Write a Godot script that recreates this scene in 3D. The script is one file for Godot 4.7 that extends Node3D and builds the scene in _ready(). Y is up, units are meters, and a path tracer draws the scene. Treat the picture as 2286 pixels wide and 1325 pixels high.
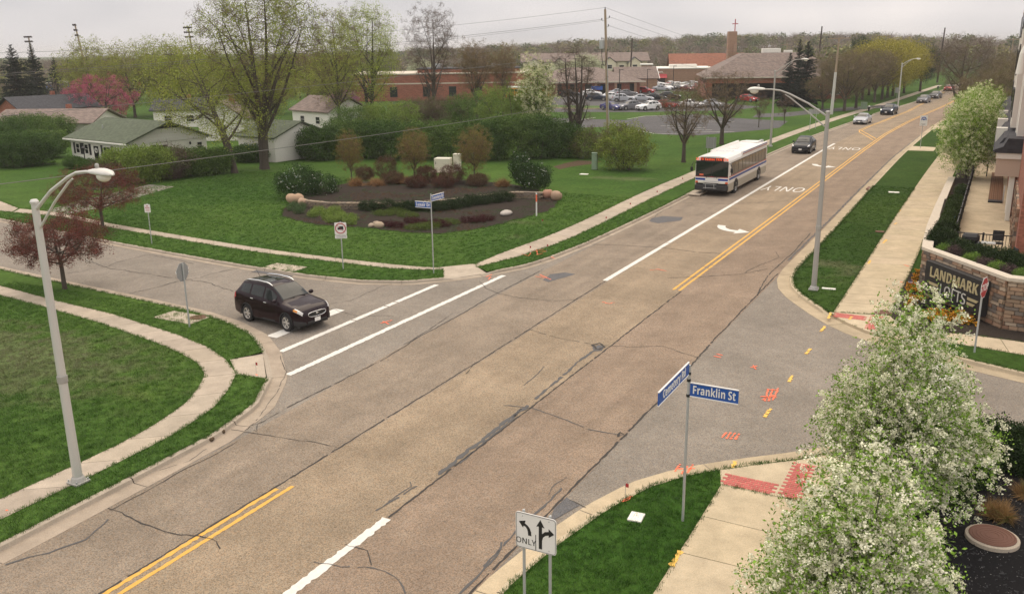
extends Node3D
# A street corner seen from about eleven metres up on an overcast spring day.
# The main road runs along -z; x grows to the east. Metres throughout.

var taken := {}      # names in use at top level
var M := {}          # materials
var shared := {}     # meshes and MultiMeshes that several things use
var lamp_shade := 0


func _ready() -> void:
	seed(7)
	light_and_camera()
	make_materials()
	make_streets()
	make_markings()
	make_buildings()
	make_vehicles()
	make_street_furniture()
	make_garden()
	make_trees()
	make_grass()


# ---------------------------------------------------------------- camera, sky, sun, exposure

func light_and_camera() -> void:
	var cam := Camera3D.new()
	cam.name = "camera"
	add_child(cam)
	cam.position = Vector3(0, 11, 0)
	cam.basis = Basis(Vector3.UP, deg_to_rad(28.41)) * Basis(Vector3.RIGHT, deg_to_rad(-15.64)) * Basis(Vector3.BACK, deg_to_rad(-0.755))
	cam.fov = 36.73
	cam.far = 4000.0
	cam.near = 0.1
	cam.current = true

	var env := Environment.new()
	env.background_mode = Environment.BG_SKY
	var sky := Sky.new()
	var pano := PanoramaSkyMaterial.new()
	pano.panorama = overcast_sky()
	sky.sky_material = pano
	env.sky = sky
	env.tonemap_mode = Environment.TONE_MAPPER_LINEAR
	env.tonemap_exposure = 1.06
	env.fog_enabled = true
	env.fog_density = 0.00028
	env.fog_light_color = Color(0.86, 0.85, 0.84)
	env.sdfgi_enabled = true
	env.ssao_enabled = true
	env.ssil_enabled = true
	var world := WorldEnvironment.new()
	world.name = "world_environment"
	world.environment = env
	add_child(world)

	var sun := DirectionalLight3D.new()
	sun.name = "sun"
	sun.light_energy = 0.5
	sun.light_angular_distance = 50.0
	sun.light_color = Color(1.0, 0.92, 0.80)
	sun.shadow_enabled = true
	sun.rotation_degrees = Vector3(-62, -150, 0)
	add_child(sun)


func overcast_sky() -> ImageTexture:
	# an even cloud deck, brighter overhead than at the horizon as overcast skies are
	var w := 768
	var h := 384
	var n1 := FastNoiseLite.new()
	n1.seed = 3
	n1.frequency = 2.1
	n1.fractal_octaves = 5
	var n2 := FastNoiseLite.new()
	n2.seed = 11
	n2.frequency = 0.8
	n2.fractal_octaves = 3
	var data := PackedFloat32Array()
	data.resize(w * h * 3)
	var k := 0
	for j in h:
		var el := (0.5 - (j + 0.5) / h) * PI
		var s := maxf(sin(el), 0.0)
		var flat := 1.0 / (s + 0.16)
		var deck := 0.70 * (1.0 + 1.25 * s)
		for i in w:
			var az := (i + 0.5) / w * TAU
			var cx := cos(az) * cos(el) * flat
			var cz := sin(az) * cos(el) * flat
			var c := n1.get_noise_3d(cx * 0.5, s * 3.0, cz * 0.5) * 0.16 + n2.get_noise_3d(cx * 0.4, 3.0, cz * 0.4) * 0.20
			var b := deck * (1.0 + c)
			var warm := clampf(0.5 + c * 2.2, 0.0, 1.0)
			data[k] = b * lerpf(0.985, 1.03, warm)
			data[k + 1] = b * lerpf(0.965, 0.955, warm)
			data[k + 2] = b * lerpf(0.985, 0.915, warm)
			k += 3
	var im := Image.create_from_data(w, h, false, Image.FORMAT_RGBF, data.to_byte_array())
	return ImageTexture.create_from_image(im)


# ---------------------------------------------------------------- things, parts, names

func numbered(called: String) -> String:
	var n: int = taken.get(called, -1) + 1
	taken[called] = n
	return called if n == 0 else "%s_%03d" % [called, n]


func tag(o: Node, label: String, category: String, group := "") -> Node:
	o.set_meta("label", label)
	o.set_meta("category", category)
	if group:
		o.set_meta("group", group)
	return o


func thing(called: String, label: String, category: String, at := Vector3.ZERO, turn := 0.0, group := "") -> Node3D:
	var o := Node3D.new()
	o.name = numbered(called)
	add_child(o)
	o.position = at
	o.rotation.y = turn
	tag(o, label, category, group)
	return o


func copy(of: Node3D, label: String, at: Vector3, turn := 0.0, group := "", size := Vector3.ONE) -> Node3D:
	var o: Node3D = of.duplicate()
	o.name = numbered(String(of.name).rstrip("_0123456789"))
	add_child(o)
	o.position = at
	o.rotation = Vector3(0, turn, 0)
	o.scale = size
	o.set_meta("label", label)
	if group:
		o.set_meta("group", group)
	elif o.has_meta("group"):
		o.remove_meta("group")
	return o


func part(called: String, g: Variant, m: Material, parent: Node3D) -> MeshInstance3D:
	var o := MeshInstance3D.new()
	o.mesh = g.commit() if g is Geo else g
	o.material_override = m
	if parent == self:
		o.name = numbered(called)
		add_child(o)
	else:
		o.name = called
		parent.add_child(o, true)
	return o


func struct(called: String, g: Variant, m: Material) -> MeshInstance3D:
	var o := part(called, g, m, self)
	o.set_meta("kind", "structure")
	return o


func many(called: String, mesh: Mesh, m: Material, spots: Array[Transform3D], tints: PackedColorArray, parent: Node3D) -> MultiMeshInstance3D:
	var mm := MultiMesh.new()
	mm.transform_format = MultiMesh.TRANSFORM_3D
	mm.use_colors = true
	mm.mesh = mesh
	mm.instance_count = spots.size()
	for i in spots.size():
		mm.set_instance_transform(i, spots[i])
		mm.set_instance_color(i, tints[i])
	var o := MultiMeshInstance3D.new()
	o.multimesh = mm
	o.material_override = m
	if parent == self:
		o.name = numbered(called)
		add_child(o)
	else:
		o.name = called
		parent.add_child(o, true)
	return o


# ---------------------------------------------------------------- geometry

class Geo:
	var v := PackedVector3Array()
	var n := PackedVector3Array()
	var c := PackedColorArray()
	var ix := PackedInt32Array()
	var col := Color.WHITE

	func tri(a: Vector3, b: Vector3, d: Vector3) -> void:
		# corners anticlockwise as seen from outside
		var nn := (b - a).cross(d - a).normalized()
		var k := v.size()
		v.append(a); v.append(b); v.append(d)
		n.append(nn); n.append(nn); n.append(nn)
		c.append(col); c.append(col); c.append(col)
		ix.append(k); ix.append(k + 2); ix.append(k + 1)

	func quad(a: Vector3, b: Vector3, d: Vector3, e: Vector3) -> void:
		var nn := (d - a).cross(e - b).normalized()
		var k := v.size()
		v.append(a); v.append(b); v.append(d); v.append(e)
		n.append(nn); n.append(nn); n.append(nn); n.append(nn)
		c.append(col); c.append(col); c.append(col); c.append(col)
		ix.append(k); ix.append(k + 2); ix.append(k + 1)
		ix.append(k); ix.append(k + 3); ix.append(k + 2)

	func box(at: Vector3, size: Vector3, b := Basis.IDENTITY, cut := 0.0) -> void:
		# a box about its centre, its edges chamfered by cut
		var h := size / 2.0
		if cut <= 0.0:
			var p := []
			for k in 8:
				p.append(at + b * Vector3(h.x if k & 1 else -h.x, h.y if k & 2 else -h.y, h.z if k & 4 else -h.z))
			quad(p[4], p[5], p[7], p[6])
			quad(p[1], p[0], p[2], p[3])
			quad(p[5], p[1], p[3], p[7])
			quad(p[0], p[4], p[6], p[2])
			quad(p[6], p[7], p[3], p[2])
			quad(p[0], p[1], p[5], p[4])
			return
		var q := []
		for k in 8:
			var s := Vector3(1 if k & 1 else -1, 1 if k & 2 else -1, 1 if k & 4 else -1)
			q.append([at + b * (s * Vector3(h.x, h.y - cut, h.z - cut)), at + b * (s * Vector3(h.x - cut, h.y, h.z - cut)), at + b * (s * Vector3(h.x - cut, h.y - cut, h.z))])
		quad(q[4][2], q[5][2], q[7][2], q[6][2])
		quad(q[1][2], q[0][2], q[2][2], q[3][2])
		quad(q[5][0], q[1][0], q[3][0], q[7][0])
		quad(q[0][0], q[4][0], q[6][0], q[2][0])
		quad(q[6][1], q[7][1], q[3][1], q[2][1])
		quad(q[0][1], q[1][1], q[5][1], q[4][1])
		quad(q[4][2], q[6][2], q[6][0], q[4][0])
		quad(q[5][0], q[7][0], q[7][2], q[5][2])
		quad(q[1][2], q[3][2], q[3][0], q[1][0])
		quad(q[0][0], q[2][0], q[2][2], q[0][2])
		quad(q[6][2], q[7][2], q[7][1], q[6][1])
		quad(q[4][1], q[5][1], q[5][2], q[4][2])
		quad(q[3][2], q[2][2], q[2][1], q[3][1])
		quad(q[1][1], q[0][1], q[0][2], q[1][2])
		quad(q[5][1], q[1][1], q[1][0], q[5][0])
		quad(q[7][0], q[3][0], q[3][1], q[7][1])
		quad(q[0][1], q[4][1], q[4][0], q[0][0])
		quad(q[6][1], q[2][1], q[2][0], q[6][0])
		for k in 8:
			var odd := (k & 1) ^ ((k >> 1) & 1) ^ ((k >> 2) & 1)
			if odd:
				tri(q[k][0], q[k][1], q[k][2])
			else:
				tri(q[k][0], q[k][2], q[k][1])

	func tube(path: Array, radii: Array, sides := 8, caps := true) -> void:
		# a round bar along path with its radius at each point
		var first := v.size()
		var u := Vector3.ZERO
		for i in path.size():
			var d: Vector3 = (path[mini(i + 1, path.size() - 1)] - path[maxi(i - 1, 0)]).normalized()
			if i == 0:
				u = d.cross(Vector3.UP if absf(d.y) < 0.9 else Vector3.RIGHT).normalized()
			else:
				u = (u - d * u.dot(d)).normalized()
			var w := d.cross(u)
			for s in sides:
				var a := TAU * s / sides
				var r := u * cos(a) + w * sin(a)
				v.append(path[i] + r * radii[i])
				n.append(r)
				c.append(col)
		for i in path.size() - 1:
			for s in sides:
				var a := first + i * sides + s
				var b := first + i * sides + (s + 1) % sides
				ix.append(a); ix.append(a + sides); ix.append(b)
				ix.append(b); ix.append(a + sides); ix.append(b + sides)
		if caps:
			for e in 2:
				var i := 0 if e == 0 else path.size() - 1
				for s in range(1, sides - 1):
					var p0 := v[first + i * sides]
					var p1 := v[first + i * sides + s]
					var p2 := v[first + i * sides + s + 1]
					if e == 0:
						tri(p0, p2, p1)
					else:
						tri(p0, p1, p2)

	func lathe(profile: Array, seg := 16, t := Transform3D.IDENTITY, smooth := true) -> void:
		# profile: Vector2(radius, height) from bottom to top, turned about y
		for i in profile.size() - 1:
			var a: Vector2 = profile[i]
			var b: Vector2 = profile[i + 1]
			var slope := Vector2(b.y - a.y, a.x - b.x).normalized()
			var k := v.size()
			for s in seg + 1:
				var th := TAU * s / seg
				var r := Vector3(cos(th), 0, -sin(th))
				var nn := (t.basis * (r * slope.x + Vector3.UP * slope.y)).normalized()
				v.append(t * (r * a.x + Vector3.UP * a.y)); v.append(t * (r * b.x + Vector3.UP * b.y))
				n.append(nn); n.append(nn); c.append(col); c.append(col)
			for s in seg:
				var q := k + s * 2
				ix.append(q); ix.append(q + 1); ix.append(q + 2)
				ix.append(q + 2); ix.append(q + 1); ix.append(q + 3)

	func ball(at: Vector3, r: Vector3, seg := 12, rings := 8, b := Basis.IDENTITY) -> void:
		var k := v.size()
		for j in rings + 1:
			var el := PI * j / rings - PI / 2
			for s in seg + 1:
				var th := TAU * s / seg
				var d := Vector3(cos(el) * cos(th), sin(el), -cos(el) * sin(th))
				v.append(at + b * (d * r)); n.append((b * (d / r)).normalized()); c.append(col)
		for j in rings:
			for s in seg:
				var q := k + j * (seg + 1) + s
				ix.append(q); ix.append(q + seg + 1); ix.append(q + 1)
				ix.append(q + 1); ix.append(q + seg + 1); ix.append(q + seg + 2)

	func plate(poly: PackedVector2Array, depth: float, t := Transform3D.IDENTITY) -> void:
		# an outline in t's xy plane, drawn out by depth along +z
		var p := poly
		if Geometry2D.is_polygon_clockwise(p):
			p = p.duplicate()
			p.reverse()
		var f := Geometry2D.triangulate_polygon(p)
		for i in range(0, f.size(), 3):
			var a := p[f[i]]
			var b := p[f[i + 1]]
			var d := p[f[i + 2]]
			if (b - a).cross(d - a) < 0:
				var x := b
				b = d
				d = x
			tri(t * Vector3(a.x, a.y, depth), t * Vector3(b.x, b.y, depth), t * Vector3(d.x, d.y, depth))
			tri(t * Vector3(a.x, a.y, 0), t * Vector3(d.x, d.y, 0), t * Vector3(b.x, b.y, 0))
		for i in p.size():
			var a := p[i]
			var b := p[(i + 1) % p.size()]
			quad(t * Vector3(a.x, a.y, 0), t * Vector3(b.x, b.y, 0), t * Vector3(b.x, b.y, depth), t * Vector3(a.x, a.y, depth))

	func flat(poly: PackedVector2Array, y: float) -> void:
		# a level sheet; poly holds (x, z)
		var f := Geometry2D.triangulate_polygon(poly)
		for i in range(0, f.size(), 3):
			var a := poly[f[i]]
			var b := poly[f[i + 1]]
			var d := poly[f[i + 2]]
			if (b - a).cross(d - a) > 0:
				tri(Vector3(a.x, y, a.y), Vector3(d.x, y, d.y), Vector3(b.x, y, b.y))
			else:
				tri(Vector3(a.x, y, a.y), Vector3(b.x, y, b.y), Vector3(d.x, y, d.y))

	func slab(poly: PackedVector2Array, y0: float, y1: float) -> void:
		flat(poly, y1)
		var cw := Geometry2D.is_polygon_clockwise(poly)
		for i in poly.size():
			var a := poly[i]
			var b := poly[(i + 1) % poly.size()]
			if cw:
				var x := a
				a = b
				b = x
			quad(Vector3(a.x, y1, a.y), Vector3(b.x, y1, b.y), Vector3(b.x, y0, b.y), Vector3(a.x, y0, a.y))

	func add(g: Geo, t: Transform3D, tint := Color.WHITE) -> void:
		var k := v.size()
		v.append_array(t * g.v)
		for q in g.n:
			n.append((t.basis * q).normalized())
		for q in g.c:
			c.append(q * tint)
		for q in g.ix:
			ix.append(q + k)

	func commit() -> ArrayMesh:
		var a := []
		a.resize(Mesh.ARRAY_MAX)
		a[Mesh.ARRAY_VERTEX] = v
		a[Mesh.ARRAY_NORMAL] = n
		a[Mesh.ARRAY_COLOR] = c
		a[Mesh.ARRAY_INDEX] = ix
		var m := ArrayMesh.new()
		if ix.size():
			m.add_surface_from_arrays(Mesh.PRIMITIVE_TRIANGLES, a)
		return m


func v3(x: float, y: float, z: float) -> Vector3:
	return Vector3(x, y, z)


func pl(n: Array) -> Array:
	# pairs of numbers as points
	var out := []
	for i in range(0, n.size(), 2):
		out.append(Vector2(n[i], n[i + 1]))
	return out


func bar(g: Geo, a: Vector3, b: Vector3, w: float, d: float) -> void:
	# a square bar from a to b
	var dir := (b - a).normalized()
	var side := dir.cross(Vector3.UP if absf(dir.y) < 0.95 else Vector3.RIGHT).normalized()
	g.box((a + b) / 2.0, Vector3(w, (b - a).length(), d), Basis(side, dir, side.cross(dir)))


func smoothed(pts: Array, step := 0.5) -> PackedVector2Array:
	var cv := Curve2D.new()
	for i in pts.size():
		var a: Vector2 = pts[maxi(i - 1, 0)]
		var b: Vector2 = pts[mini(i + 1, pts.size() - 1)]
		var d0: float = pts[i].distance_to(a)
		var d1: float = pts[i].distance_to(b)
		var tn := (b - a).normalized()
		cv.add_point(pts[i], -tn * d0 / 3.0, tn * d1 / 3.0)
	var out := PackedVector2Array()
	var n := maxi(2, int(cv.get_baked_length() / step))
	for i in n + 1:
		out.append(cv.sample_baked(cv.get_baked_length() * i / n))
	return out


func letters(text: String, font_name: String, weight: int, height: float, deep: float) -> TextMesh:
	var f := SystemFont.new()
	f.font_names = PackedStringArray([font_name])
	f.font_weight = weight
	var t := TextMesh.new()
	t.text = text
	t.font = f
	t.font_size = 64
	t.pixel_size = height / 46.0
	t.depth = deep
	t.curve_step = 1.0
	return t


# ---------------------------------------------------------------- materials

func lin(r: float, g: float, b: float) -> Color:
	return Color(r, g, b).linear_to_srgb()


func mat(called: String, c: Color, rough := 0.8, metal := 0.0, spec := 0.5) -> StandardMaterial3D:
	# c holds linear values, as measured from real surfaces
	var m := StandardMaterial3D.new()
	m.resource_name = called
	m.albedo_color = c.linear_to_srgb()
	m.roughness = rough
	m.metallic = metal
	m.metallic_specular = spec
	m.vertex_color_use_as_albedo = true
	M[called] = m
	return m


func skin(m: StandardMaterial3D, t: Texture2D, metres: float) -> StandardMaterial3D:
	m.albedo_texture = t
	m.uv1_triplanar = true
	m.uv1_world_triplanar = true
	m.uv1_triplanar_sharpness = 6.0
	m.uv1_scale = Vector3.ONE / metres
	return m


func over(m: StandardMaterial3D, t: Texture2D, metres: float) -> StandardMaterial3D:
	# a second pattern of another size multiplied over the first, so that neither is seen to repeat
	m.detail_enabled = true
	m.detail_blend_mode = BaseMaterial3D.BLEND_MODE_MUL
	m.detail_albedo = t
	m.detail_uv_layer = BaseMaterial3D.DETAIL_UV_2
	m.uv2_triplanar = true
	m.uv2_world_triplanar = true
	m.uv2_scale = Vector3.ONE / metres
	return m


func speckle(n: int, contrast: float, coarse: float, freq: float, sd: int, hue := 0.0) -> ImageTexture:
	# grain of single texels over soft seamless patches, about 1 at the lightest; hue lets the grain lean warm or cool
	var ns := FastNoiseLite.new()
	ns.seed = sd
	ns.frequency = freq
	ns.fractal_octaves = 4
	var soft := ns.get_seamless_image(n, n)
	soft.convert(Image.FORMAT_L8)
	var sb := soft.get_data()
	var r := RandomNumberGenerator.new()
	r.seed = sd
	var out := PackedByteArray()
	out.resize(n * n * 3)
	for i in n * n:
		var g := r.randf()
		g = 1.0 - contrast * g * g
		g *= 1.0 - coarse * (sb[i] / 255.0)
		var w := (r.randf() - 0.5) * hue
		var e := pow(g, 0.4545) * 255.0
		out[i * 3] = clampi(int(e * (1.0 + w)), 0, 255)
		out[i * 3 + 1] = clampi(int(e), 0, 255)
		out[i * 3 + 2] = clampi(int(e * (1.0 - w)), 0, 255)
	var im := Image.create_from_data(n, n, false, Image.FORMAT_RGB8, out)
	return ImageTexture.create_from_image(im)


func rows(n: int, lines: int, joint: float, vary: float, across: int, sd: int) -> ImageTexture:
	# courses of bricks or shingles too far off to be told apart, each its own tone
	var r := RandomNumberGenerator.new()
	r.seed = sd
	var out := PackedByteArray()
	out.resize(n * n * 3)
	var tone := []
	for a in lines:
		var row := []
		for b in across:
			row.append(1.0 - vary * r.randf())
		tone.append(row)
	for y in n:
		var fy := float(y) * lines / n
		var row := int(fy)
		for x in n:
			var fx := float(x) * across / n + (0.5 if row % 2 else 0.0)
			var g: float = tone[row][int(fx) % across]
			if fy - row < joint or fx - int(fx) < joint * 0.4:
				g *= 0.8
			g *= 1.0 - 0.12 * r.randf()
			var e := clampi(int(pow(g, 0.4545) * 255.0), 0, 255)
			var k := (y * n + x) * 3
			out[k] = e
			out[k + 1] = e
			out[k + 2] = e
	return ImageTexture.create_from_image(Image.create_from_data(n, n, false, Image.FORMAT_RGB8, out))


func make_materials() -> void:
	var grit := speckle(512, 0.62, 0.16, 0.02, 5, 0.10)
	var fine := speckle(512, 0.28, 0.16, 0.02, 6, 0.04)
	var patch := speckle(512, 0.10, 0.24, 0.012, 7)
	var turf := speckle(512, 0.75, 0.40, 0.03, 8, 0.16)
	var mulch := speckle(512, 0.92, 0.3, 0.05, 9, 0.10)
	over(skin(mat("asphalt", Color(0.545, 0.455, 0.355), 0.93, 0.0, 0.3), grit, 9.0), patch, 23.0)
	over(skin(mat("old_asphalt", Color(0.43, 0.385, 0.33), 0.93, 0.0, 0.3), grit, 8.0), patch, 29.0)
	over(skin(mat("dark_asphalt", Color(0.15, 0.145, 0.145), 0.93, 0.0, 0.3), grit, 8.0), patch, 31.0)
	over(skin(mat("concrete", Color(0.70, 0.58, 0.40), 0.9, 0.0, 0.3), fine, 5.0), patch, 11.0)
	over(skin(mat("old_concrete", Color(0.60, 0.51, 0.40), 0.92, 0.0, 0.3), fine, 5.0), patch, 9.0)
	over(skin(mat("lawn", Color(0.175, 0.275, 0.085), 0.95, 0.0, 0.15), turf, 7.0), patch, 19.0)
	skin(mat("soil", Color(0.16, 0.115, 0.075), 0.97, 0.0, 0.1), turf, 3.0)
	skin(mat("mulch", Color(0.072, 0.058, 0.048), 0.97, 0.0, 0.1), mulch, 3.0)
	skin(mat("black_mulch", Color(0.022, 0.021, 0.022), 0.95, 0.0, 0.2), mulch, 2.6)
	skin(mat("white_paint", Color(0.80, 0.77, 0.70), 0.75), fine, 2.0)
	skin(mat("yellow_paint", Color(0.78, 0.43, 0.075), 0.75), fine, 2.0)
	mat("orange_spray", Color(0.85, 0.18, 0.09), 0.85)
	mat("yellow_spray", Color(0.80, 0.48, 0.10), 0.85)
	mat("tar", Color(0.085, 0.082, 0.08), 0.85)
	mat("crack", Color(0.045, 0.04, 0.035), 0.95)
	mat("patch_asphalt", Color(0.17, 0.165, 0.165), 0.93, 0.0, 0.3)
	skin(M.patch_asphalt, grit, 6.0)
	skin(mat("red_paver", Color(0.62, 0.165, 0.135), 0.85), fine, 1.5)
	mat("iron", Color(0.16, 0.075, 0.05), 0.8, 0.2)
	mat("galvanised", Color(0.46, 0.47, 0.46), 0.5, 0.35)
	mat("lamp_grey", Color(0.60, 0.585, 0.54), 0.5, 0.25)
	mat("lamp_dark", Color(0.40, 0.385, 0.35), 0.55, 0.25)
	mat("lamp_lens", Color(0.72, 0.70, 0.62), 0.2)
	mat("sign_white", Color(0.80, 0.78, 0.74), 0.5)
	mat("sign_back", Color(0.36, 0.36, 0.35), 0.55, 0.3)
	mat("sign_blue", Color(0.012, 0.085, 0.36), 0.45)
	mat("sign_red", Color(0.42, 0.035, 0.04), 0.5)
	mat("black", Color(0.012, 0.012, 0.013), 0.55)
	mat("gloss_black", Color(0.010, 0.010, 0.011), 0.25)
	mat("wood_pole", Color(0.42, 0.32, 0.22), 0.9)
	skin(M.wood_pole, fine, 1.2)
	mat("dark_pole", Color(0.06, 0.042, 0.035), 0.9)
	mat("wire", Color(0.16, 0.15, 0.14), 0.7)
	mat("tyre", Color(0.016, 0.016, 0.017), 0.85)
	mat("chrome", Color(0.72, 0.72, 0.72), 0.22, 0.9)
	mat("alloy", Color(0.62, 0.60, 0.57), 0.35, 0.6)
	mat("trim", Color(0.022, 0.022, 0.024), 0.6)
	mat("glass", Color(0.018, 0.022, 0.022), 0.06, 0.0, 0.42)
	mat("house_white", Color(0.76, 0.735, 0.66), 0.75)
	mat("cream", Color(0.70, 0.63, 0.47), 0.75)
	mat("limestone", Color(0.68, 0.60, 0.48), 0.85)
	skin(M.limestone, fine, 2.0)
	mat("stone", Color(0.9, 0.9, 0.9), 0.9)
	skin(M.stone, fine, 0.8)
	mat("green_roof", Color(0.10, 0.125, 0.075), 0.92)
	skin(M.green_roof, rows(256, 20, 0.12, 0.35, 14, 3), 4.0)
	mat("brown_roof", Color(0.245, 0.185, 0.155), 0.92)
	skin(M.brown_roof, rows(256, 20, 0.12, 0.35, 14, 4), 5.0)
	mat("dark_roof", Color(0.055, 0.056, 0.065), 0.92)
	skin(M.dark_roof, rows(256, 20, 0.12, 0.4, 14, 5), 4.0)
	mat("red_roof", Color(0.33, 0.13, 0.075), 0.92)
	skin(M.red_roof, rows(256, 20, 0.12, 0.35, 14, 6), 5.0)
	mat("brick", Color(0.40, 0.145, 0.09), 0.9)
	skin(M.brick, rows(256, 24, 0.16, 0.4, 9, 7), 1.9)
	mat("tan_brick", Color(0.42, 0.25, 0.165), 0.9)
	skin(M.tan_brick, rows(256, 24, 0.16, 0.35, 9, 8), 1.9)
	mat("siding", Color(0.74, 0.715, 0.65), 0.7)
	mat("bark", Color(0.15, 0.118, 0.09), 0.95)
	skin(M.bark, turf, 0.9)
	mat("pale_bark", Color(0.30, 0.25, 0.19), 0.95)
	skin(M.pale_bark, turf, 0.9)
	mat("dark_bark", Color(0.055, 0.045, 0.036), 0.95)
	var leafy := mat("leaf", Color(1, 1, 1), 0.7, 0.0, 0.3)
	leafy.backlight_enabled = true
	leafy.backlight = Color(0.45, 0.5, 0.3)
	mat("petal", Color(1, 1, 1), 0.8, 0.0, 0.3)
	M.petal.backlight_enabled = true
	M.petal.backlight = Color(0.4, 0.4, 0.4)
	mat("twig", Color(1, 1, 1), 0.95, 0.0, 0.1)
	mat("plain", Color(1, 1, 1), 0.7)
	mat("gloss", Color(1, 1, 1), 0.35)


# ---------------------------------------------------------------- ground, streets, kerbs, walks

const LAWN := 0.13
var rough_noise := FastNoiseLite.new()
var broad_noise := FastNoiseLite.new()
var lawns := {}         # outlines, kept for the grass
var keep_off: Array[PackedVector2Array] = []   # where no grass grows


func blot(x: float, z: float, cx: float, cz: float, rx: float, rz: float) -> float:
	# 1 in the middle of a worn spot, 0 outside, with a ragged edge
	var d := Vector2((x - cx) / rx, (z - cz) / rz).length()
	return clampf(1.5 - 1.5 * d + 1.3 * rough_noise.get_noise_2d(x * 26.0, z * 26.0), 0.0, 1.0)


func tint(kind: String, x: float, z: float) -> Color:
	var a := rough_noise.get_noise_2d(x * 9.0, z * 9.0)
	var b := broad_noise.get_noise_2d(x, z)
	match kind:
		"lawn":
			var c := Color(0.50, 0.66, 0.38).lerp(Color(0.76, 0.86, 0.52), clampf(0.42 + 0.9 * b + 0.5 * a, 0, 1))
			var dry := 0.0
			if z > -31.0 and x < -19.0:
				# the tired corner lawn on the near side of the side street
				dry = 0.85 * blot(x, z, -30.5, -18.7, 6.5, 3.6) + 0.55 * blot(x, z, -36.0, -19.5, 7.0, 2.5)
				var fresh := blot(x, z, -24.4, -18.5, 1.6, 0.5)
				c = c.lerp(Color(0.95, 0.95, 0.45), fresh * 0.6)
				c = c.lerp(Color(0.62, 0.70, 0.48), 0.25)
			elif x > -12.0 and z < -30.0:
				dry = 0.9 * blot(x, z, -6.6, -46.6, 1.0, 0.7) + 0.9 * blot(x, z, -5.6, -45.5, 0.6, 0.9) + 0.5 * blot(x, z, -6.2, -43.6, 0.8, 0.4)
				c *= 0.72
			elif x > -12.0:
				c *= Color(0.72, 0.82, 0.72)
			else:
				dry = 0.5 * blot(x, z, -26.5, -50.0, 1.2, 0.5) + 0.5 * blot(x, z, -24.6, -46.0, 1.0, 0.6) + 0.8 * blot(x, z, -27.5, -71.0, 3.2, 1.0)
			return c.lerp(Color(1.35, 0.86, 1.5), clampf(dry, 0, 1))
		"tan_lane":
			return Color(1.0, 0.93, 0.82) * (0.82 + 0.05 * b + 0.05 * a + 0.11 * streak(x, z))
		"red_lane":
			return Color(0.93, 0.84, 0.78) * (0.80 + 0.05 * b + 0.05 * a + 0.11 * streak(x, z))
		"grey_lane":
			return Color(0.86, 0.83, 0.80) * (0.84 + 0.05 * b + 0.05 * a + 0.13 * streak(x, z))
		"side_street":
			return Color(1.0, 0.97, 0.93) * (0.86 + 0.05 * b + 0.05 * a)
	return Color.WHITE


func streak(x: float, z: float) -> float:
	# wear and grit drawn out along the lanes by passing tyres
	return rough_noise.get_noise_2d(x * 62.0 + 500.0, z * 1.6) + 0.5 * rough_noise.get_noise_2d(x * 150.0, z * 5.0 + 90.0)


func sheet(poly: PackedVector2Array, y: float, cell: float, kind: String) -> Geo:
	# a level surface cut into cells so that its colour can change from place to place
	var g := Geo.new()
	var lo := poly[0]
	var hi := poly[0]
	for p in poly:
		lo = lo.min(p)
		hi = hi.max(p)
	var nx := int(ceil((hi.x - lo.x) / cell))
	var nz := int(ceil((hi.y - lo.y) / cell))
	for j in nz:
		var z0 := lo.y + j * cell
		var band := Geometry2D.intersect_polygons(poly, PackedVector2Array([Vector2(lo.x - 1, z0), Vector2(hi.x + 1, z0), Vector2(hi.x + 1, z0 + cell), Vector2(lo.x - 1, z0 + cell)]))
		for strip in band:
			var a := strip[0].x
			var b := strip[0].x
			for p in strip:
				a = minf(a, p.x)
				b = maxf(b, p.x)
			for i in range(int((a - lo.x) / cell), mini(nx, int((b - lo.x) / cell) + 1)):
				var x0 := lo.x + i * cell
				var bits := Geometry2D.intersect_polygons(strip, PackedVector2Array([Vector2(x0, z0 - 1), Vector2(x0 + cell, z0 - 1), Vector2(x0 + cell, z0 + cell + 1), Vector2(x0, z0 + cell + 1)]))
				for bit in bits:
					var k := g.v.size()
					for p in bit:
						g.v.append(Vector3(p.x, y, p.y))
						g.n.append(Vector3.UP)
						g.c.append(tint(kind, p.x, p.y))
					var f := Geometry2D.triangulate_polygon(bit)
					for q in range(0, f.size(), 3):
						if (bit[f[q + 1]] - bit[f[q]]).cross(bit[f[q + 2]] - bit[f[q]]) > 0:
							g.ix.append_array([k + f[q], k + f[q + 1], k + f[q + 2]])
						else:
							g.ix.append_array([k + f[q], k + f[q + 2], k + f[q + 1]])
	return g


func offset(line: PackedVector2Array, d: float) -> PackedVector2Array:
	var out := PackedVector2Array()
	for i in line.size():
		var t := (line[mini(i + 1, line.size() - 1)] - line[maxi(i - 1, 0)]).normalized()
		out.append(line[i] + Vector2(-t.y, t.x) * d)
	return out


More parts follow.
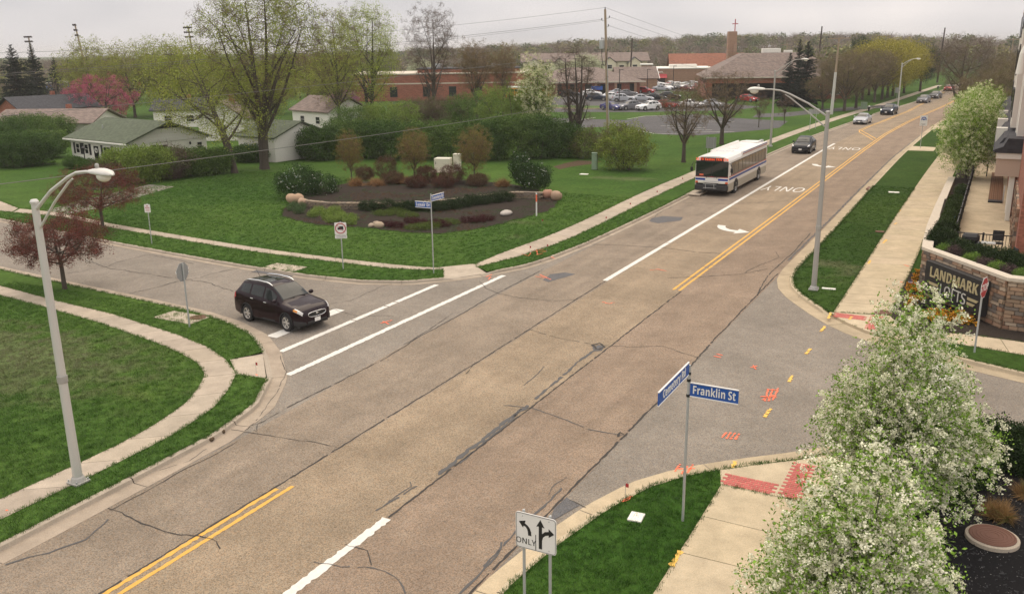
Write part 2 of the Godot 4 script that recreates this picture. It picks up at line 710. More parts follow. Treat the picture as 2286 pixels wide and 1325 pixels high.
func kerb(label: String, back: PackedVector2Array, side: float, pan: float, ramps: Array, m: Material, gutter := Color(1, 1, 1)) -> void:
	# concrete kerb and gutter cast in lengths of about four metres; it drops where a walk comes down to the road
	var root := Node3D.new()
	root.name = numbered("kerb")
	add_child(root)
	root.set_meta("kind", "structure")
	root.set_meta("label", label)
	var i := 0
	var r := RandomNumberGenerator.new()
	r.seed = int(back[0].x * 100)
	while i < back.size() - 1:
		var e := mini(i + 8, back.size() - 1)
		var g := Geo.new()
		g.col = Color.WHITE * (0.86 + 0.14 * r.randf())
		g.col.a = 1
		var prev := []
		for k in range(i, e + 1):
			var t := (back[mini(k + 1, back.size() - 1)] - back[maxi(k - 1, 0)]).normalized()
			var nn := Vector2(-t.y, t.x) * side
			var p := back[k]
			if k == i:
				p += t * 0.014
			if k == e:
				p -= t * 0.014
			var h := 0.138
			for q in ramps:
				h = minf(h, lerpf(0.025, 0.138, smoothstep(q.z - 0.5, q.z + 0.35, p.distance_to(Vector2(q.x, q.y)))))
			var ring := []
			for o in [Vector2(0, -0.05), Vector2(0, h), Vector2(0.12, h), Vector2(0.155, h - 0.015), Vector2(0.19, maxf(h - 0.11, 0.012)), Vector2(0.22, 0.009), Vector2(pan, 0.005), Vector2(pan, -0.05)]:
				var w: Vector2 = p + nn * o.x
				ring.append(Vector3(w.x, o.y, w.y))
			if prev:
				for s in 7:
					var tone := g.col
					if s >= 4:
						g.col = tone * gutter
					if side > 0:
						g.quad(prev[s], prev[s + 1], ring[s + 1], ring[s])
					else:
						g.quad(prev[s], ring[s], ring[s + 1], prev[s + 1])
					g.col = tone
			prev = ring
		part("kerb_section", g, m, root)
		i = e


func walk(label: String, a: Array, b: Array, y: float, slab_length: float, m: Material, tones := 0.16, turf := true) -> Node3D:
	# a concrete walk between two edge lines, cast in slabs
	var root := Node3D.new()
	root.name = numbered("sidewalk")
	add_child(root)
	root.set_meta("kind", "structure")
	root.set_meta("label", label)
	var pa := smoothed(a, 0.4)
	var total := 0.0
	for i in pa.size() - 1:
		total += pa[i].distance_to(pa[i + 1])
	var n := maxi(1, int(round(total / slab_length)))
	var fine := n * 3
	pa = smoothed(a, total / fine)
	var pb := smoothed(b, 0.1)
	var r := RandomNumberGenerator.new()
	r.seed = int(absf(a[0].x * 31)) + 5
	var rail := PackedVector2Array()
	for k in fine + 1:
		rail.append(pb[int(round(float(k) / fine * (pb.size() - 1)))])
	for s in n:
		var poly := PackedVector2Array()
		var mid := []
		for k in 4:
			var j := mini(s * 3 + k, pa.size() - 1)
			mid.append([pa[j], rail[mini(s * 3 + k, fine)]])
		var gap0: Vector2 = (mid[1][0] - mid[0][0]).normalized() * 0.011
		var gap1: Vector2 = (mid[3][0] - mid[2][0]).normalized() * 0.011
		mid[0] = [mid[0][0] + gap0, mid[0][1] + gap0]
		mid[3] = [mid[3][0] - gap1, mid[3][1] - gap1]
		for k in 4:
			poly.append(mid[k][0])
		for k in 4:
			poly.append(mid[3 - k][1])
		var g := Geo.new()
		var t := 1.0 - tones * r.randf()
		g.col = Color(t, t * (0.985 + 0.015 * r.randf()), t * (0.96 + 0.04 * r.randf()))
		g.slab(poly, y - 0.06, y)
		part("slab", g, m, root)
	var outline := PackedVector2Array(pa)
	var back := PackedVector2Array(rail)
	back.reverse()
	outline.append_array(back)
	if turf:
		keep_off.append(outline)
	return root


func make_streets() -> void:
	rough_noise.seed = 4
	rough_noise.frequency = 0.035
	rough_noise.fractal_octaves = 4
	broad_noise.seed = 9
	broad_noise.frequency = 0.06
	broad_noise.fractal_octaves = 3

	# the land out to the horizon
	var land := Geo.new()
	land.col = Color(0.55, 0.62, 0.55)
	land.flat(PackedVector2Array(pl([-2200, -2600, 1800, -2600, 1800, 300, -2200, 300])), -0.12)
	struct("ground", land, M.lawn)

	var west_s := smoothed(pl([-19.2, 22, -19.2, 5, -19.2, -10.6, -19.3, -14.7, -19.4, -17.2, -19.95, -19.4, -21.3, -21.5, -23.3, -23.4, -25.2, -24.75, -27.4, -25.6, -29.9, -26.1, -34.5, -26.45, -41, -26.9, -60, -28.6, -95, -32]))
	var west_n := smoothed(pl([-100, -42.5, -75, -38.7, -58.6, -36.5, -48.9, -35.1, -40.4, -34.15, -34, -33.6, -29.6, -33.45, -26.6, -33.7, -24.4, -34.6, -22.9, -36.2, -21.8, -37.9, -20.9, -39.8, -20.5, -42, -20.2, -46, -20.1, -58, -20.4, -75, -20.5, -93, -19.9, -114, -18.6, -136, -17.3, -157, -15.7, -173, -14.3, -190, -12.5, -235, -9, -300]))
	var east_n := smoothed(pl([3, -300, -1.5, -235, -3.7, -190, -5.5, -165, -7.1, -136, -8, -103, -8.1, -74, -8.02, -57, -8.05, -48, -8.05, -45, -7.9, -43.1, -7.5, -41.5, -6.9, -40.2, -6.1, -38.95, -5.4, -37.9, -4.6, -36.85, -3.7, -35.95, -2.4, -35.1, -1.1, -34.45, 0.6, -33.75, 1.9, -33.3, 5, -32.3, 15, -29.2, 45, -20]))
	var east_s := smoothed(pl([-7.9, 22, -7.9, 5, -7.9, -14.5, -7.7, -16.3, -7.3, -18.3, -6.8, -19.8, -6.1, -20.9, -5.4, -21.65, -4.6, -22.4, -3.7, -23.2, -2.9, -24.0, -1.5, -25.3, 0, -26.4, 1.5, -27.0, 4, -27, 15, -24, 45, -14]))

	# asphalt: one broad bed, then the lanes of the main road laid over it
	var bed := PackedVector2Array()
	bed.append_array(west_s)
	bed.append_array(west_n)
	bed.append_array(east_n)
	var turned := PackedVector2Array(east_s)
	turned.reverse()
	bed.append_array(turned)
	struct("road", sheet(bed, -0.004, 1.6, "side_street"), M.old_asphalt)
	var lane := func(called: String, a: Array, b: Array, kind: String) -> void:
		var pl := smoothed(a, 2.0)
		var pr := smoothed(b, 2.0)
		pr.reverse()
		pl.append_array(pr)
		struct(called, sheet(pl, 0.0, 0.33, kind), M.asphalt)
	var east_lip := pl([-8.6, 22, -8.55, -14, -8.62, -25.8, -8.7, -33, -8.7, -44, -8.7, -57, -8.75, -74, -8.65, -103, -7.75, -136, -6.15, -165, -4.3, -190, -2, -235, 2, -300])
	var seam_b := pl([-12.05, 22, -12.05, -20, -12.1, -60, -12.35, -100, -11.9, -130, -10.4, -160, -8.4, -190, -6.4, -235, -2, -300])
	var seam_a := pl([-15.55, 22, -15.55, -20, -15.8, -40, -16.0, -60, -16.1, -100, -15.4, -130, -13.6, -160, -11.4, -190, -9.4, -235, -5.5, -300])
	var west_lip := pl([-18.6, 22, -18.6, -17, -19.1, -25, -19.6, -40, -19.65, -46, -19.65, -58, -19.9, -75, -20.0, -93, -19.4, -114, -18.0, -136, -16.7, -157, -15.2, -173, -13.8, -190, -12, -235, -8.5, -300])
	lane.call("road", west_lip, seam_a, "grey_lane")
	lane.call("road", seam_a, seam_b, "tan_lane")
	lane.call("road", seam_b, east_lip, "red_lane")

	# lawns, their kerbs and walks
	var sw := PackedVector2Array(west_s)
	sw.append_array([Vector2(-95, 22)])
	var nw := PackedVector2Array(west_n)
	nw.append_array(pl([-9, -420, -420, -420, -420, -90]))
	var ne := PackedVector2Array(east_n)
	ne.append_array([Vector2(45, -300)])
	var se := PackedVector2Array(east_s)
	se.append_array([Vector2(45, 22)])
	var ramp_sw := PackedVector2Array(pl([-21.2, -21.35, -23.3, -23.4, -23.75, -22.2, -22.45, -21.2]))
	var ramp_nw := PackedVector2Array(pl([-23.2, -35.85, -22.9, -36.2, -21.85, -37.8, -22.8, -38.45, -23.2, -39.0, -24.6, -37.4, -24.1, -37.2]))
	sw = Geometry2D.clip_polygons(sw, ramp_sw)[0]
	nw = Geometry2D.clip_polygons(nw, ramp_nw)[0]
	lawns = {"sw": sw, "nw": nw, "ne": ne, "se": se}
	var near_nw := Geometry2D.intersect_polygons(nw, PackedVector2Array(pl([-110, -95, -15, -95, -15, -20, -110, -20])))
	for p in near_nw:
		struct("lawn", sheet(p, LAWN, 0.9, "lawn"), M.lawn)
	for p in Geometry2D.clip_polygons(nw, PackedVector2Array(pl([-110, -95, -15, -95, -15, -20, -110, -20]))):
		struct("lawn", sheet(p, LAWN, 5.0, "lawn"), M.lawn)
	struct("lawn", sheet(sw, LAWN, 0.6, "lawn"), M.lawn)
	var garden_line := PackedVector2Array(pl([-2.95, -300, -2.95, 22, 60, 22, 60, -300]))
	for p in Geometry2D.clip_polygons(se, garden_line):
		struct("lawn", sheet(p, LAWN, 0.4, "lawn"), M.lawn)
	struct("lawn", sheet(ne, LAWN, 0.8, "lawn"), M.lawn)
	struct("ramp", ramp(ramp_sw, Vector2(-22.2, -22.3), Vector2(-23.1, -21.7)), M.old_concrete)
	struct("ramp", ramp(ramp_nw, Vector2(-22.4, -36.9), Vector2(-23.6, -38.0)), M.old_concrete)
	keep_off.append(ramp_sw)
	keep_off.append(ramp_nw)

	var pale := Color(1.0, 0.98, 0.95)
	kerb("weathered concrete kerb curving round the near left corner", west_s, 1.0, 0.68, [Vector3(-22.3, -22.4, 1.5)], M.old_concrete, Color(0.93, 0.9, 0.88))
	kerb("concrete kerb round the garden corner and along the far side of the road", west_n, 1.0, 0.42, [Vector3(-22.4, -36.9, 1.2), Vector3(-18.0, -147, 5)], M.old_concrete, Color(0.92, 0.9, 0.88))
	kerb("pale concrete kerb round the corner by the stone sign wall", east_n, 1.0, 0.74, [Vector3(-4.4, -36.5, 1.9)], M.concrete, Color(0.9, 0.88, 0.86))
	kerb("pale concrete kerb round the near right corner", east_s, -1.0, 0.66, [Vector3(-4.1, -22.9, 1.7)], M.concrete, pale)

	walk("old concrete walk sweeping round the near left lawn", pl([-60, -27, -41.3, -25.1, -36.9, -24.6, -32.8, -24.3, -28, -23.5, -25.6, -22.9, -23.8, -22.1, -22.45, -21.2, -21.6, -20, -20.85, -18.6, -20.4, -16.7, -20.3, -15.2, -20.25, -13.8, -20.2, -10, -20.2, 20]),
		pl([-60, -25.7, -41, -24.1, -36.4, -23.7, -32.3, -23.2, -28.4, -22.5, -26.6, -22.1, -24.7, -21.5, -23.4, -20.7, -22.6, -19.6, -21.9, -18.4, -21.4, -16.6, -21.25, -15.2, -21.2, -13.8, -21.2, -10, -21.2, 20]), LAWN + 0.012, 1.75, M.old_concrete)
	walk("old concrete walk round the garden corner", pl([-62, -39.6, -58.1, -39.8, -51.4, -38.6, -40.8, -37.4, -35.3, -36.95, -30.5, -36.9, -27, -37.0, -25.3, -37.2, -24.6, -37.4]),
		pl([-61, -38.4, -56, -38.7, -50.2, -37.6, -40.0, -36.5, -34.8, -36.15, -30, -36.15, -26.7, -36.25, -24.9, -36.7, -24.1, -37.2]), LAWN + 0.012, 1.6, M.old_concrete)
	walk("concrete walk running along the far side of the main road", pl([-23.2, -39.0, -23.2, -41.7, -22.9, -46.7, -22.95, -52, -23.5, -66, -23.5, -77.7, -23.6, -105.9, -22.3, -139.4, -19.7, -177, -17.4, -218, -15.2, -257]),
		pl([-22.8, -38.4, -22.0, -41.2, -21.5, -45, -21.45, -50, -22.0, -65.7, -22.1, -76, -22.3, -105, -20.9, -139, -18.3, -176, -15.9, -218, -13.8, -257]), LAWN + 0.012, 1.75, M.old_concrete)
	walk("broad concrete apron at the head of the drive", pl([-80, -44.5, -70, -42.2, -62, -39.6]), pl([-80, -40.2, -70, -38.6, -61, -38.4]), LAWN + 0.012, 2.6, M.old_concrete)
	walk("pale new concrete walk beside the stone sign wall", pl([-3.4, -170, -4.2, -120, -4.9, -98, -5.2, -68, -5.2, -46.4, -5.2, -37.9]), pl([-1.3, -170, -2.1, -120, -2.8, -98, -2.95, -68, -3.0, -46.4, -3.1, -38.4]), LAWN + 0.012, 1.62, M.concrete, 0.08)
	walk("pale new concrete walk on the near right corner", pl([-5.2, -20.75, -5.15, -15.5, -5.15, 20]), pl([-3.1, -20.75, -3.1, -15.5, -3.1, 20]), LAWN + 0.012, 1.75, M.concrete, 0.07)
	walk("pale concrete walk along the side street under the sign wall", pl([-2.2, -36.3, -0.45, -37.0, 1.7, -36.9, 5, -35.9, 20, -31]), pl([-2.0, -35.6, -0.2, -35.6, 1.7, -35.3, 5, -34.4, 20, -29.5]), LAWN + 0.012, 1.7, M.concrete, 0.07)
	corner_paving()

	# gravel drive, bare path, car parks behind the hedge
	var g := Geo.new()
	g.slab(PackedVector2Array(pl([-59.5, -40.0, -56.5, -39.4, -56.8, -43, -60, -52, -63, -52, -61, -44])), 0.1, LAWN + 0.006)
	struct("gravel_drive", g, M.old_asphalt)


func ramp(poly: PackedVector2Array, low: Vector2, high: Vector2) -> Geo:
	# a walk that slopes down to the gutter
	var g := Geo.new()
	var f := Geometry2D.triangulate_polygon(poly)
	var at := []
	for p in poly:
		var t := clampf((p - low).dot((high - low).normalized()) / low.distance_to(high), 0, 1)
		at.append(Vector3(p.x, lerpf(0.03, LAWN + 0.012, t), p.y))
	for i in range(0, f.size(), 3):
		if (poly[f[i + 1]] - poly[f[i]]).cross(poly[f[i + 2]] - poly[f[i]]) > 0:
			g.tri(at[f[i]], at[f[i + 2]], at[f[i + 1]])
		else:
			g.tri(at[f[i]], at[f[i + 1]], at[f[i + 2]])
	return g


func corner_paving() -> void:
	# the plain concrete between kerb and walk, and the red warning bricks set into it
	var sets := [
		["pale concrete corner paving of the near right corner", PackedVector2Array(pl([-5.45, -21.55, -4.6, -22.35, -3.7, -23.12, -2.95, -23.9, -2.3, -24.5, -2.2, -20.77, -5.22, -20.77])),
			[[Vector2(-5.28, -20.82), Vector2(-3.85, -21.42)], [Vector2(-3.83, -20.82), Vector2(-3.2, -22.9)]]],
		["pale concrete corner paving by the stone sign wall", PackedVector2Array(pl([-5.35, -37.8, -4.6, -36.75, -3.7, -35.88, -2.4, -35.05, -2.05, -35.6, -2.25, -36.3, -3.05, -38.35, -5.2, -37.88])),
			[[Vector2(-5.15, -37.25), Vector2(-3.78, -37.83)], [Vector2(-3.76, -35.98), Vector2(-3.1, -38.1)]]],
	]
	for s in sets:
		var root := Node3D.new()
		root.name = numbered("paving")
		add_child(root)
		root.set_meta("kind", "structure")
		root.set_meta("label", s[0])
		var g := Geo.new()
		g.slab(s[1], 0.02, LAWN + 0.006)
		part("slab", g, M.concrete, root)
		keep_off.append(s[1])
		var brick := Geo.new()
		brick.box(Vector3.ZERO, Vector3(0.188, 0.03, 0.094), Basis.IDENTITY, 0.006)
		var meshes := []
		for k in 4:
			var b := Geo.new()
			b.col = Color(1, 1, 1) * (0.8 + 0.07 * k)
			b.add(brick, Transform3D.IDENTITY, Color(1, 1, 1) * (0.82 + 0.06 * k))
			meshes.append(b.commit())
		var r := RandomNumberGenerator.new()
		r.seed = 3
		for box in s[2]:
			var a: Vector2 = box[0]
			var b: Vector2 = box[1]
			var lo := a.min(b)
			var hi := a.max(b)
			var row := 0
			var z := lo.y + 0.05
			while z < hi.y:
				var x := lo.x + (0.1 if row % 2 == 0 else 0.2)
				while x < hi.x - 0.09:
					var o := part("brick", meshes[r.randi() % 4], M.red_paver, root)
					o.position = Vector3(x, LAWN + 0.001 + 0.004 * r.randf(), z)
					x += 0.2
				z += 0.104
				row += 1


# ---------------------------------------------------------------- paint, cracks and patches on the roads

func ribbon(pts: PackedVector2Array, w: float, y: float, wear: float, sd: int) -> Geo:
	# a painted or poured band: its edges are a little ragged and bits of it are gone
	var g := Geo.new()
	var r := RandomNumberGenerator.new()
	r.seed = sd
	var old_a := Vector3.ZERO
	var old_b := Vector3.ZERO
	for i in pts.size():
		var t := (pts[mini(i + 1, pts.size() - 1)] - pts[maxi(i - 1, 0)]).normalized()
		var nn := Vector2(-t.y, t.x)
		var p := pts[i] + nn * (w / 2 + r.randf_range(-wear, wear) * w)
		var q := pts[i] - nn * (w / 2 + r.randf_range(-wear, wear) * w)
		var a := Vector3(p.x, y, p.y)
		var b := Vector3(q.x, y, q.y)
		if i > 0 and r.randf() > wear * 0.1:
			g.quad(old_a, a, b, old_b)
		old_a = a
		old_b = b
	return g


func dense(pts: Array, step: float) -> PackedVector2Array:
	var out := PackedVector2Array()
	for i in pts.size() - 1:
		var a: Vector2 = pts[i]
		var b: Vector2 = pts[i + 1]
		var n := maxi(1, int(a.distance_to(b) / step))
		for k in n:
			out.append(a.lerp(b, float(k) / n))
	out.append(pts[-1])
	return out


func crooked(pts: Array, step: float, amount: float, sd: int) -> PackedVector2Array:
	var d := dense(pts, step)
	var r := RandomNumberGenerator.new()
	r.seed = sd
	var drift := Vector2.ZERO
	for i in range(1, d.size() - 1):
		drift = drift * 0.72 + Vector2(r.randf_range(-1, 1), r.randf_range(-1, 1)) * amount
		d[i] += drift
	return d


func make_markings() -> void:
	var road := Node3D.new()
	road.name = "road_marking"
	add_child(road)
	road.set_meta("kind", "structure")
	var y := 0.005
	var n := 0
	# white lines: the turn-lane line, the crossing with its stop bar, the near lane line
	var whites := [
		[pl([-16.0, -39.1, -16.05, -60, -16.2, -100, -16.15, -107]), 0.26, "lane_line", 0.05],
		[[Vector2(-12.05, 22), Vector2(-12.0, -15.65)], 0.24, "lane_line", 0.13],
		[[Vector2(-24.55, -25.2), Vector2(-24.55, -29.5)], 0.56, "stop_bar", 0.02],
		[[Vector2(-22.98, -24.0), Vector2(-23.0, -34.9)], 0.26, "crossing_line", 0.06],
		[[Vector2(-21.0, -22.2), Vector2(-20.95, -37.9)], 0.26, "crossing_line", 0.09],
		[[Vector2(-0.35, -30.6), Vector2(-1.05, -34.05)], 0.6, "stop_bar", 0.02],
	]
	for w in whites:
		n += 1
		part(w[2], ribbon(dense(w[0], 0.09), w[1], y, w[3], n), M.white_paint, road)
	# yellow double lines
	var right_a := pl([-12.2, -38.9, -12.15, -60, -12.2, -100, -12.1, -120, -11.3, -140, -10.2, -157, -8.7, -178, -7.2, -205, -5.6, -240])
	var left_b := pl([-15.62, -124.22, -15.31, -131.42, -14.61, -140.36, -13.93, -152.32, -13.24, -161.78, -12.66, -182.58, -12.09, -208.95, -11.54, -226.06])
	var yellows := [
		[right_a, 0.12], [right_a.map(func(p): return p + Vector2(-0.3, 0)), 0.12],
		[[Vector2(-15.2, 22), Vector2(-15.2, -15.9)], 0.12], [[Vector2(-15.48, 22), Vector2(-15.48, -15.6)], 0.12],
		[left_b, 0.12], [left_b.map(func(p): return p + Vector2(-0.32, 0.2)), 0.12],
		[pl([-12.6, -113.94, -14.21, -119.56, -15.33, -123.32, -15.7, -124.87]), 0.14], [pl([-12.69, -112.24, -14.32, -117.98, -15.53, -121.94, -15.82, -124.49]), 0.14],
	]
	for w in yellows:
		n += 1
		part("centre_line", ribbon(dense(w[0], 0.11), w[1], y, 0.1 if n != 10 else 0.22, n), M.yellow_paint, road)
	# turn arrows and the word they go with, both read by drivers who come towards the garden corner
	for spot in [Vector2(-14.25, -71.4), Vector2(-14.3, -102.2)]:
		var word := letters("ONLY", "Droid Sans", 400, 2.3, 0.003)
		var o := part("word_marking", word, M.white_paint, road)
		o.basis = Basis(Vector3(-0.40, 0, 0), Vector3(0, 0, 1.0), Vector3(0, 1, 0))
		o.position = Vector3(spot.x, y, spot.y)
	for spot in [Vector2(-14.3, -54.0), Vector2(-14.5, -86.7)]:
		var outline := PackedVector2Array()
		for k in 9:
			var a := lerpf(0.05, PI / 2, k / 8.0)
			outline.append(Vector2(0.95 - 1.55 * cos(a), -1.15 + 1.9 * sin(a)))
		outline.append_array(pl([0.95, 1.25, 1.75, 0.45, 0.95, -0.3, 0.95, 0.2]))
		for k in 8:
			var a := lerpf(PI / 2, 0.1, k / 7.0)
			outline.append(Vector2(0.9 - 1.0 * cos(a), -1.1 + 1.3 * sin(a)))
		var g := Geo.new()
		g.plate(outline, 0.003, Transform3D(Basis(Vector3(1, 0, 0), Vector3(0, 0, 1), Vector3(0, -1, 0)), Vector3(spot.x, y + 0.003, spot.y)))
		part("arrow_marking", g, M.white_paint, road)

	# seams and cracks, traced where they run; the wide ones have been filled with tar
	var cracks := [
		[pl([-15.6, 12, -15.57, -16, -15.7, -27, -15.95, -39]), 0.045, 0.008, "crack"],
		[pl([-12.0, -15.7, -12.02, -24, -12.08, -38.8]), 0.05, 0.012, "crack"],
		[pl([-12.12, -18.16, -12.19, -19.66, -12.18, -21.19, -12.21, -22.67, -12.17, -23.5]), 0.13, 0.01, "tar"],
		[pl([-11.99, -18.98, -12.05, -20.56, -12.05, -21.8, -12.24, -23.18]), 0.07, 0.012, "tar"],
		[pl([-12.21, -23.89, -12.29, -26.1, -12.43, -27.9, -12.39, -29.46]), 0.09, 0.01, "tar"],
		[pl([-8.6, -5, -8.62, -16, -8.6, -25.8, -8.75, -33, -8.8, -44]), 0.05, 0.012, "crack"],
		[pl([-8.95, -47, -8.9, -58, -8.95, -75, -8.9, -95, -8.3, -120]), 0.11, 0.014, "tar"],
		[pl([-8.86, -14.91, -8.91, -16.02, -8.91, -17.39, -8.86, -18.96]), 0.05, 0.02, "tar"],
		[pl([-8.82, -13.8, -8.82, -14.73, -8.82, -15.43, -9, -15.97]), 0.05, 0.014, "tar"],
		[pl([-21.3, -17.46, -19.26, -17.85, -18.01, -18.04, -16.66, -18.26, -15.65, -18.26]), 0.022, 0.03, "crack"],
		[pl([-18.56, -12.89, -17.15, -12.79, -16.15, -12.79, -15.5, -12.94, -14.98, -12.99, -14.63, -12.79]), 0.03, 0.03, "crack"],
		[pl([-15.8, -30.57, -14.17, -30.08, -12.6, -29.94, -11.13, -30.36, -10.27, -30.96, -8.64, -30.18]), 0.022, 0.03, "crack"],
		[pl([-12.87, -23.15, -11.96, -23.4, -10.86, -23.07, -9.78, -22.64, -8.66, -22.7]), 0.035, 0.03, "tar"],
		[pl([-12.46, -16.35, -12.42, -17.03, -12.4, -17.31, -12.6, -17.49]), 0.03, 0.012, "tar"],
		[pl([-12.47, -15.84, -12.38, -16.47, -12.3, -17.37]), 0.05, 0.012, "tar"],
		[pl([-12.33, -13.34, -11.65, -13.43, -11.01, -13.71, -10.37, -13.66, -9.82, -13.29]), 0.03, 0.04, "tar"],
		[pl([-12.18, -14.25, -11.54, -14.26, -11.1, -13.83]), 0.02, 0.03, "crack"],
		[pl([-19, -19.91, -18.98, -21.19, -18.96, -23.06, -18.94, -25.14, -19.24, -27.62, -19.33, -30.44, -19.59, -33.93, -19.69, -37.18, -19.73, -39.98]), 0.035, 0.02, "crack"],
		[pl([-21.46, -36.34, -20.54, -35.39, -19.59, -34.78, -18.56, -34.6, -16.79, -34.7, -15.83, -35.48]), 0.028, 0.03, "crack"],
		[pl([-19.89, -46.43, -17.9, -46.95, -15.87, -47.24, -13.73, -46.98, -12.54, -47.17]), 0.035, 0.03, "crack"],
		[pl([-13.46, -40.9, -12.14, -41.72, -10.5, -43.08, -9.47, -44.79]), 0.03, 0.03, "crack"],
		[pl([-19.48, -62.14, -17.13, -62.56, -14.92, -63.95, -12.82, -65.92]), 0.05, 0.05, "crack"],
		[pl([-41.62, -28.62, -40.97, -30.55, -41.42, -31.47, -41.38, -33.52, -38.51, -33.17, -37.18, -32.88]), 0.03, 0.05, "crack"],
		[pl([-43.29, -30.94, -40.31, -30.31, -37.6, -30.31, -35.38, -30.34, -33.25, -30.38, -31.12, -29.73]), 0.028, 0.05, "crack"],
		[pl([-35.28, -27.05, -35.18, -28.25, -34.95, -29.96, -34.64, -31.71, -34.23, -33.49]), 0.03, 0.05, "crack"],
		[pl([-22.64, -23.61, -21.26, -22.43, -20.2, -20.81, -19.01, -18.52, -18.91, -17.95]), 0.02, 0.025, "crack"],
		[pl([-19.01, -18.34, -18.89, -18.59, -18.94, -19.53]), 0.018, 0.03, "crack"],
		[pl([-18.71, -18.12, -18.47, -18.06, -18.94, -18.45, -18.88, -18.78]), 0.02, 0.03, "crack"],
		[pl([-15.43, -25.04, -15.68, -25.94, -15.68, -26.74]), 0.022, 0.03, "crack"],
		[pl([-8.61, -18.55, -8.07, -18.44, -7.9, -18.3]), 0.03, 0.03, "crack"],
		[pl([-8.62, -22.76, -8.8, -22.88, -8.75, -22.55]), 0.06, 0.02, "crack"],
		[pl([-25.65, -29.81, -25.01, -30.76, -25.23, -33.43, -25.04, -34.27]), 0.02, 0.04, "crack"],
		[pl([-25.18, -28.5, -24.91, -29.38, -23.21, -29.08, -21.82, -29.74]), 0.02, 0.05, "crack"],
		[pl([-19.3, -55.01, -19.72, -58.44, -19.61, -60.04]), 0.03, 0.04, "crack"],
		[pl([-12.39, -29.46, -12.72, -29.88, -12.58, -30.25, -12.19, -29.85, -12.28, -29.46]), 0.09, 0.02, "crack"],
		[pl([-18.42, -10.1, -18.27, -10.53, -17.98, -10.88, -17.76, -11.64, -18.09, -12.51]), 0.05, 0.02, "tar"],
		[pl([-18.41, -12.84, -18.43, -14.01, -18.5, -15.11, -18.47, -16.2, -18.55, -17.31]), 0.025, 0.02, "crack"],
		[pl([-19.27, -14.57, -19.11, -14.89, -18.81, -15.71, -18.96, -16.5]), 0.02, 0.03, "crack"],
		[pl([-10.35, -43.35, -10, -45.61, -9.5, -47.53, -10.07, -49.05]), 0.03, 0.03, "crack"],
		[pl([-8.77, -39.52, -8.96, -41.16, -9.16, -43.91, -9.08, -49.51, -9.22, -54.82]), 0.05, 0.02, "crack"],
		[pl([0.47, -27.64, 1.03, -27.67, 1.67, -27.68]), 0.06, 0.015, "tar"],
		[pl([-19.24, -26.71, -19.4, -28.83, -19.75, -31.11]), 0.02, 0.02, "crack"],
		[pl([-13.11, -24.99, -13.18, -26.15, -13.31, -26.94]), 0.03, 0.015, "tar"],
		[pl([-9.01, -18.48, -9.12, -19.05, -9.02, -19.58]), 0.025, 0.015, "tar"],
	]
	for c in cracks:
		n += 1
		part(c[3], ribbon(crooked(c[0], 0.16, c[2], n), c[1], 0.0095, 0.38, n), M[c[3]], road)
	# darker repairs
	var patches := [
		pl([-18.78, -37.9, -18.93, -39.11, -18.43, -39.75, -17.81, -39.64, -18.14, -38.49, -18.33, -37.64]),
		pl([-19.46, -55.45, -19.06, -56.52, -17.7, -56.6, -17.49, -55.48, -18.5, -54.02, -19.23, -54.36]),
		pl([-8.56, -18.58, -8.09, -18.35, -8.27, -17.77, -8.42, -17.26, -8.62, -17.91]),
		pl([-12.59, -29.59, -12.47, -30, -12.18, -29.91, -12.11, -29.43, -12.31, -29.27]),
	]
	for p in patches:
		n += 1
		var g := Geo.new()
		g.flat(crooked(p + [p[0]], 0.15, 0.02, n).slice(0, -1), 0.0075)
		part("asphalt_patch", g, M.patch_asphalt, road)
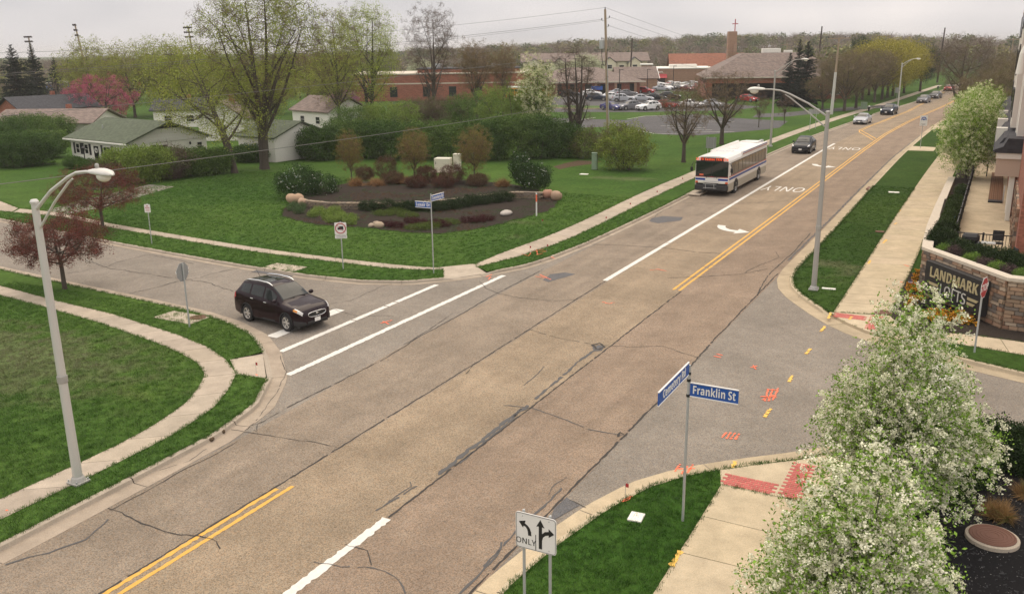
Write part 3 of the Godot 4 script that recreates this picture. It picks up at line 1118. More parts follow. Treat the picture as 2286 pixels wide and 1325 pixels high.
	# utility marks sprayed by hand
	var sprays := [
		[[Vector2(-5.74, -28.17), Vector2(-5.44, -28.32)], 1], [[Vector2(-5.71, -28.28), Vector2(-5.57, -27.18)], 1], [[Vector2(-5.57, -28.34), Vector2(-5.47, -27.23)], 1], [[Vector2(-5.43, -28.5), Vector2(-5.36, -27.37)], 1], [[Vector2(-5.79, -27.5), Vector2(-5.31, -27.69)], 1], [[Vector2(-5.67, -27.25), Vector2(-5.4, -27.82)], 1],
		[[Vector2(-6.02, -24.26), Vector2(-6.03, -23.84)], 1], [[Vector2(-5.9, -24.32), Vector2(-5.9, -23.83)], 1], [[Vector2(-5.78, -24.35), Vector2(-5.78, -23.86)], 1], [[Vector2(-5.66, -24.34), Vector2(-5.66, -23.89)], 1],
		[[Vector2(-6.57, -21.66), Vector2(-6.57, -21.18)], 1], [[Vector2(-6.38, -21.64), Vector2(-6.37, -21.11)], 1], [[Vector2(-6.26, -21.79), Vector2(-6.24, -21.23)], 1], [[Vector2(-6.57, -21.36), Vector2(-6.14, -21.58)], 1],
		[[Vector2(-7.01, -19.15), Vector2(-7.13, -18.85)], 1], [[Vector2(-7.02, -19.04), Vector2(-7.15, -18.77)], 1],
		[[Vector2(-8.22, -30.66), Vector2(-7.95, -30.63)], 2], [[Vector2(-8.2, -30.94), Vector2(-7.95, -30.9)], 2], [[Vector2(-6.72, -30.07), Vector2(-6.57, -30.3)], 2], [[Vector2(-6.71, -30.33), Vector2(-6.52, -29.97)], 2],
		[pl([-14.73, -42.01, -14.43, -42.36, -13.94, -42.17]), 2], [pl([-14.66, -35.55, -14.28, -35.42, -14.15, -35.72]), 2], [[Vector2(-19.43, -38.37), Vector2(-18.73, -38.31)], 1], [[Vector2(-19.39, -38.79), Vector2(-18.46, -38.15)], 1], [[Vector2(-21.69, -28.6), Vector2(-21.52, -29.17)], 2], [[Vector2(-21.75, -28.85), Vector2(-21.31, -28.65)], 2],
		[pl([-22.09, -42.01, -21.51, -41.69, -21.74, -42.41]), 1], [[Vector2(-21.83, -42.86), Vector2(-21.47, -43.52)], 1], [pl([-21.86, -43.35, -21.21, -42.18, -21.1, -42.59]), 1], [[Vector2(-21.44, -42.8), Vector2(-21.16, -43.17)], 1],
		[[Vector2(-21.6, -37.24), Vector2(-21.56, -37.76)], 1], [[Vector2(-21.23, -36.82), Vector2(-21.38, -37.35)], 1], [[Vector2(-20.34, -42.04), Vector2(-20.03, -41.84)], 1],
		[[Vector2(-5.25, -29.9), Vector2(-5.25, -29.23)], 3], [[Vector2(-5.26, -26.64), Vector2(-5.27, -25.89)], 3], [[Vector2(-5.24, -33.06), Vector2(-5.27, -32.37)], 3], [[Vector2(-5.24, -36.14), Vector2(-5.26, -35.35)], 3], [[Vector2(-5.3, -22.5), Vector2(-5.22, -21.82)], 3],
		[[Vector2(-5.29, -37.73), Vector2(-5.23, -36.83)], 3], [[Vector2(-5.15, -17.27), Vector2(-5.14, -16.59)], 3], [[Vector2(-4.43, -37.57), Vector2(-4.43, -37.08)], 3], [[Vector2(-5.2, -64), Vector2(-5.13, -64.4)], 3], [[Vector2(-4.99, -58.97), Vector2(-4.89, -59.49)], 3], [[Vector2(-4.96, -52.95), Vector2(-4.89, -54.04)], 3], [[Vector2(-5.06, -47.45), Vector2(-5.04, -48.33)], 3],
		[[Vector2(-3.43, -48), Vector2(-3.15, -47.71)], 1], [[Vector2(-3.24, -44.33), Vector2(-3.04, -44.25)], 1], [[Vector2(-21.65, -21.42), Vector2(-21.8, -21.45)], 1], [[Vector2(-20.49, -11.48), Vector2(-20.49, -11.53)], 1],
	]
	for s in sprays:
		n += 1
		var lift := spray_height(s[0][0])
		part("spray_mark", ribbon(crooked(s[0], 0.05, 0.006, n), 0.055 if s[1] != 3 else 0.10, lift, 0.35, n), M.orange_spray if s[1] != 3 else M.yellow_spray, road)


func spray_height(p: Vector2) -> float:
	for poly in keep_off:
		if Geometry2D.is_point_in_polygon(p, poly):
			return LAWN + 0.018
	for k in lawns:
		if Geometry2D.is_point_in_polygon(p, lawns[k]):
			return LAWN + 0.012
	for k in lawns:
		for e in lawns[k]:
			if e.distance_to(p) < 0.35:
				return 0.145
	return 0.012


# ---------------------------------------------------------------- buildings and built walls

func placed_front(called: String, label: String, category: String, a: Vector2, b: Vector2, group := "") -> Node3D:
	# a thing whose local x runs along the ground line of its front from a to b, and whose back lies at -z
	var d := b - a
	return thing(called, label, category, v3(a.x, 0, a.y), atan2(-d.y, d.x), group)


func window(parent: Node3D, x: float, y: float, w: float, h: float, z: float, trim: Material, side := false, bars := 1) -> void:
	# frame, sash bars and a pane set back in the frame; side turns it to face +x
	var b := Basis.IDENTITY if not side else Basis(v3(0, 0, -1), Vector3.UP, v3(1, 0, 0))
	var at := v3(x, y, z) if not side else v3(z, y, x)
	var f := Geo.new()
	var t := 0.07
	f.box(at + b * v3(-w / 2, 0, 0.03), b.inverse() * Vector3.ZERO + v3(t, h + t, 0.07), b)
	f.box(at + b * v3(w / 2, 0, 0.03), v3(t, h + t, 0.07), b)
	f.box(at + b * v3(0, h / 2, 0.031), v3(w - t, t, 0.074), b)
	f.box(at + b * v3(0, -h / 2, 0.035), v3(w - t, t * 1.2, 0.09), b)
	for k in bars:
		f.box(at + b * v3(0, h * ((k + 1.0) / (bars + 1) - 0.5), 0.02), v3(w - t, 0.035, 0.04), b)
	var o := part("window", f, trim, parent)
	var p := Geo.new()
	p.box(at + b * v3(0, 0, 0.012), v3(w - t, h - t, 0.012), b)
	part("pane", p, M.glass, o)


func gable_roof(l: float, d: float, he: float, hr: float, over_end: float, thick := 0.14) -> Geo:
	# two slopes that meet over the middle of the depth; local x along the ridge
	var g := Geo.new()
	var x0 := -over_end
	var x1 := l + over_end
	for s in 2:
		var z0 := 0.0 if s == 0 else -d
		var e := [v3(x0, he, z0), v3(x1, he, z0), v3(x1, hr, -d / 2), v3(x0, hr, -d / 2)]
		var up := v3(0, thick, 0)
		if s == 0:
			g.quad(e[0] + up, e[1] + up, e[2] + up, e[3] + up)
			g.quad(e[0], e[1], e[1] + up, e[0] + up)
			g.quad(e[3], e[2], e[1], e[0])
			g.quad(e[1], e[2], e[2] + up, e[1] + up)
			g.quad(e[3], e[0], e[0] + up, e[3] + up)
		else:
			g.quad(e[1] + up, e[0] + up, e[3] + up, e[2] + up)
			g.quad(e[1], e[0], e[0] + up, e[1] + up)
			g.quad(e[0], e[1], e[2], e[3])
			g.quad(e[2], e[1], e[1] + up, e[2] + up)
			g.quad(e[0], e[3], e[3] + up, e[0] + up)
	return g


func hip_roof(x0: float, x1: float, z0: float, z1: float, he: float, hr: float, flat_top := 0.0) -> Geo:
	# four slopes; z0 front (larger), z1 back
	var g := Geo.new()
	var run := (z0 - z1) / 2.0 - flat_top
	var a := [v3(x0, he, z0), v3(x1, he, z0), v3(x1, he, z1), v3(x0, he, z1)]
	var b := [v3(x0 + run, hr, z0 - run), v3(x1 - run, hr, z0 - run), v3(x1 - run, hr, z1 + run), v3(x0 + run, hr, z1 + run)]
	for k in 4:
		var n := (k + 1) % 4
		if flat_top == 0.0 and (k == 1 or k == 3):
			g.tri(a[k], a[n], b[k])
		else:
			g.quad(a[k], a[n], b[n], b[k])
	if flat_top > 0.0:
		g.quad(b[0], b[1], b[2], b[3])
	g.quad(a[3], a[2], a[1], a[0])
	return g


func wall_block(x0: float, x1: float, y0: float, y1: float, z0: float, z1: float) -> Geo:
	var g := Geo.new()
	g.box(v3((x0 + x1) / 2, (y0 + y1) / 2, (z0 + z1) / 2), v3(x1 - x0, y1 - y0, z0 - z1))
	return g


func gable_end(x: float, z0: float, z1: float, he: float, hr: float, thick: float) -> Geo:
	var g := Geo.new()
	g.plate(PackedVector2Array([Vector2(-z0, he), Vector2(-z1, he), Vector2(-(z0 + z1) / 2, hr)]), thick, Transform3D(Basis(v3(0, 0, -1), Vector3.UP, v3(1, 0, 0)), v3(x, 0, 0)))
	return g


func make_buildings() -> void:
	white_house()
	white_garage()
	neighbour_houses()
	far_buildings()
	stone_wall_and_sign()
	loft_building()


func white_house() -> void:
	var h := placed_front("house", "white ranch house with a green shingle gable roof and black shutters", "house", Vector2(-83.26, -59.02), Vector2(-71.9, -57.2))
	var l := 11.5
	var d := 9.4
	part("wall", wall_block(0.4, l - 0.35, 0, 2.6, -0.45, -d + 0.45), M.house_white, h)
	part("roof", gable_roof(l, d, 2.6, 4.32, 0.12), M.green_roof, h)
	var gut := Geo.new()
	gut.box(v3(l / 2, 2.6, 0.05), v3(l + 0.3, 0.15, 0.1), Basis.IDENTITY, 0.02)
	part("gutter", gut, M.house_white, h)
	var pipe := Geo.new()
	pipe.tube([v3(3.4, 3.35, -2.4), v3(3.4, 3.95, -2.4)], [0.05, 0.05], 8)
	part("vent_pipe", pipe, M.galvanised, h)
	# siding boards on the gable, each lapped over the one below
	for k in 11:
		var y0 := 2.55 + k * 0.145
		var y1 := y0 + 0.158
		var half0 := (d / 2 - 0.05) * (1 - (y0 - 2.55) / 1.75)
		var half1 := (d / 2 - 0.05) * (1 - (y1 - 2.55) / 1.75)
		if half1 < 0.9:
			break
		var g := Geo.new()
		g.col = Color(1, 1, 1) * (0.93 + 0.07 * ((k * 7) % 5) / 4.0)
		var xo := l - 0.30
		var c := -d / 2
		g.quad(v3(xo + 0.035, y0, c + half0), v3(xo + 0.035, y0, c - half0), v3(xo, y1, c - half1), v3(xo, y1, c + half1))
		g.quad(v3(xo, y0, c + half0), v3(xo, y0, c - half0), v3(xo + 0.035, y0, c - half0), v3(xo + 0.035, y0, c + half0))
		part("siding_board", g, M.siding, h)
	part("gable_vent", gable_end(l - 0.34, -3.3, -d + 3.3, 3.75, 4.3, 0.06), M.dark_roof, h)
	part("gable_wall", gable_end(l - 0.5, -0.2, -d + 0.2, 2.5, 4.3, 0.15), M.siding, h)
	for x in [1.75, 3.45]:
		window(h, x, 1.72, 0.75, 0.95, -0.45, M.house_white)
		for s in [-1, 1]:
			var sh := Geo.new()
			sh.box(v3(x + s * 0.66, 1.72, -0.42), v3(0.34, 1.1, 0.05), Basis.IDENTITY, 0.01)
			part("shutter", sh, M.black, h)
	window(h, 7.3, 1.5, 1.3, 1.3, -0.45, M.house_white, false, 2)
	for s in [-1, 1]:
		var sh := Geo.new()
		sh.box(v3(7.3 + s * 0.95, 1.5, -0.42), v3(0.36, 1.5, 0.05), Basis.IDENTITY, 0.01)
		part("shutter", sh, M.black, h)
	var frame := Geo.new()
	for s in [-1, 1]:
		frame.box(v3(5.35 + s * 0.55, 1.12, -0.42), v3(0.12, 2.24, 0.1))
	frame.box(v3(5.35, 2.2, -0.42), v3(0.98, 0.12, 0.1))
	var door := Geo.new()
	door.box(v3(5.35, 1.07, -0.43), v3(0.95, 2.1, 0.06))
	var dn := part("door", door, M.gloss_black, h)
	part("frame", frame, M.house_white, dn)
	var knob := Geo.new()
	knob.ball(v3(5.7, 1.05, -0.36), v3(0.04, 0.04, 0.04), 8, 6)
	part("handle", knob, M.chrome, dn)
	var wreath := Geo.new()
	var ring := []
	var rr := []
	for k in 17:
		ring.append(v3(5.35 + 0.2 * cos(TAU * k / 16), 1.7 + 0.2 * sin(TAU * k / 16), -0.37))
		rr.append(0.06)
	wreath.tube(ring, rr, 6, false)
	part("wreath", wreath, M.siding, dn)
	window(h, -3.9, 1.65, 1.15, 1.2, l - 0.35, M.house_white, true)
	var dark := Geo.new()
	dark.box(v3(l - 0.33, 1.65, -3.0), v3(0.06, 1.3, 0.55))
	part("shutter", dark, M.black, h)
	window(h, -8.1, 1.8, 0.6, 0.75, l - 0.35, M.house_white, true)
	var lamp := Geo.new()
	lamp.ball(v3(l - 0.24, 2.15, -7.0), v3(0.1, 0.16, 0.1), 10, 8)
	part("wall_lamp", lamp, M.black, h)
	var step := Geo.new()
	step.box(v3(5.35, 0.1, 0.3), v3(1.6, 0.22, 1.3), Basis.IDENTITY, 0.02)
	part("step", step, M.concrete, h)


func white_garage() -> void:
	var h := placed_front("garage", "small white garage with a dull green roof behind the forked tree", "garage", Vector2(-69.2, -68.3), Vector2(-63.2, -67.6))
	var l := 6.0
	var d := 7.6
	part("wall", wall_block(0.25, l - 0.25, 0, 2.5, -0.3, -d + 0.3), M.house_white, h)
	part("roof", gable_roof(l, d, 2.45, 3.85, 0.1), M.green_roof, h)
	part("gable_wall", gable_end(l - 0.4, -0.15, -d + 0.15, 2.4, 3.8, 0.12), M.siding, h)
	for k in 19:
		var y0 := 0.25 + k * 0.19
		var half := d / 2 - 0.3
		if y0 > 2.4:
			half = (d / 2 - 0.1) * (1 - (y0 + 0.15 - 2.4) / 1.4)
		if half < 0.4:
			break
		var g := Geo.new()
		var xo := l - 0.25
		var c := -d / 2
		g.quad(v3(xo + 0.035, y0, c + half), v3(xo + 0.035, y0, c - half), v3(xo + 0.005, y0 + 0.2, c - half), v3(xo + 0.005, y0 + 0.2, c + half))
		g.quad(v3(xo, y0, c + half), v3(xo, y0, c - half), v3(xo + 0.035, y0, c - half), v3(xo + 0.035, y0, c + half))
		part("siding_board", g, M.siding, h)
	var door := Geo.new()
	door.box(v3(2.0, 1.05, -0.28), v3(2.6, 2.1, 0.06))
	for k in 4:
		door.box(v3(2.0, 0.3 + k * 0.5, -0.24), v3(2.4, 0.42, 0.03), Basis.IDENTITY, 0.01)
	part("door", door, M.siding, h)
	window(h, 4.6, 1.5, 0.7, 0.8, -0.3, M.house_white)


func small_house(label: String, a: Vector2, b: Vector2, d: float, he: float, hr: float, wall: Material, roof: Material, ends: Material) -> void:
	var h := placed_front("house", label, "house", a, b, "houses behind the white ranch house")
	var l := a.distance_to(b)
	part("wall", wall_block(0.3, l - 0.3, 0, he + 0.05, -0.35, -d + 0.35), wall, h)
	part("roof", gable_roof(l, d, he, hr, 0.2), roof, h)
	part("gable_wall", gable_end(l - 0.45, -0.2, -d + 0.2, he - 0.05, hr - 0.05, 0.12), ends, h)
	part("gable_wall", gable_end(0.33, -0.2, -d + 0.2, he - 0.05, hr - 0.05, 0.12), ends, h)
	window(h, l * 0.3, he * 0.55, 1.1, 1.0, -0.35, M.house_white)
	window(h, l * 0.7, he * 0.55, 1.1, 1.0, -0.35, M.house_white)
	window(h, -d / 2, he * 0.6, 0.9, 1.0, l - 0.3, M.house_white, true)
	var c := Geo.new()
	c.box(v3(l * 0.6, hr + 0.15, -d / 2 - 0.5), v3(0.55, 1.0, 0.55))
	part("chimney", c, M.brick, h)


func neighbour_houses() -> void:
	# the red brick house shows its gable, the brown one its long slope
	small_house("red brick house with a charcoal roof and white gable boards at the left edge", Vector2(-126.5, -83.5), Vector2(-125.0, -96.0), 8.5, 2.7, 4.6, M.brick, M.dark_roof, M.brick)
	small_house("low house under a long brown shingle roof behind the hedge", Vector2(-111.0, -68.5), Vector2(-99.5, -74.5), 10.0, 2.4, 3.9, M.house_white, M.brown_roof, M.house_white)
	small_house("small white house whose gable peeps over the green roof's left end", Vector2(-110.0, -92.5), Vector2(-103.5, -97.0), 7.0, 2.5, 4.0, M.house_white, M.dark_roof, M.house_white)
	small_house("white gabled house behind the right end of the green roof", Vector2(-92.5, -88.5), Vector2(-88.0, -80.5), 6.6, 2.7, 4.9, M.house_white, M.brown_roof, M.house_white)
	small_house("brown roofed house half hidden behind the arching tree", Vector2(-91.0, -101.0), Vector2(-81.5, -98.0), 7.5, 2.5, 4.4, M.house_white, M.brown_roof, M.siding)


func far_buildings() -> void:
	# the long brick school behind the hedge
	var h := placed_front("school_building", "long flat roofed red brick school beyond the big hedge", "building", Vector2(-122, -155), Vector2(-88.5, -174.5))
	var l := 38.8
	part("wall", wall_block(0, l, 0, 5.6, 0, -22), M.brick, h)
	part("wall", wall_block(14.0, 36.0, 5.6, 6.5, -3.0, -18), M.brick, h)
	var cap := Geo.new()
	cap.box(v3(l / 2, 5.68, -11), v3(l + 0.4, 0.22, 22.4))
	part("coping", cap, M.limestone, h)
	var cap2 := Geo.new()
	cap2.box(v3(25.0, 6.58, -10.5), v3(22.4, 0.2, 15.4))
	part("coping", cap2, M.dark_roof, h)
	var band := Geo.new()
	band.box(v3(l / 2, 3.7, 0.03), v3(l, 0.25, 0.1))
	part("band", band, M.limestone, h)
	for x in [4.0, 9.0, 16.0, 21.5, 27.0, 33.0]:
		window(h, x, 2.0, 1.5, 2.0, 0.0, M.trim, false, 2)
	for x in [18.0, 31.0]:
		var unit := Geo.new()
		unit.box(v3(x, 7.1, -9), v3(2.2, 0.9, 2.0), Basis.IDENTITY, 0.05)
		part("roof_unit", unit, M.galvanised, h)

	# the brown hip roofed hall behind the car park
	h = placed_front("hall_building", "wide brick hall under a brown hip roof behind the car park", "building", Vector2(-94.5, -183.5), Vector2(-71.8, -197.0))
	l = 26.4
	part("wall", wall_block(0.9, l - 0.9, 0, 3.2, -0.9, -18.1), M.brick, h)
	part("roof", hip_roof(-0.3, l + 0.3, 0.3, -19.3, 3.15, 6.1), M.brown_roof, h)
	var fas := Geo.new()
	fas.box(v3(l / 2, 3.05, 0.28), v3(l + 0.6, 0.3, 0.1))
	part("fascia", fas, M.limestone, h)
	for k in 7:
		var x := 3.6 + k * 3.4
		var w := Geo.new()
		w.box(v3(x, 1.45, -0.88), v3(1.5, 2.3, 0.08))
		var o := part("window", w, M.trim, h)
		var pn := Geo.new()
		pn.box(v3(x, 1.45, -0.83), v3(1.3, 2.1, 0.03))
		part("pane", pn, M.glass, o)
	for k in 6:
		var c := Geo.new()
		c.box(v3(1.9 + k * 4.5, 1.55, -0.15), v3(0.55, 3.1, 0.55), Basis.IDENTITY, 0.03)
		part("column", c, M.tan_brick, h)
	var bn := Geo.new()
	bn.box(v3(15.6, 1.75, 0.2), v3(2.6, 0.85, 0.06))
	tag(part("banner", bn, M.sign_blue, self), "blue banner hung on the front of the brown roofed hall", "banner").transform = h.transform

	# apartments on the rise behind it
	h = placed_front("apartment_building", "long cream apartment house with grey roofs and many small gables", "building", Vector2(-137, -262), Vector2(-101, -281))
	l = 40.7
	part("wall", wall_block(0.5, l - 0.5, 0, 6.0, -0.5, -13.5), M.cream, h)
	part("roof", gable_roof(l, 14, 6.0, 8.6, 0.4), M.brown_roof, h)
	for k in 5:
		var x := 4.0 + k * 8.0
		var gw := Geo.new()
		gw.plate(PackedVector2Array([Vector2(x - 2.0, 3.2), Vector2(x + 2.0, 3.2), Vector2(x + 2.0, 5.6), Vector2(x, 7.1), Vector2(x - 2.0, 5.6)]), 1.4)
		part("dormer", gw, M.cream, h)
		var gr := Geo.new()
		for s in [-1, 1]:
			gr.quad(v3(x, 7.35, 1.7), v3(x, 7.35, -4), v3(x + s * 2.5, 5.45, -4), v3(x + s * 2.5, 5.45, 1.7))
		part("dormer_roof", gr, M.dark_roof, h)
		window(h, x, 4.4, 1.5, 1.2, 1.4, M.house_white)
		window(h, x + 4.0, 4.2, 1.5, 1.3, -0.5, M.house_white)

	# the brick store with the red awning
	h = placed_front("store_building", "flat roofed brick store with a white parapet and red awning", "building", Vector2(-88.0, -240.5), Vector2(-70.4, -247.5))
	l = 18.9
	part("wall", wall_block(0.0, l, 0, 4.6, 0, -20), M.tan_brick, h)
	part("wall", wall_block(-0.5, 2.2, 0, 5.7, 0.5, -6), M.tan_brick, h)
	var c1 := Geo.new()
	c1.box(v3(0.85, 5.8, -2.7), v3(3.4, 0.3, 7.2))
	c1.box(v3(l / 2 + 1.0, 4.7, -10), v3(l - 1.8, 0.24, 20.4))
	part("coping", c1, M.house_white, h)
	var unit := Geo.new()
	unit.box(v3(11, 5.2, -6), v3(7.5, 0.9, 4.0), Basis.IDENTITY, 0.05)
	part("roof_unit", unit, M.house_white, h)
	var aw := Geo.new()
	aw.plate(PackedVector2Array(pl([0, 2.2, 1.2, 2.2, 0, 3.2])), 3.6, Transform3D(Basis(v3(0, 0, 1), Vector3.UP, v3(1, 0, 0)), v3(2.8, 0, 0)))
	part("awning", aw, M.sign_red, h)
	var dr := Geo.new()
	dr.box(v3(4.6, 1.05, 0.02), v3(2.6, 2.1, 0.06))
	part("door", dr, M.glass, h)
	window(h, 0.9, 1.9, 1.2, 2.2, 0.5, M.trim)
	window(h, 16.8, 1.6, 1.8, 2.4, 0.0, M.trim)
	var sq := []
	var sr := []
	for k in 25:
		sq.append(v3(3.9 + k * 0.06, 3.75 + 0.22 * sin(k * 1.3) + 0.05 * sin(k * 0.5), 0.06))
		sr.append(0.05)
	var scrawl := Geo.new()
	scrawl.tube(sq, sr, 5)
	part("shop_lettering", scrawl, M.sign_white, h)

	# the church with its tan tower and cross
	h = placed_front("church", "church with a red roof and a tall tan tower bearing a cross", "church", Vector2(-87.5, -262), Vector2(-67.5, -270.5))
	l = 21.7
	part("wall", wall_block(0.4, l - 0.4, 0, 4.4, -0.4, -11.6), M.tan_brick, h)
	part("roof", gable_roof(l, 12, 4.3, 8.2, 0.3), M.red_roof, h)
	part("gable_wall", gable_end(l - 0.55, -0.2, -11.8, 4.3, 8.1, 0.15), M.cream, h)
	window(h, -6.0, 4.6, 1.6, 3.0, l - 0.38, M.house_white, true, 3)
	var tw := Geo.new()
	tw.box(v3(17.2, 7.2, 1.6), v3(2.5, 14.4, 2.5), Basis.IDENTITY, 0.05)
	tw.box(v3(18.0, 5.4, 3.2), v3(0.9, 10.8, 0.7), Basis.IDENTITY, 0.04)
	part("tower", tw, M.tan_brick, h)
	var cr := Geo.new()
	cr.box(v3(17.9, 15.6, 1.6), v3(0.24, 4.4, 0.24))
	cr.box(v3(17.9, 16.5, 1.6), v3(1.7, 0.22, 0.22))
	part("cross", cr, M.sign_red, h)

	# the near brown roofed building with the dark drive-through
	h = placed_front("hall_building", "brick building with a big brown hip roof and a dark open bay", "building", Vector2(-53.4, -182.5), Vector2(-26.8, -192.5))
	l = 28.4
	part("roof", hip_roof(-0.5, l + 0.5, 0.5, -24.5, 4.4, 9.0, 4.0), M.brown_roof, h)
	var beam := Geo.new()
	beam.box(v3(l / 2, 3.85, -0.3), v3(l, 1.1, 0.6))
	part("beam", beam, M.brick, h)
	var fs := Geo.new()
	fs.box(v3(l / 2, 4.4, 0.45), v3(l + 1.0, 0.22, 0.1))
	part("gutter", fs, M.limestone, h)
	part("wall", wall_block(0.0, 1.3, 0, 3.3, 0, -24), M.brick, h)
	part("wall", wall_block(17.5, l, 0, 3.3, -0.35, -24), M.brick, h)
	part("wall", wall_block(1.3, 17.5, 0, 4.0, -9.0, -24), M.trim, h)
	window(h, 21.5, 1.8, 1.8, 1.6, -0.35, M.house_white)
	window(h, 25.5, 1.8, 1.8, 1.6, -0.35, M.house_white)
	var ru := Geo.new()
	ru.box(v3(14.0, 9.5, -11), v3(3.6, 0.9, 3.0), Basis.IDENTITY, 0.05)
	ru.box(v3(17.5, 9.3, -11), v3(1.6, 0.5, 1.6), Basis.IDENTITY, 0.05)
	part("roof_unit", ru, M.house_white, h)

	# smaller brick house between the hall and the store
	h = placed_front("house", "brick house with a white edged gable between the hall and the store", "house", Vector2(-84.5, -212), Vector2(-75.5, -217))
	l = 10.3
	part("wall", wall_block(0.2, l - 0.2, 0, 3.0, -0.2, -9.8), M.tan_brick, h)
	part("roof", gable_roof(l, 10, 2.9, 5.6, 0.3), M.brown_roof, h)
	part("gable_wall", gable_end(l - 0.33, -0.1, -9.9, 2.9, 5.5, 0.15), M.tan_brick, h)
	var bar1 := Geo.new()
	bar(bar1, v3(l + 0.32, 2.95, 0), v3(l + 0.32, 5.7, -5), 0.22, 0.1)
	bar(bar1, v3(l + 0.32, 5.7, -5), v3(l + 0.32, 2.95, -10), 0.22, 0.1)
	part("gable_board", bar1, M.house_white, h)
	window(h, 3.0, 1.6, 1.2, 1.2, -0.2, M.house_white)
	window(h, -5, 1.6, 1.2, 1.4, l - 0.2, M.house_white, true)


func stone_courses(parent: Node3D, a: Vector2, b: Vector2, y0: float, y1: float, skip: Array, sd: int, course := 0.157) -> void:
	# rough ashlar, one mesh for each stone, on the face of a wall from a to b that is seen from its right
	var d := (b - a).normalized()
	var n := Vector2(-d.y, d.x)
	var bs := Basis(v3(d.x, 0, d.y), Vector3.UP, v3(n.x, 0, n.y))
	var r := RandomNumberGenerator.new()
	r.seed = sd
	var meshes := []
	for k in 14:
		var g := Geo.new()
		var hue := r.randf()
		g.col = Color(0.50, 0.27, 0.165).lerp(Color(0.46, 0.33, 0.22), hue) * r.randf_range(0.62, 1.0)
		if k % 5 == 0:
			g.col = Color(0.20, 0.165, 0.135) * r.randf_range(0.8, 1.2)
		if k % 7 == 3:
			g.col = Color(0.55, 0.43, 0.31)
		g.col.a = 1
		g.box(Vector3.ZERO, v3(1, 1, 1), Basis.IDENTITY, 0.06)
		for q in g.v.size():
			g.v[q] += v3(0, 0, 0.10 * sin(q * 12.9 + k) * (1.0 if g.v[q].z > 0 else 0.0))
		meshes.append(g.commit())
	var l := a.distance_to(b)
	var y := y0
	while y < y1 - 0.04:
		var hh := minf(course * r.randf_range(0.9, 1.1), y1 - y)
		var x := -r.randf() * 0.25
		while x < l:
			var w := r.randf_range(0.22, 0.62)
			var x0 := maxf(x, 0.0)
			var x1 := minf(x + w, l)
			x += w
			if x1 - x0 < 0.05:
				continue
			var hid := false
			for s in skip:
				if x0 > s[0] and x1 < s[1] and y > s[2] and y + hh < s[3]:
					hid = true
			if hid:
				continue
			var o := part("stone", meshes[r.randi() % 14], M.stone, parent)
			var c := a + d * ((x0 + x1) / 2) + n * 0.02
			o.transform = Transform3D(bs * Basis.from_scale(v3(x1 - x0 - 0.012, hh - 0.012, r.randf_range(0.10, 0.15))), v3(c.x, y + hh / 2, c.y))
		y += hh


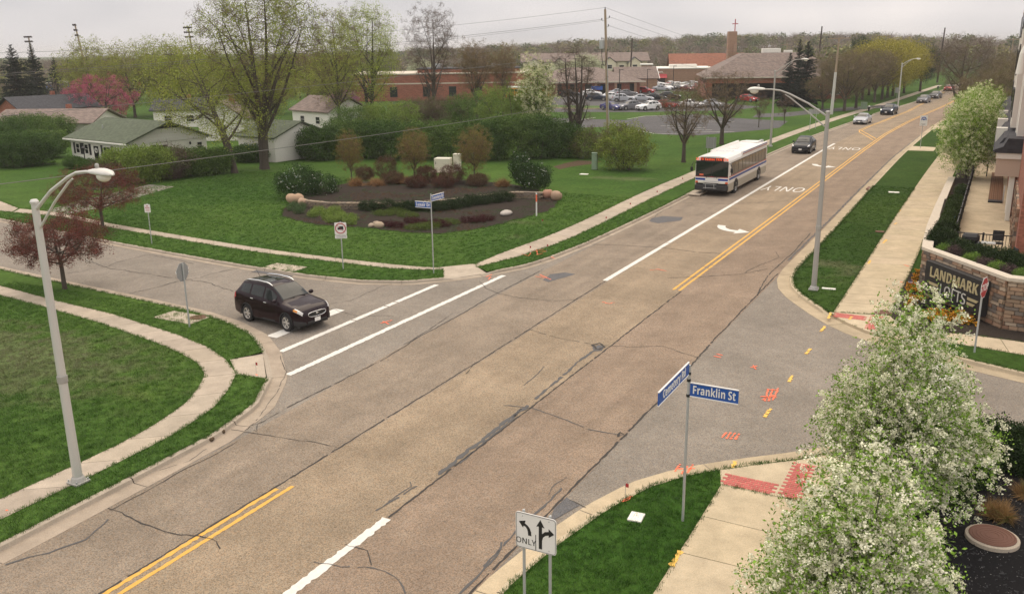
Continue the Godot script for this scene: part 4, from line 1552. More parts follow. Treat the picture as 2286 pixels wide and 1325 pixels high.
func stone_wall_and_sign() -> void:
	var p0 := Vector2(-2.3, -42.8)
	var p1 := Vector2(1.02, -38.4)
	var p2 := Vector2(6.5, -38.0)
	var w := thing("retaining_wall", "retaining wall of tan and brown stones with a pale stone cap", "wall")
	var core := Geo.new()
	var outer := PackedVector2Array([p0, p1, p2, p2 + Vector2(0, -0.4), p1 + Vector2(-0.12, -0.42), p0 + Vector2(0.45, 0.15), Vector2(-2.15, -50), Vector2(-2.3, -60), Vector2(-2.4, -74), Vector2(-2.85, -74), Vector2(-2.75, -60), Vector2(-2.6, -50), Vector2(-2.45, -44.5)])
	core.slab(outer, 0, 1.0)
	core.slab(PackedVector2Array([p0, p1, p2, p2 + Vector2(0, -0.4), p1 + Vector2(-0.12, -0.42), p0 + Vector2(0.45, 0.15)]), 1.0, 2.08)
	part("core", core, M.soil, w)
	var g := Geo.new()
	var front := [p0 + Vector2(-0.10, 0.0), p1 + Vector2(-0.05, 0.12), p2 + Vector2(0, 0.12)]
	var back := [p0 + Vector2(0.42, 0.02), p1 + Vector2(0.10, -0.42), p2 + Vector2(0, -0.44)]
	for k in 2:
		var a: Vector2 = front[k]
		var b: Vector2 = front[k + 1]
		var c: Vector2 = back[k + 1]
		var e: Vector2 = back[k]
		var seg := Geo.new()
		seg.slab(PackedVector2Array([a, b, c, e]), 2.08, 2.21)
		part("cap_stone", seg, M.limestone, w)
	# the cap that runs north beside the walk and falls with it
	var west := [v3(-2.40, 2.21, -42.8), v3(-2.55, 2.0, -46), v3(-2.68, 1.9, -50), v3(-2.80, 1.62, -58), v3(-2.88, 1.3, -66), v3(-2.95, 1.0, -76)]
	for k in west.size() - 1:
		var a: Vector3 = west[k]
		var b: Vector3 = west[k + 1]
		var seg := Geo.new()
		var side := v3(0.46, 0, 0)
		var t := (b - a).normalized() * 0.012
		a += t
		b -= t
		var dn := v3(0, -0.13, 0)
		seg.quad(a, a + side, b + side, b)
		seg.quad(a + dn, a, b, b + dn)
		seg.quad(a + side, a + side + dn, b + side + dn, b + side)
		seg.quad(a + dn, a + side + dn, a + side, a)
		part("cap_stone", seg, M.limestone, w)
		var body := Geo.new()
		var lo := v3(a.x + 0.08, 0, a.z)
		body.quad(v3(a.x + 0.06, 0, a.z), v3(a.x + 0.06, a.y - 0.13, a.z), v3(b.x + 0.06, b.y - 0.13, b.z), v3(b.x + 0.06, 0, b.z))
		body.quad(v3(a.x + 0.4, a.y - 0.13, a.z), v3(a.x + 0.4, 0, a.z), v3(b.x + 0.4, 0, b.z), v3(b.x + 0.4, b.y - 0.13, b.z))
		part("wall_body", body, M.limestone, w)
	stone_courses(w, p0, p1, 0.0, 2.08, [[1.1, 4.5, 0.6, 1.75]], 5)
	stone_courses(w, p1, p2 + Vector2(-2.2, 0), 0.0, 2.08, [], 6)

	# raised beds behind the wall
	var soil := Geo.new()
	soil.flat(PackedVector2Array([p0 + Vector2(0.35, 0.1), p1 + Vector2(0, -0.3), p2 + Vector2(0, -0.3), Vector2(6.5, -42.6), Vector2(-1.3, -42.6), Vector2(-1.3, -60), Vector2(-2.4, -60), Vector2(-2.2, -46)]), 1.75)
	soil.flat(PackedVector2Array(pl([-2.55, -60, -1.3, -60, -1.3, -110, -2.6, -110, -2.5, -76])), 0.95)
	struct("planting_bed", soil, M.mulch)
	var low := Geo.new()
	low.flat(PackedVector2Array(pl([-3.08, -38.4, -2.2, -36.32, -0.45, -37.0, 1.7, -36.9, 5, -35.9, 6.5, -38, 1.02, -38.3, -2.3, -42.7, -2.5, -46.5, -3.0, -46.5])), LAWN + 0.016)
	struct("planting_bed", low, M.mulch)
	keep_off.append(PackedVector2Array(pl([-3.08, -38.4, -2.2, -36.32, -0.45, -37.0, 1.7, -36.9, 20, -31, 45, -60, 45, -110, -2.7, -110, -2.8, -74, -3.0, -46.5])))

	# the sign board, hung on the wall's angled face
	var d := (p1 - p0).normalized()
	var n := Vector2(-d.y, d.x)
	var s := thing("sign_board", "black LANDMARK LOFTS sign board on the angled stone wall", "sign", v3(p0.x, 0, p0.y), atan2(-d.y, d.x))
	var bx := Geo.new()
	bx.box(v3(2.80, 1.12, 0.27), v3(3.84, 1.44, 0.30), Basis.IDENTITY, 0.012)
	part("panel", bx, M.black, s)
	var gold := mat("sign_gold", Color(0.42, 0.36, 0.20), 0.6)
	var pale := mat("sign_silver", Color(0.55, 0.55, 0.50), 0.5)
	var t1 := letters("LANDMARK", "Droid Sans", 700, 0.43, 0.03)
	var o1 := part("lettering", t1, gold, s)
	o1.scale = v3(0.98, 1, 1)
	o1.position = v3(2.83, 1.42, 0.435)
	var t2 := letters("LOFTS", "Droid Sans", 400, 0.46, 0.02)
	var o2 := part("lettering", t2, pale, s)
	o2.scale = v3(1.0, 1, 1)
	o2.position = v3(2.88, 0.83, 0.43)
	for e in [-1, 1]:
		for k in 2:
			var st := Geo.new()
			var y: float = 0.93 - k * 0.2
			var x0: float = 2.88 + e * 0.98
			var x1: float = 2.88 + e * (1.66 - k * 0.18)
			st.plate(PackedVector2Array([Vector2(x0, y - 0.055), Vector2(x1 - e * 0.1, y - 0.055), Vector2(x1, y + 0.055), Vector2(x0, y + 0.055)]), 0.02, Transform3D(Basis.IDENTITY, v3(0, 0, 0.421)))
			part("stripe", st, gold, s)


func loft_building() -> void:
	# only its west front shows, edge on, at the right edge of the view
	var h := thing("loft_building", "brick and white loft building with black canopy roofs at the right edge", "building")
	part("wall", wall_block(1.02, 14, 0, 13.5, -60.5, -104), M.brick, h)
	part("wall", wall_block(1.3, 14, 0, 13.5, -45, -60.45), M.brick, h)
	# stone veneer at the foot of the near end
	var vn := Node3D.new()
	vn.name = "stone_base"
	h.add_child(vn)
	stone_courses(vn, Vector2(1.26, -57.0), Vector2(1.26, -47), 1.1, 3.5, [], 9, 0.22)
	# white bays and corner boards
	for b in [[0.62, -62.5, -66.5, 5.9, 13.4], [0.66, -74, -78, 5.4, 13.4], [0.7, -88, -92, 5.4, 13.4]]:
		part("bay", wall_block(b[0], 1.05, b[3], b[4], b[1], b[2]), M.house_white, h)
		for k in 3:
			var f := Geo.new()
			f.box(v3(b[0] - 0.02, b[3] + 1.4 + k * 2.6, (b[1] + b[2]) / 2), v3(0.06, 1.7, 2.6))
			var o := part("window", f, M.trim, h)
			var pn := Geo.new()
			pn.box(v3(b[0] - 0.055, b[3] + 1.4 + k * 2.6, (b[1] + b[2]) / 2), v3(0.02, 1.5, 2.4))
			part("pane", pn, M.glass, o)
	part("bay", wall_block(0.95, 1.35, 5.6, 13.4, -58.6, -60.4), M.house_white, h)
	# black shingled canopy that runs along the front, with white ends between
	var c := Geo.new()
	c.plate(PackedVector2Array(pl([-0.15, 4.75, 1.0, 4.75, 1.0, 5.75, 0.35, 5.55])), 44, Transform3D(Basis.IDENTITY, v3(0, 0, -103.5)))
	part("canopy_roof", c, M.dark_roof, h)
	for z in [-64.0, -71.5, -80.0]:
		part("canopy_trim", wall_block(-0.12, 0.5, 4.9, 5.75, z, z - 0.7), M.house_white, h)
	# the near entrance canopy: black roof, white trim, tan fascia
	part("canopy_fascia", wall_block(0.10, 2.6, 3.64, 4.62, -57.2, -60.4), mat("fascia_tan", Color(0.52, 0.40, 0.31), 0.7), h)
	part("canopy_trim", wall_block(0.06, 2.6, 4.62, 4.94, -57.1, -60.42), M.house_white, h)
	var r := Geo.new()
	r.plate(PackedVector2Array(pl([-0.05, 4.95, 2.6, 4.95, 2.6, 5.75, 0.55, 5.75, 0.35, 5.3, -0.05, 5.12])), 3.4, Transform3D(Basis.IDENTITY, v3(0, 0, -60.43)))
	part("canopy_roof", r, M.dark_roof, h)
	for z in [-57.5, -60.2]:
		var post := Geo.new()
		post.box(v3(1.02, 2.4, z), v3(0.24, 2.6, 0.24), Basis.IDENTITY, 0.02)
		part("post", post, M.house_white, h)
	var dp := Geo.new()
	dp.tube([v3(0.96, 1.1, -61.2), v3(0.96, 13, -61.2)], [0.06, 0.06], 8)
	part("downspout", dp, M.house_white, h)
	var cone := Geo.new()
	cone.lathe(pl([0.02, 9.2, 0.34, 9.2, 0.26, 10.3, 0.05, 10.9]), 12, Transform3D(Basis.IDENTITY, v3(0.8, 0, -58.0)))
	part("wall_lamp", cone, M.house_white, h)

	# the patio in front of it
	var p := Geo.new()
	p.slab(PackedVector2Array(pl([-1.28, -43.3, 6.5, -43.3, 6.5, -57, 1.3, -57, 1.05, -60, 1.05, -104, -1.28, -104])), 0, 1.1)
	struct("patio", p, M.concrete)
	var rug := Geo.new()
	rug.box(v3(-0.55, 1.12, -92), v3(1.1, 0.04, 5))
	part("patio_mat", rug, M.trim, self)
	tag(get_node("patio_mat"), "dark grey mat lying across the far end of the patio", "mat")
	# timber lined stairwell beside the wall, its handrail at the near end
	var t := thing("stairwell", "brown timber lined stairwell sunk in the patio by the wall", "stairwell", v3(0.35, 1.1, -64))
	for k in 7:
		var b := Geo.new()
		b.col = Color(1, 1, 1) * (0.75 + 0.05 * ((k * 3) % 6))
		b.box(v3(-0.36 + k * 0.115, 0.03 + 0.004 * (k % 2), -7.5), v3(0.105, 0.05, 14))
		part("plank", b, mat("brown_timber", Color(0.20, 0.095, 0.045), 0.85), t)
	var dk := Geo.new()
	dk.box(v3(-0.02, 0.05, -0.1), v3(0.8, 0.1, 0.7))
	part("landing", dk, M.trim, t)
	var rl := Geo.new()
	rl.tube([v3(0.42, 0, 0.1), v3(0.42, 0.85, 0.1), v3(0.42, 0.95, -1.0), v3(0.42, 0, -1.0)], [0.025, 0.025, 0.025, 0.025], 6)
	part("handrail", rl, M.galvanised, t)
	railing("long black metal railing along the patio edge above the walk", v3(-1.3, 1.1, -47.6), v3(-1.3, 1.1, -92))
	railing("black metal railing across the near end of the patio", v3(-1.3, 1.1, -43.4), v3(6.2, 1.1, -43.4))
	railing("black metal railing that parts the two near patio bays", v3(-1.3, 1.1, -47.5), v3(1.2, 1.1, -47.5))
	railing("short black metal railing at the near patio corner", v3(-1.3, 1.1, -43.45), v3(-1.3, 1.1, -47.4))


func railing(label: String, a: Vector3, b: Vector3) -> void:
	var h := thing("railing", label, "railing", a, atan2(-(b.z - a.z), b.x - a.x), "patio railings")
	var l := a.distance_to(b)
	var top := Geo.new()
	top.box(v3(l / 2, 1.0, 0), v3(l, 0.045, 0.06), Basis.IDENTITY, 0.006)
	part("top_rail", top, M.black, h)
	var low := Geo.new()
	low.box(v3(l / 2, 0.14, 0), v3(l, 0.035, 0.035))
	part("bottom_rail", low, M.black, h)
	var n := int(l / 2.4) + 1
	for k in n + 1:
		var p := Geo.new()
		p.box(v3(l * k / n, 0.54, 0), v3(0.09, 1.08, 0.09), Basis.IDENTITY, 0.01)
		part("post", p, M.black, h)
	var bar_mesh := Geo.new()
	bar_mesh.box(Vector3.ZERO, v3(0.022, 0.85, 0.022))
	var mesh := bar_mesh.commit()
	var m := int(l / 0.135)
	for k in range(1, m):
		var o := part("baluster", mesh, M.black, h)
		o.position = v3(l * k / m, 0.57, 0)


# ---------------------------------------------------------------- vehicles

class CarShape:
	# a car's skin as rings across it: along s from the front, round by j from the middle of its floor (0) to the middle of its top (8)
	var length := 4.7
	var keys := []          # [s, belt height, top height, half width, half width of the roof]
	var axles := []
	var arch := 0.42
	var axle_y := 0.36
	var sill := 0.27

	func at_key(s: float) -> Array:
		for i in keys.size() - 1:
			if s <= keys[i + 1][0]:
				var t: float = (s - keys[i][0]) / (keys[i + 1][0] - keys[i][0])
				var out := []
				for k in 5:
					out.append(lerpf(keys[i][k], keys[i + 1][k], t))
				return out
		return keys[-1]

	func ring(s: float) -> Array:
		var k := at_key(clampf(s, 0.0, length))
		var belt: float = k[1]
		var top: float = k[2]
		var hw: float = k[3]
		var wr: float = k[4]
		var yb := sill
		var near := 9.0
		for a in axles:
			var d: float = absf(s - a)
			near = minf(near, d)
			if d < arch:
				yb = maxf(yb, axle_y + sqrt(arch * arch - d * d))
		var end := minf(s, length - s)
		if end < 0.25:
			yb = maxf(yb, lerpf(sill + 0.1, sill, end / 0.25))
		var flare := 0.0 if near > arch * 1.3 else 0.015
		var y3 := maxf(lerpf(sill, belt, 0.55), yb + 0.05)
		var y4 := maxf(belt - 0.1, yb + 0.08)
		return [Vector2(0, yb), Vector2(hw * 0.93, yb), Vector2(hw * 0.985 + flare, yb + 0.03), Vector2(hw + flare, y3), Vector2(hw * 0.985, y4), Vector2(hw * 0.945, maxf(belt, y4 + 0.01)),
			Vector2(wr, maxf(top - 0.07, belt + 0.012)), Vector2(wr * 0.86, maxf(top - 0.02, belt + 0.02)), Vector2(0, maxf(top, belt + 0.03))]

	func point(s: float, j: float, side: float) -> Vector3:
		var r := ring(s)
		var i := clampi(int(j), 0, 7)
		var p: Vector2 = r[i].lerp(r[i + 1], j - i)
		return Vector3(p.x * side, p.y, length / 2 - s)

	func stations() -> Array:
		var out := []
		for k in keys:
			out.append(k[0])
		for a in axles:
			for d in [-1.02, -0.99, -0.9, -0.72, -0.45, -0.15, 0.15, 0.45, 0.72, 0.9, 0.99, 1.02]:
				out.append(a + d * arch)
		out.sort()
		return out

	func skin(g: Geo, ss: Array, js: Array, side: float, lift: float) -> void:
		# the part of the skin over the given stations and ring places, lifted off it by lift
		var rows := []
		for s in ss:
			var row := []
			for j in js:
				row.append(point(s, j, side))
			rows.append(row)
		var norms := []
		for a in ss.size():
			var row := []
			for b in js.size():
				var ds: Vector3 = rows[mini(a + 1, ss.size() - 1)][b] - rows[maxi(a - 1, 0)][b]
				var dj: Vector3 = rows[a][mini(b + 1, js.size() - 1)] - rows[a][maxi(b - 1, 0)]
				var n := ds.cross(dj) * side
				row.append(n.normalized() if n.length() > 1e-7 else Vector3.UP)
			norms.append(row)
		var k := g.v.size()
		for a in ss.size():
			for b in js.size():
				g.v.append(rows[a][b] + norms[a][b] * lift)
				g.n.append(norms[a][b])
				g.c.append(g.col)
		for a in ss.size() - 1:
			for b in js.size() - 1:
				var q: int = k + a * js.size() + b
				var w: int = q + js.size()
				if side > 0:
					g.ix.append_array([q, q + 1, w, q + 1, w + 1, w])
				else:
					g.ix.append_array([q, w, q + 1, q + 1, w, w + 1])


func span(a: float, b: float, n: int) -> Array:
	var out := []
	for k in n + 1:
		out.append(lerpf(a, b, float(k) / n))
	return out


func wheel_meshes(r: float, w: float, spokes: int) -> Array:
	var key := "wheel%.2f_%d" % [r, spokes]
	if shared.has(key):
		return shared[key]
	var lie := Transform3D(Basis(Vector3(0, 1, 0), Vector3(1, 0, 0), Vector3(0, 0, -1)), Vector3.ZERO)   # the lathe's axis laid along x
	var tyre := Geo.new()
	tyre.lathe([Vector2(r * 0.66, -w / 2), Vector2(r * 0.93, -w / 2), Vector2(r, -w / 2 + 0.035), Vector2(r, w / 2 - 0.035), Vector2(r * 0.93, w / 2), Vector2(r * 0.66, w / 2)], 28, lie)
	var hub := Geo.new()
	hub.col = Color(0.06, 0.06, 0.06)
	hub.lathe([Vector2(r * 0.66, 0.02), Vector2(0.001, 0.03)], 24, lie)
	hub.col = Color.WHITE
	hub.lathe([Vector2(r * 0.66, -w / 2), Vector2(r * 0.68, w / 2 - 0.005), Vector2(r * 0.60, w / 2 - 0.01), Vector2(r * 0.58, 0.03)], 24, lie)
	for k in spokes:
		var a := TAU * k / spokes
		hub.box(Vector3(w / 2 - 0.045, 0.36 * r * sin(a), 0.36 * r * cos(a)), Vector3(0.03, 0.56 * r, 0.17 * r), Basis(Vector3.RIGHT, PI / 2 - a + 0.0) , 0.006)
	hub.lathe([Vector2(0.15 * r, w / 2 - 0.05), Vector2(0.13 * r, w / 2 - 0.02), Vector2(0.001, w / 2 - 0.018)], 12, lie)
	shared[key] = [tyre.commit(), hub.commit()]
	return shared[key]


func add_wheels(root: Node3D, axles: Array, track: float, r: float, w: float, spokes: int, rim_mat: Material) -> void:
	var m := wheel_meshes(r, w, spokes)
	for z in axles:
		for s in [1, -1]:
			var t := part("wheel", m[0], M.tyre, root)
			t.position = Vector3(s * track, r, z)
			if s < 0:
				t.rotation.y = PI
			part("rim", m[1], rim_mat, t)


func car(called: String, label: String, paint: Material, kind: String) -> Node3D:
	var root := thing(called, label, "car")
	var c := CarShape.new()
	var win := []       # side windows, from and to along s
	var shield := [1.3, 2.0]
	var rear := [4.2, 4.5]
	if kind == "suv":
		c.length = 4.68
		c.keys = [[0.0, 0.66, 0.70, 0.60, 0.50], [0.05, 0.78, 0.83, 0.72, 0.58], [0.16, 0.88, 0.93, 0.82, 0.66], [0.35, 0.95, 1.0, 0.89, 0.72], [0.7, 0.99, 1.06, 0.93, 0.74], [1.15, 1.03, 1.12, 0.94, 0.76], [1.28, 1.05, 1.16, 0.94, 0.75], [1.7, 1.06, 1.44, 0.94, 0.68], [2.08, 1.07, 1.63, 0.94, 0.63], [2.5, 1.09, 1.69, 0.94, 0.62], [3.1, 1.12, 1.70, 0.94, 0.62], [3.8, 1.16, 1.66, 0.935, 0.62], [4.15, 1.18, 1.60, 0.92, 0.60], [4.38, 1.18, 1.42, 0.90, 0.62], [4.52, 1.12, 1.20, 0.88, 0.66], [4.62, 0.95, 1.0, 0.85, 0.66], [4.68, 0.7, 0.74, 0.80, 0.6]]
		c.axles = [0.93, 3.63]
		win = [[1.66, 2.42], [2.52, 3.34], [3.44, 4.08]]
		shield = [1.34, 2.04]
		rear = [4.17, 4.47]
	elif kind == "crossover":
		c.length = 4.65
		c.keys = [[0.0, 0.64, 0.68, 0.62, 0.5], [0.05, 0.76, 0.81, 0.75, 0.6], [0.18, 0.85, 0.90, 0.85, 0.68], [0.45, 0.93, 0.99, 0.91, 0.72], [1.2, 0.99, 1.07, 0.94, 0.76], [1.36, 1.0, 1.1, 0.94, 0.74], [1.8, 1.02, 1.38, 0.94, 0.66], [2.15, 1.04, 1.56, 0.94, 0.61], [2.6, 1.06, 1.62, 0.94, 0.60], [3.2, 1.09, 1.61, 0.94, 0.59], [3.8, 1.12, 1.53, 0.93, 0.58], [4.2, 1.12, 1.36, 0.91, 0.60], [4.45, 1.08, 1.14, 0.88, 0.66], [4.58, 0.95, 1.0, 0.85, 0.66], [4.65, 0.7, 0.74, 0.8, 0.6]]
		c.axles = [0.9, 3.65]
		win = [[1.76, 2.45], [2.55, 3.3], [3.38, 3.9]]
		shield = [1.42, 2.1]
		rear = [3.85, 4.4]
	else:
		c.length = 4.75
		c.sill = 0.22
		c.arch = 0.37
		c.axle_y = 0.32
		c.keys = [[0.0, 0.52, 0.56, 0.60, 0.5], [0.05, 0.64, 0.68, 0.72, 0.6], [0.2, 0.72, 0.76, 0.82, 0.66], [0.5, 0.80, 0.85, 0.88, 0.7], [1.25, 0.88, 0.95, 0.91, 0.74], [1.4, 0.9, 0.98, 0.91, 0.72], [1.9, 0.91, 1.26, 0.91, 0.62], [2.25, 0.92, 1.40, 0.91, 0.57], [2.7, 0.93, 1.45, 0.91, 0.56], [3.2, 0.95, 1.41, 0.905, 0.56], [3.7, 0.97, 1.22, 0.90, 0.6], [4.05, 0.97, 1.04, 0.89, 0.66], [4.45, 0.95, 1.0, 0.86, 0.68], [4.65, 0.85, 0.9, 0.82, 0.66], [4.75, 0.6, 0.64, 0.76, 0.6]]
		c.axles = [0.92, 3.7]
		win = [[1.8, 2.5], [2.58, 3.3]]
		shield = [1.46, 2.2]
		rear = [3.28, 3.98]
	var l := c.length
	var body := Geo.new()
	var all := c.stations()
	for s in [1.0, -1.0]:
		c.skin(body, all, [0.0, 1.0, 2.0, 3.0, 4.0, 5.0, 6.0, 7.0, 8.0], s, 0.0)
		# close the ends
		for e in [0.0, l]:
			var mid := c.point(e, 0.0, s)
			for j in range(0, 8):
				var a := c.point(e, j, s)
				var b := c.point(e, j + 1, s)
				if (s > 0) == (e == 0.0):
					body.tri(mid, a, b)
				else:
					body.tri(mid, b, a)
	part("body", body, paint, root)
	var under := Geo.new()
	under.box(Vector3(0, 0.45, 0), Vector3(1.55, 0.5, l - 0.5))
	part("underbody", under, M.trim, root)
	# glass
	var g := Geo.new()
	for s in [1.0, -1.0]:
		c.skin(g, span(shield[0], shield[1], 6), [6.35, 6.7, 7.0, 7.5, 8.0], s, 0.012)
	part("windscreen", g, M.glass, root)
	g = Geo.new()
	for s in [1.0, -1.0]:
		c.skin(g, span(rear[0], rear[1], 4), [6.4, 6.7, 7.0, 7.5, 8.0], s, 0.012)
	part("rear_window", g, M.glass, root)
	for s in [1.0, -1.0]:
		for w in win:
			g = Geo.new()
			c.skin(g, span(w[0], w[1], 4), [5.12, 5.5, 5.86], s, 0.012)
			part("side_window", g, M.glass, root)
		for k in 2:
			var a: float = win[k][0] - (0.2 if k == 0 else 0.06)
			var b: float = win[k][1] + 0.05
			var door := Geo.new()
			c.skin(door, span(a, b, 8), [2.2, 3.0, 3.5, 4.0, 4.5, 4.98], s, 0.008)
			var dn := part("door", door, paint, root)
			var hd := Geo.new()
			var hp := c.point(b - 0.2, 4.25, s)
			hd.box(hp + Vector3(s * 0.03, 0, 0), Vector3(0.03, 0.035, 0.2), Basis.IDENTITY, 0.008)
			part("handle", hd, M.chrome if kind == "suv" else paint, dn)
		var mr := Geo.new()
		var mp := c.point(win[0][0] - 0.12, 5.2, s)
		mr.ball(mp + Vector3(s * 0.14, 0.06, 0), Vector3(0.13, 0.085, 0.08), 10, 8)
		part("mirror", mr, paint, root)
		var hl := Geo.new()
		c.skin(hl, span(0.07, 0.42, 5), [4.1, 4.6, 5.0, 5.4], s, 0.012)
		part("headlight", hl, M.chrome if kind != "suv" else M.alloy, root)
		if kind == "suv":
			var am := Geo.new()
			c.skin(am, span(0.26, 0.46, 3), [4.2, 4.6, 5.0], s, 0.02)
			part("indicator", am, mat("amber", Color(0.75, 0.28, 0.03), 0.3), root)
		var tl := Geo.new()
		c.skin(tl, span(l - 0.28, l - 0.07, 4), [3.6, 4.2, 4.8], s, 0.012)
		part("tail_light", tl, M.sign_red, root)
		var lip := Geo.new()
		for a in c.axles:
			var path := []
			var rr := []
			for q in 13:
				var th := lerpf(-0.15, PI + 0.15, q / 12.0)
				var p := c.point(a, 3.0, s)
				path.append(Vector3(p.x * 0.985, c.axle_y + (c.arch - 0.005) * sin(th), l / 2 - a + (c.arch - 0.005) * cos(th)))
				rr.append(0.022)
			lip.tube(path, rr, 6)
		part("arch_lip", lip, M.trim if kind != "sedan" else paint, root)
		var sk := Geo.new()
		sk.box(Vector3(s * c.keys[6][3] * 0.955, c.sill + 0.05, l / 2 - (c.axles[0] + c.axles[1]) / 2), Vector3(0.06, 0.11, c.axles[1] - c.axles[0] - 2 * c.arch - 0.05), Basis.IDENTITY, 0.02)
		part("sill", sk, M.trim, root)
	var fy: float = c.keys[1][1]
	var gr := Geo.new()
	gr.box(Vector3(0, fy - 0.09, l / 2 - 0.035), Vector3(0.86, 0.17, 0.10), Basis.IDENTITY, 0.03)
	gr.box(Vector3(0, c.sill + 0.13, l / 2 - 0.03), Vector3(1.1, 0.14, 0.08), Basis.IDENTITY, 0.03)
	part("grille", gr, M.black, root)
	if kind == "suv":
		var fr := Geo.new()
		var oval := []
		var rr := []
		for k in 25:
			var a := TAU * k / 24
			var cx := signf(cos(a)) * pow(absf(cos(a)), 0.55)
			oval.append(Vector3(0.47 * cx * (1.0 + 0.12 * sin(a)), fy - 0.085 + 0.10 * signf(sin(a)) * pow(absf(sin(a)), 0.8), l / 2 + 0.012))
			rr.append(0.017)
		fr.tube(oval, rr, 6, false)
		fr.ball(Vector3(0, fy - 0.06, l / 2 + 0.015), Vector3(0.075, 0.038, 0.012), 12, 6)
		part("grille_frame", fr, M.chrome, root)
		var rails := Geo.new()
		for s in [1.0, -1.0]:
			rails = Geo.new()
			var path := []
			var wr := []
			for q in 11:
				var sx := lerpf(2.12, 4.05, q / 10.0)
				var p := c.point(sx, 6.6, s)
				var e: float = minf(q, 10 - q)
				path.append(p + Vector3(0, 0.035 + 0.035 * minf(e, 1.0), 0))
				wr.append(0.028 if e > 0 else 0.012)
			rails.tube(path, wr, 8)
			part("roof_rail", rails, M.chrome, root)
		var sun_roof := Geo.new()
		for s in [1.0, -1.0]:
			c.skin(sun_roof, span(2.55, 3.75, 6), [7.15, 7.5, 8.0], s, 0.008)
		part("roof_glass", sun_roof, M.glass, root)
		var fog := Geo.new()
		for s in [1.0, -1.0]:
			fog.ball(Vector3(s * 0.62, c.sill + 0.17, l / 2 - 0.06), Vector3(0.07, 0.05, 0.04), 10, 6)
		part("fog_lamp", fog, M.lamp_lens, root)
		var lower := Geo.new()
		for s in [1.0, -1.0]:
			c.skin(lower, span(0.0, 0.45, 6), [1.0, 2.0, 2.6], s, 0.014)
		part("bumper", lower, M.trim, root)
		var wp := Geo.new()
		wp.tube([Vector3(0.5, 1.19, l / 2 - 1.30), Vector3(-0.15, 1.20, l / 2 - 1.36)], [0.012, 0.01], 5)
		wp.tube([Vector3(-0.1, 1.19, l / 2 - 1.30), Vector3(-0.62, 1.18, l / 2 - 1.36)], [0.012, 0.01], 5)
		part("wiper", wp, M.black, root)
		var an := Geo.new()
		an.tube([Vector3(0.1, 1.65, l / 2 - 3.9), Vector3(0.1, 1.95, l / 2 - 4.15)], [0.012, 0.006], 5)
		part("aerial", an, M.black, root)
	var np := Geo.new()
	np.box(Vector3(0, c.sill + 0.20, l / 2 + 0.022), Vector3(0.31, 0.155, 0.012), Basis.IDENTITY, 0.004)
	part("number_plate", np, M.sign_white, root)
	var bk := Geo.new()
	bk.box(Vector3(0, 0.75, -l / 2 - 0.004), Vector3(0.5, 0.16, 0.03), Basis.IDENTITY, 0.01)
	part("number_plate", bk, M.sign_white, root)
	var r := c.axle_y
	add_wheels(root, [l / 2 - c.axles[0], l / 2 - c.axles[1]], c.keys[6][3] - 0.10, r, 0.22, 6 if kind == "suv" else 5, M.alloy)
	return root


func repaint(o: Node3D, paint: Material) -> void:
	for k in o.get_children():
		var n := String(k.name).rstrip("0123456789_")
		if n in ["body", "door", "mirror"]:
			k.material_override = paint
	# a copy keeps its source's shape and glass and takes its own colour


func car_paint(called: String, c: Color) -> StandardMaterial3D:
	var m := mat(called, c, 0.45, 0.0, 0.12)
	m.clearcoat_enabled = true
	m.clearcoat = 0.45
	m.clearcoat_roughness = 0.06
	return m


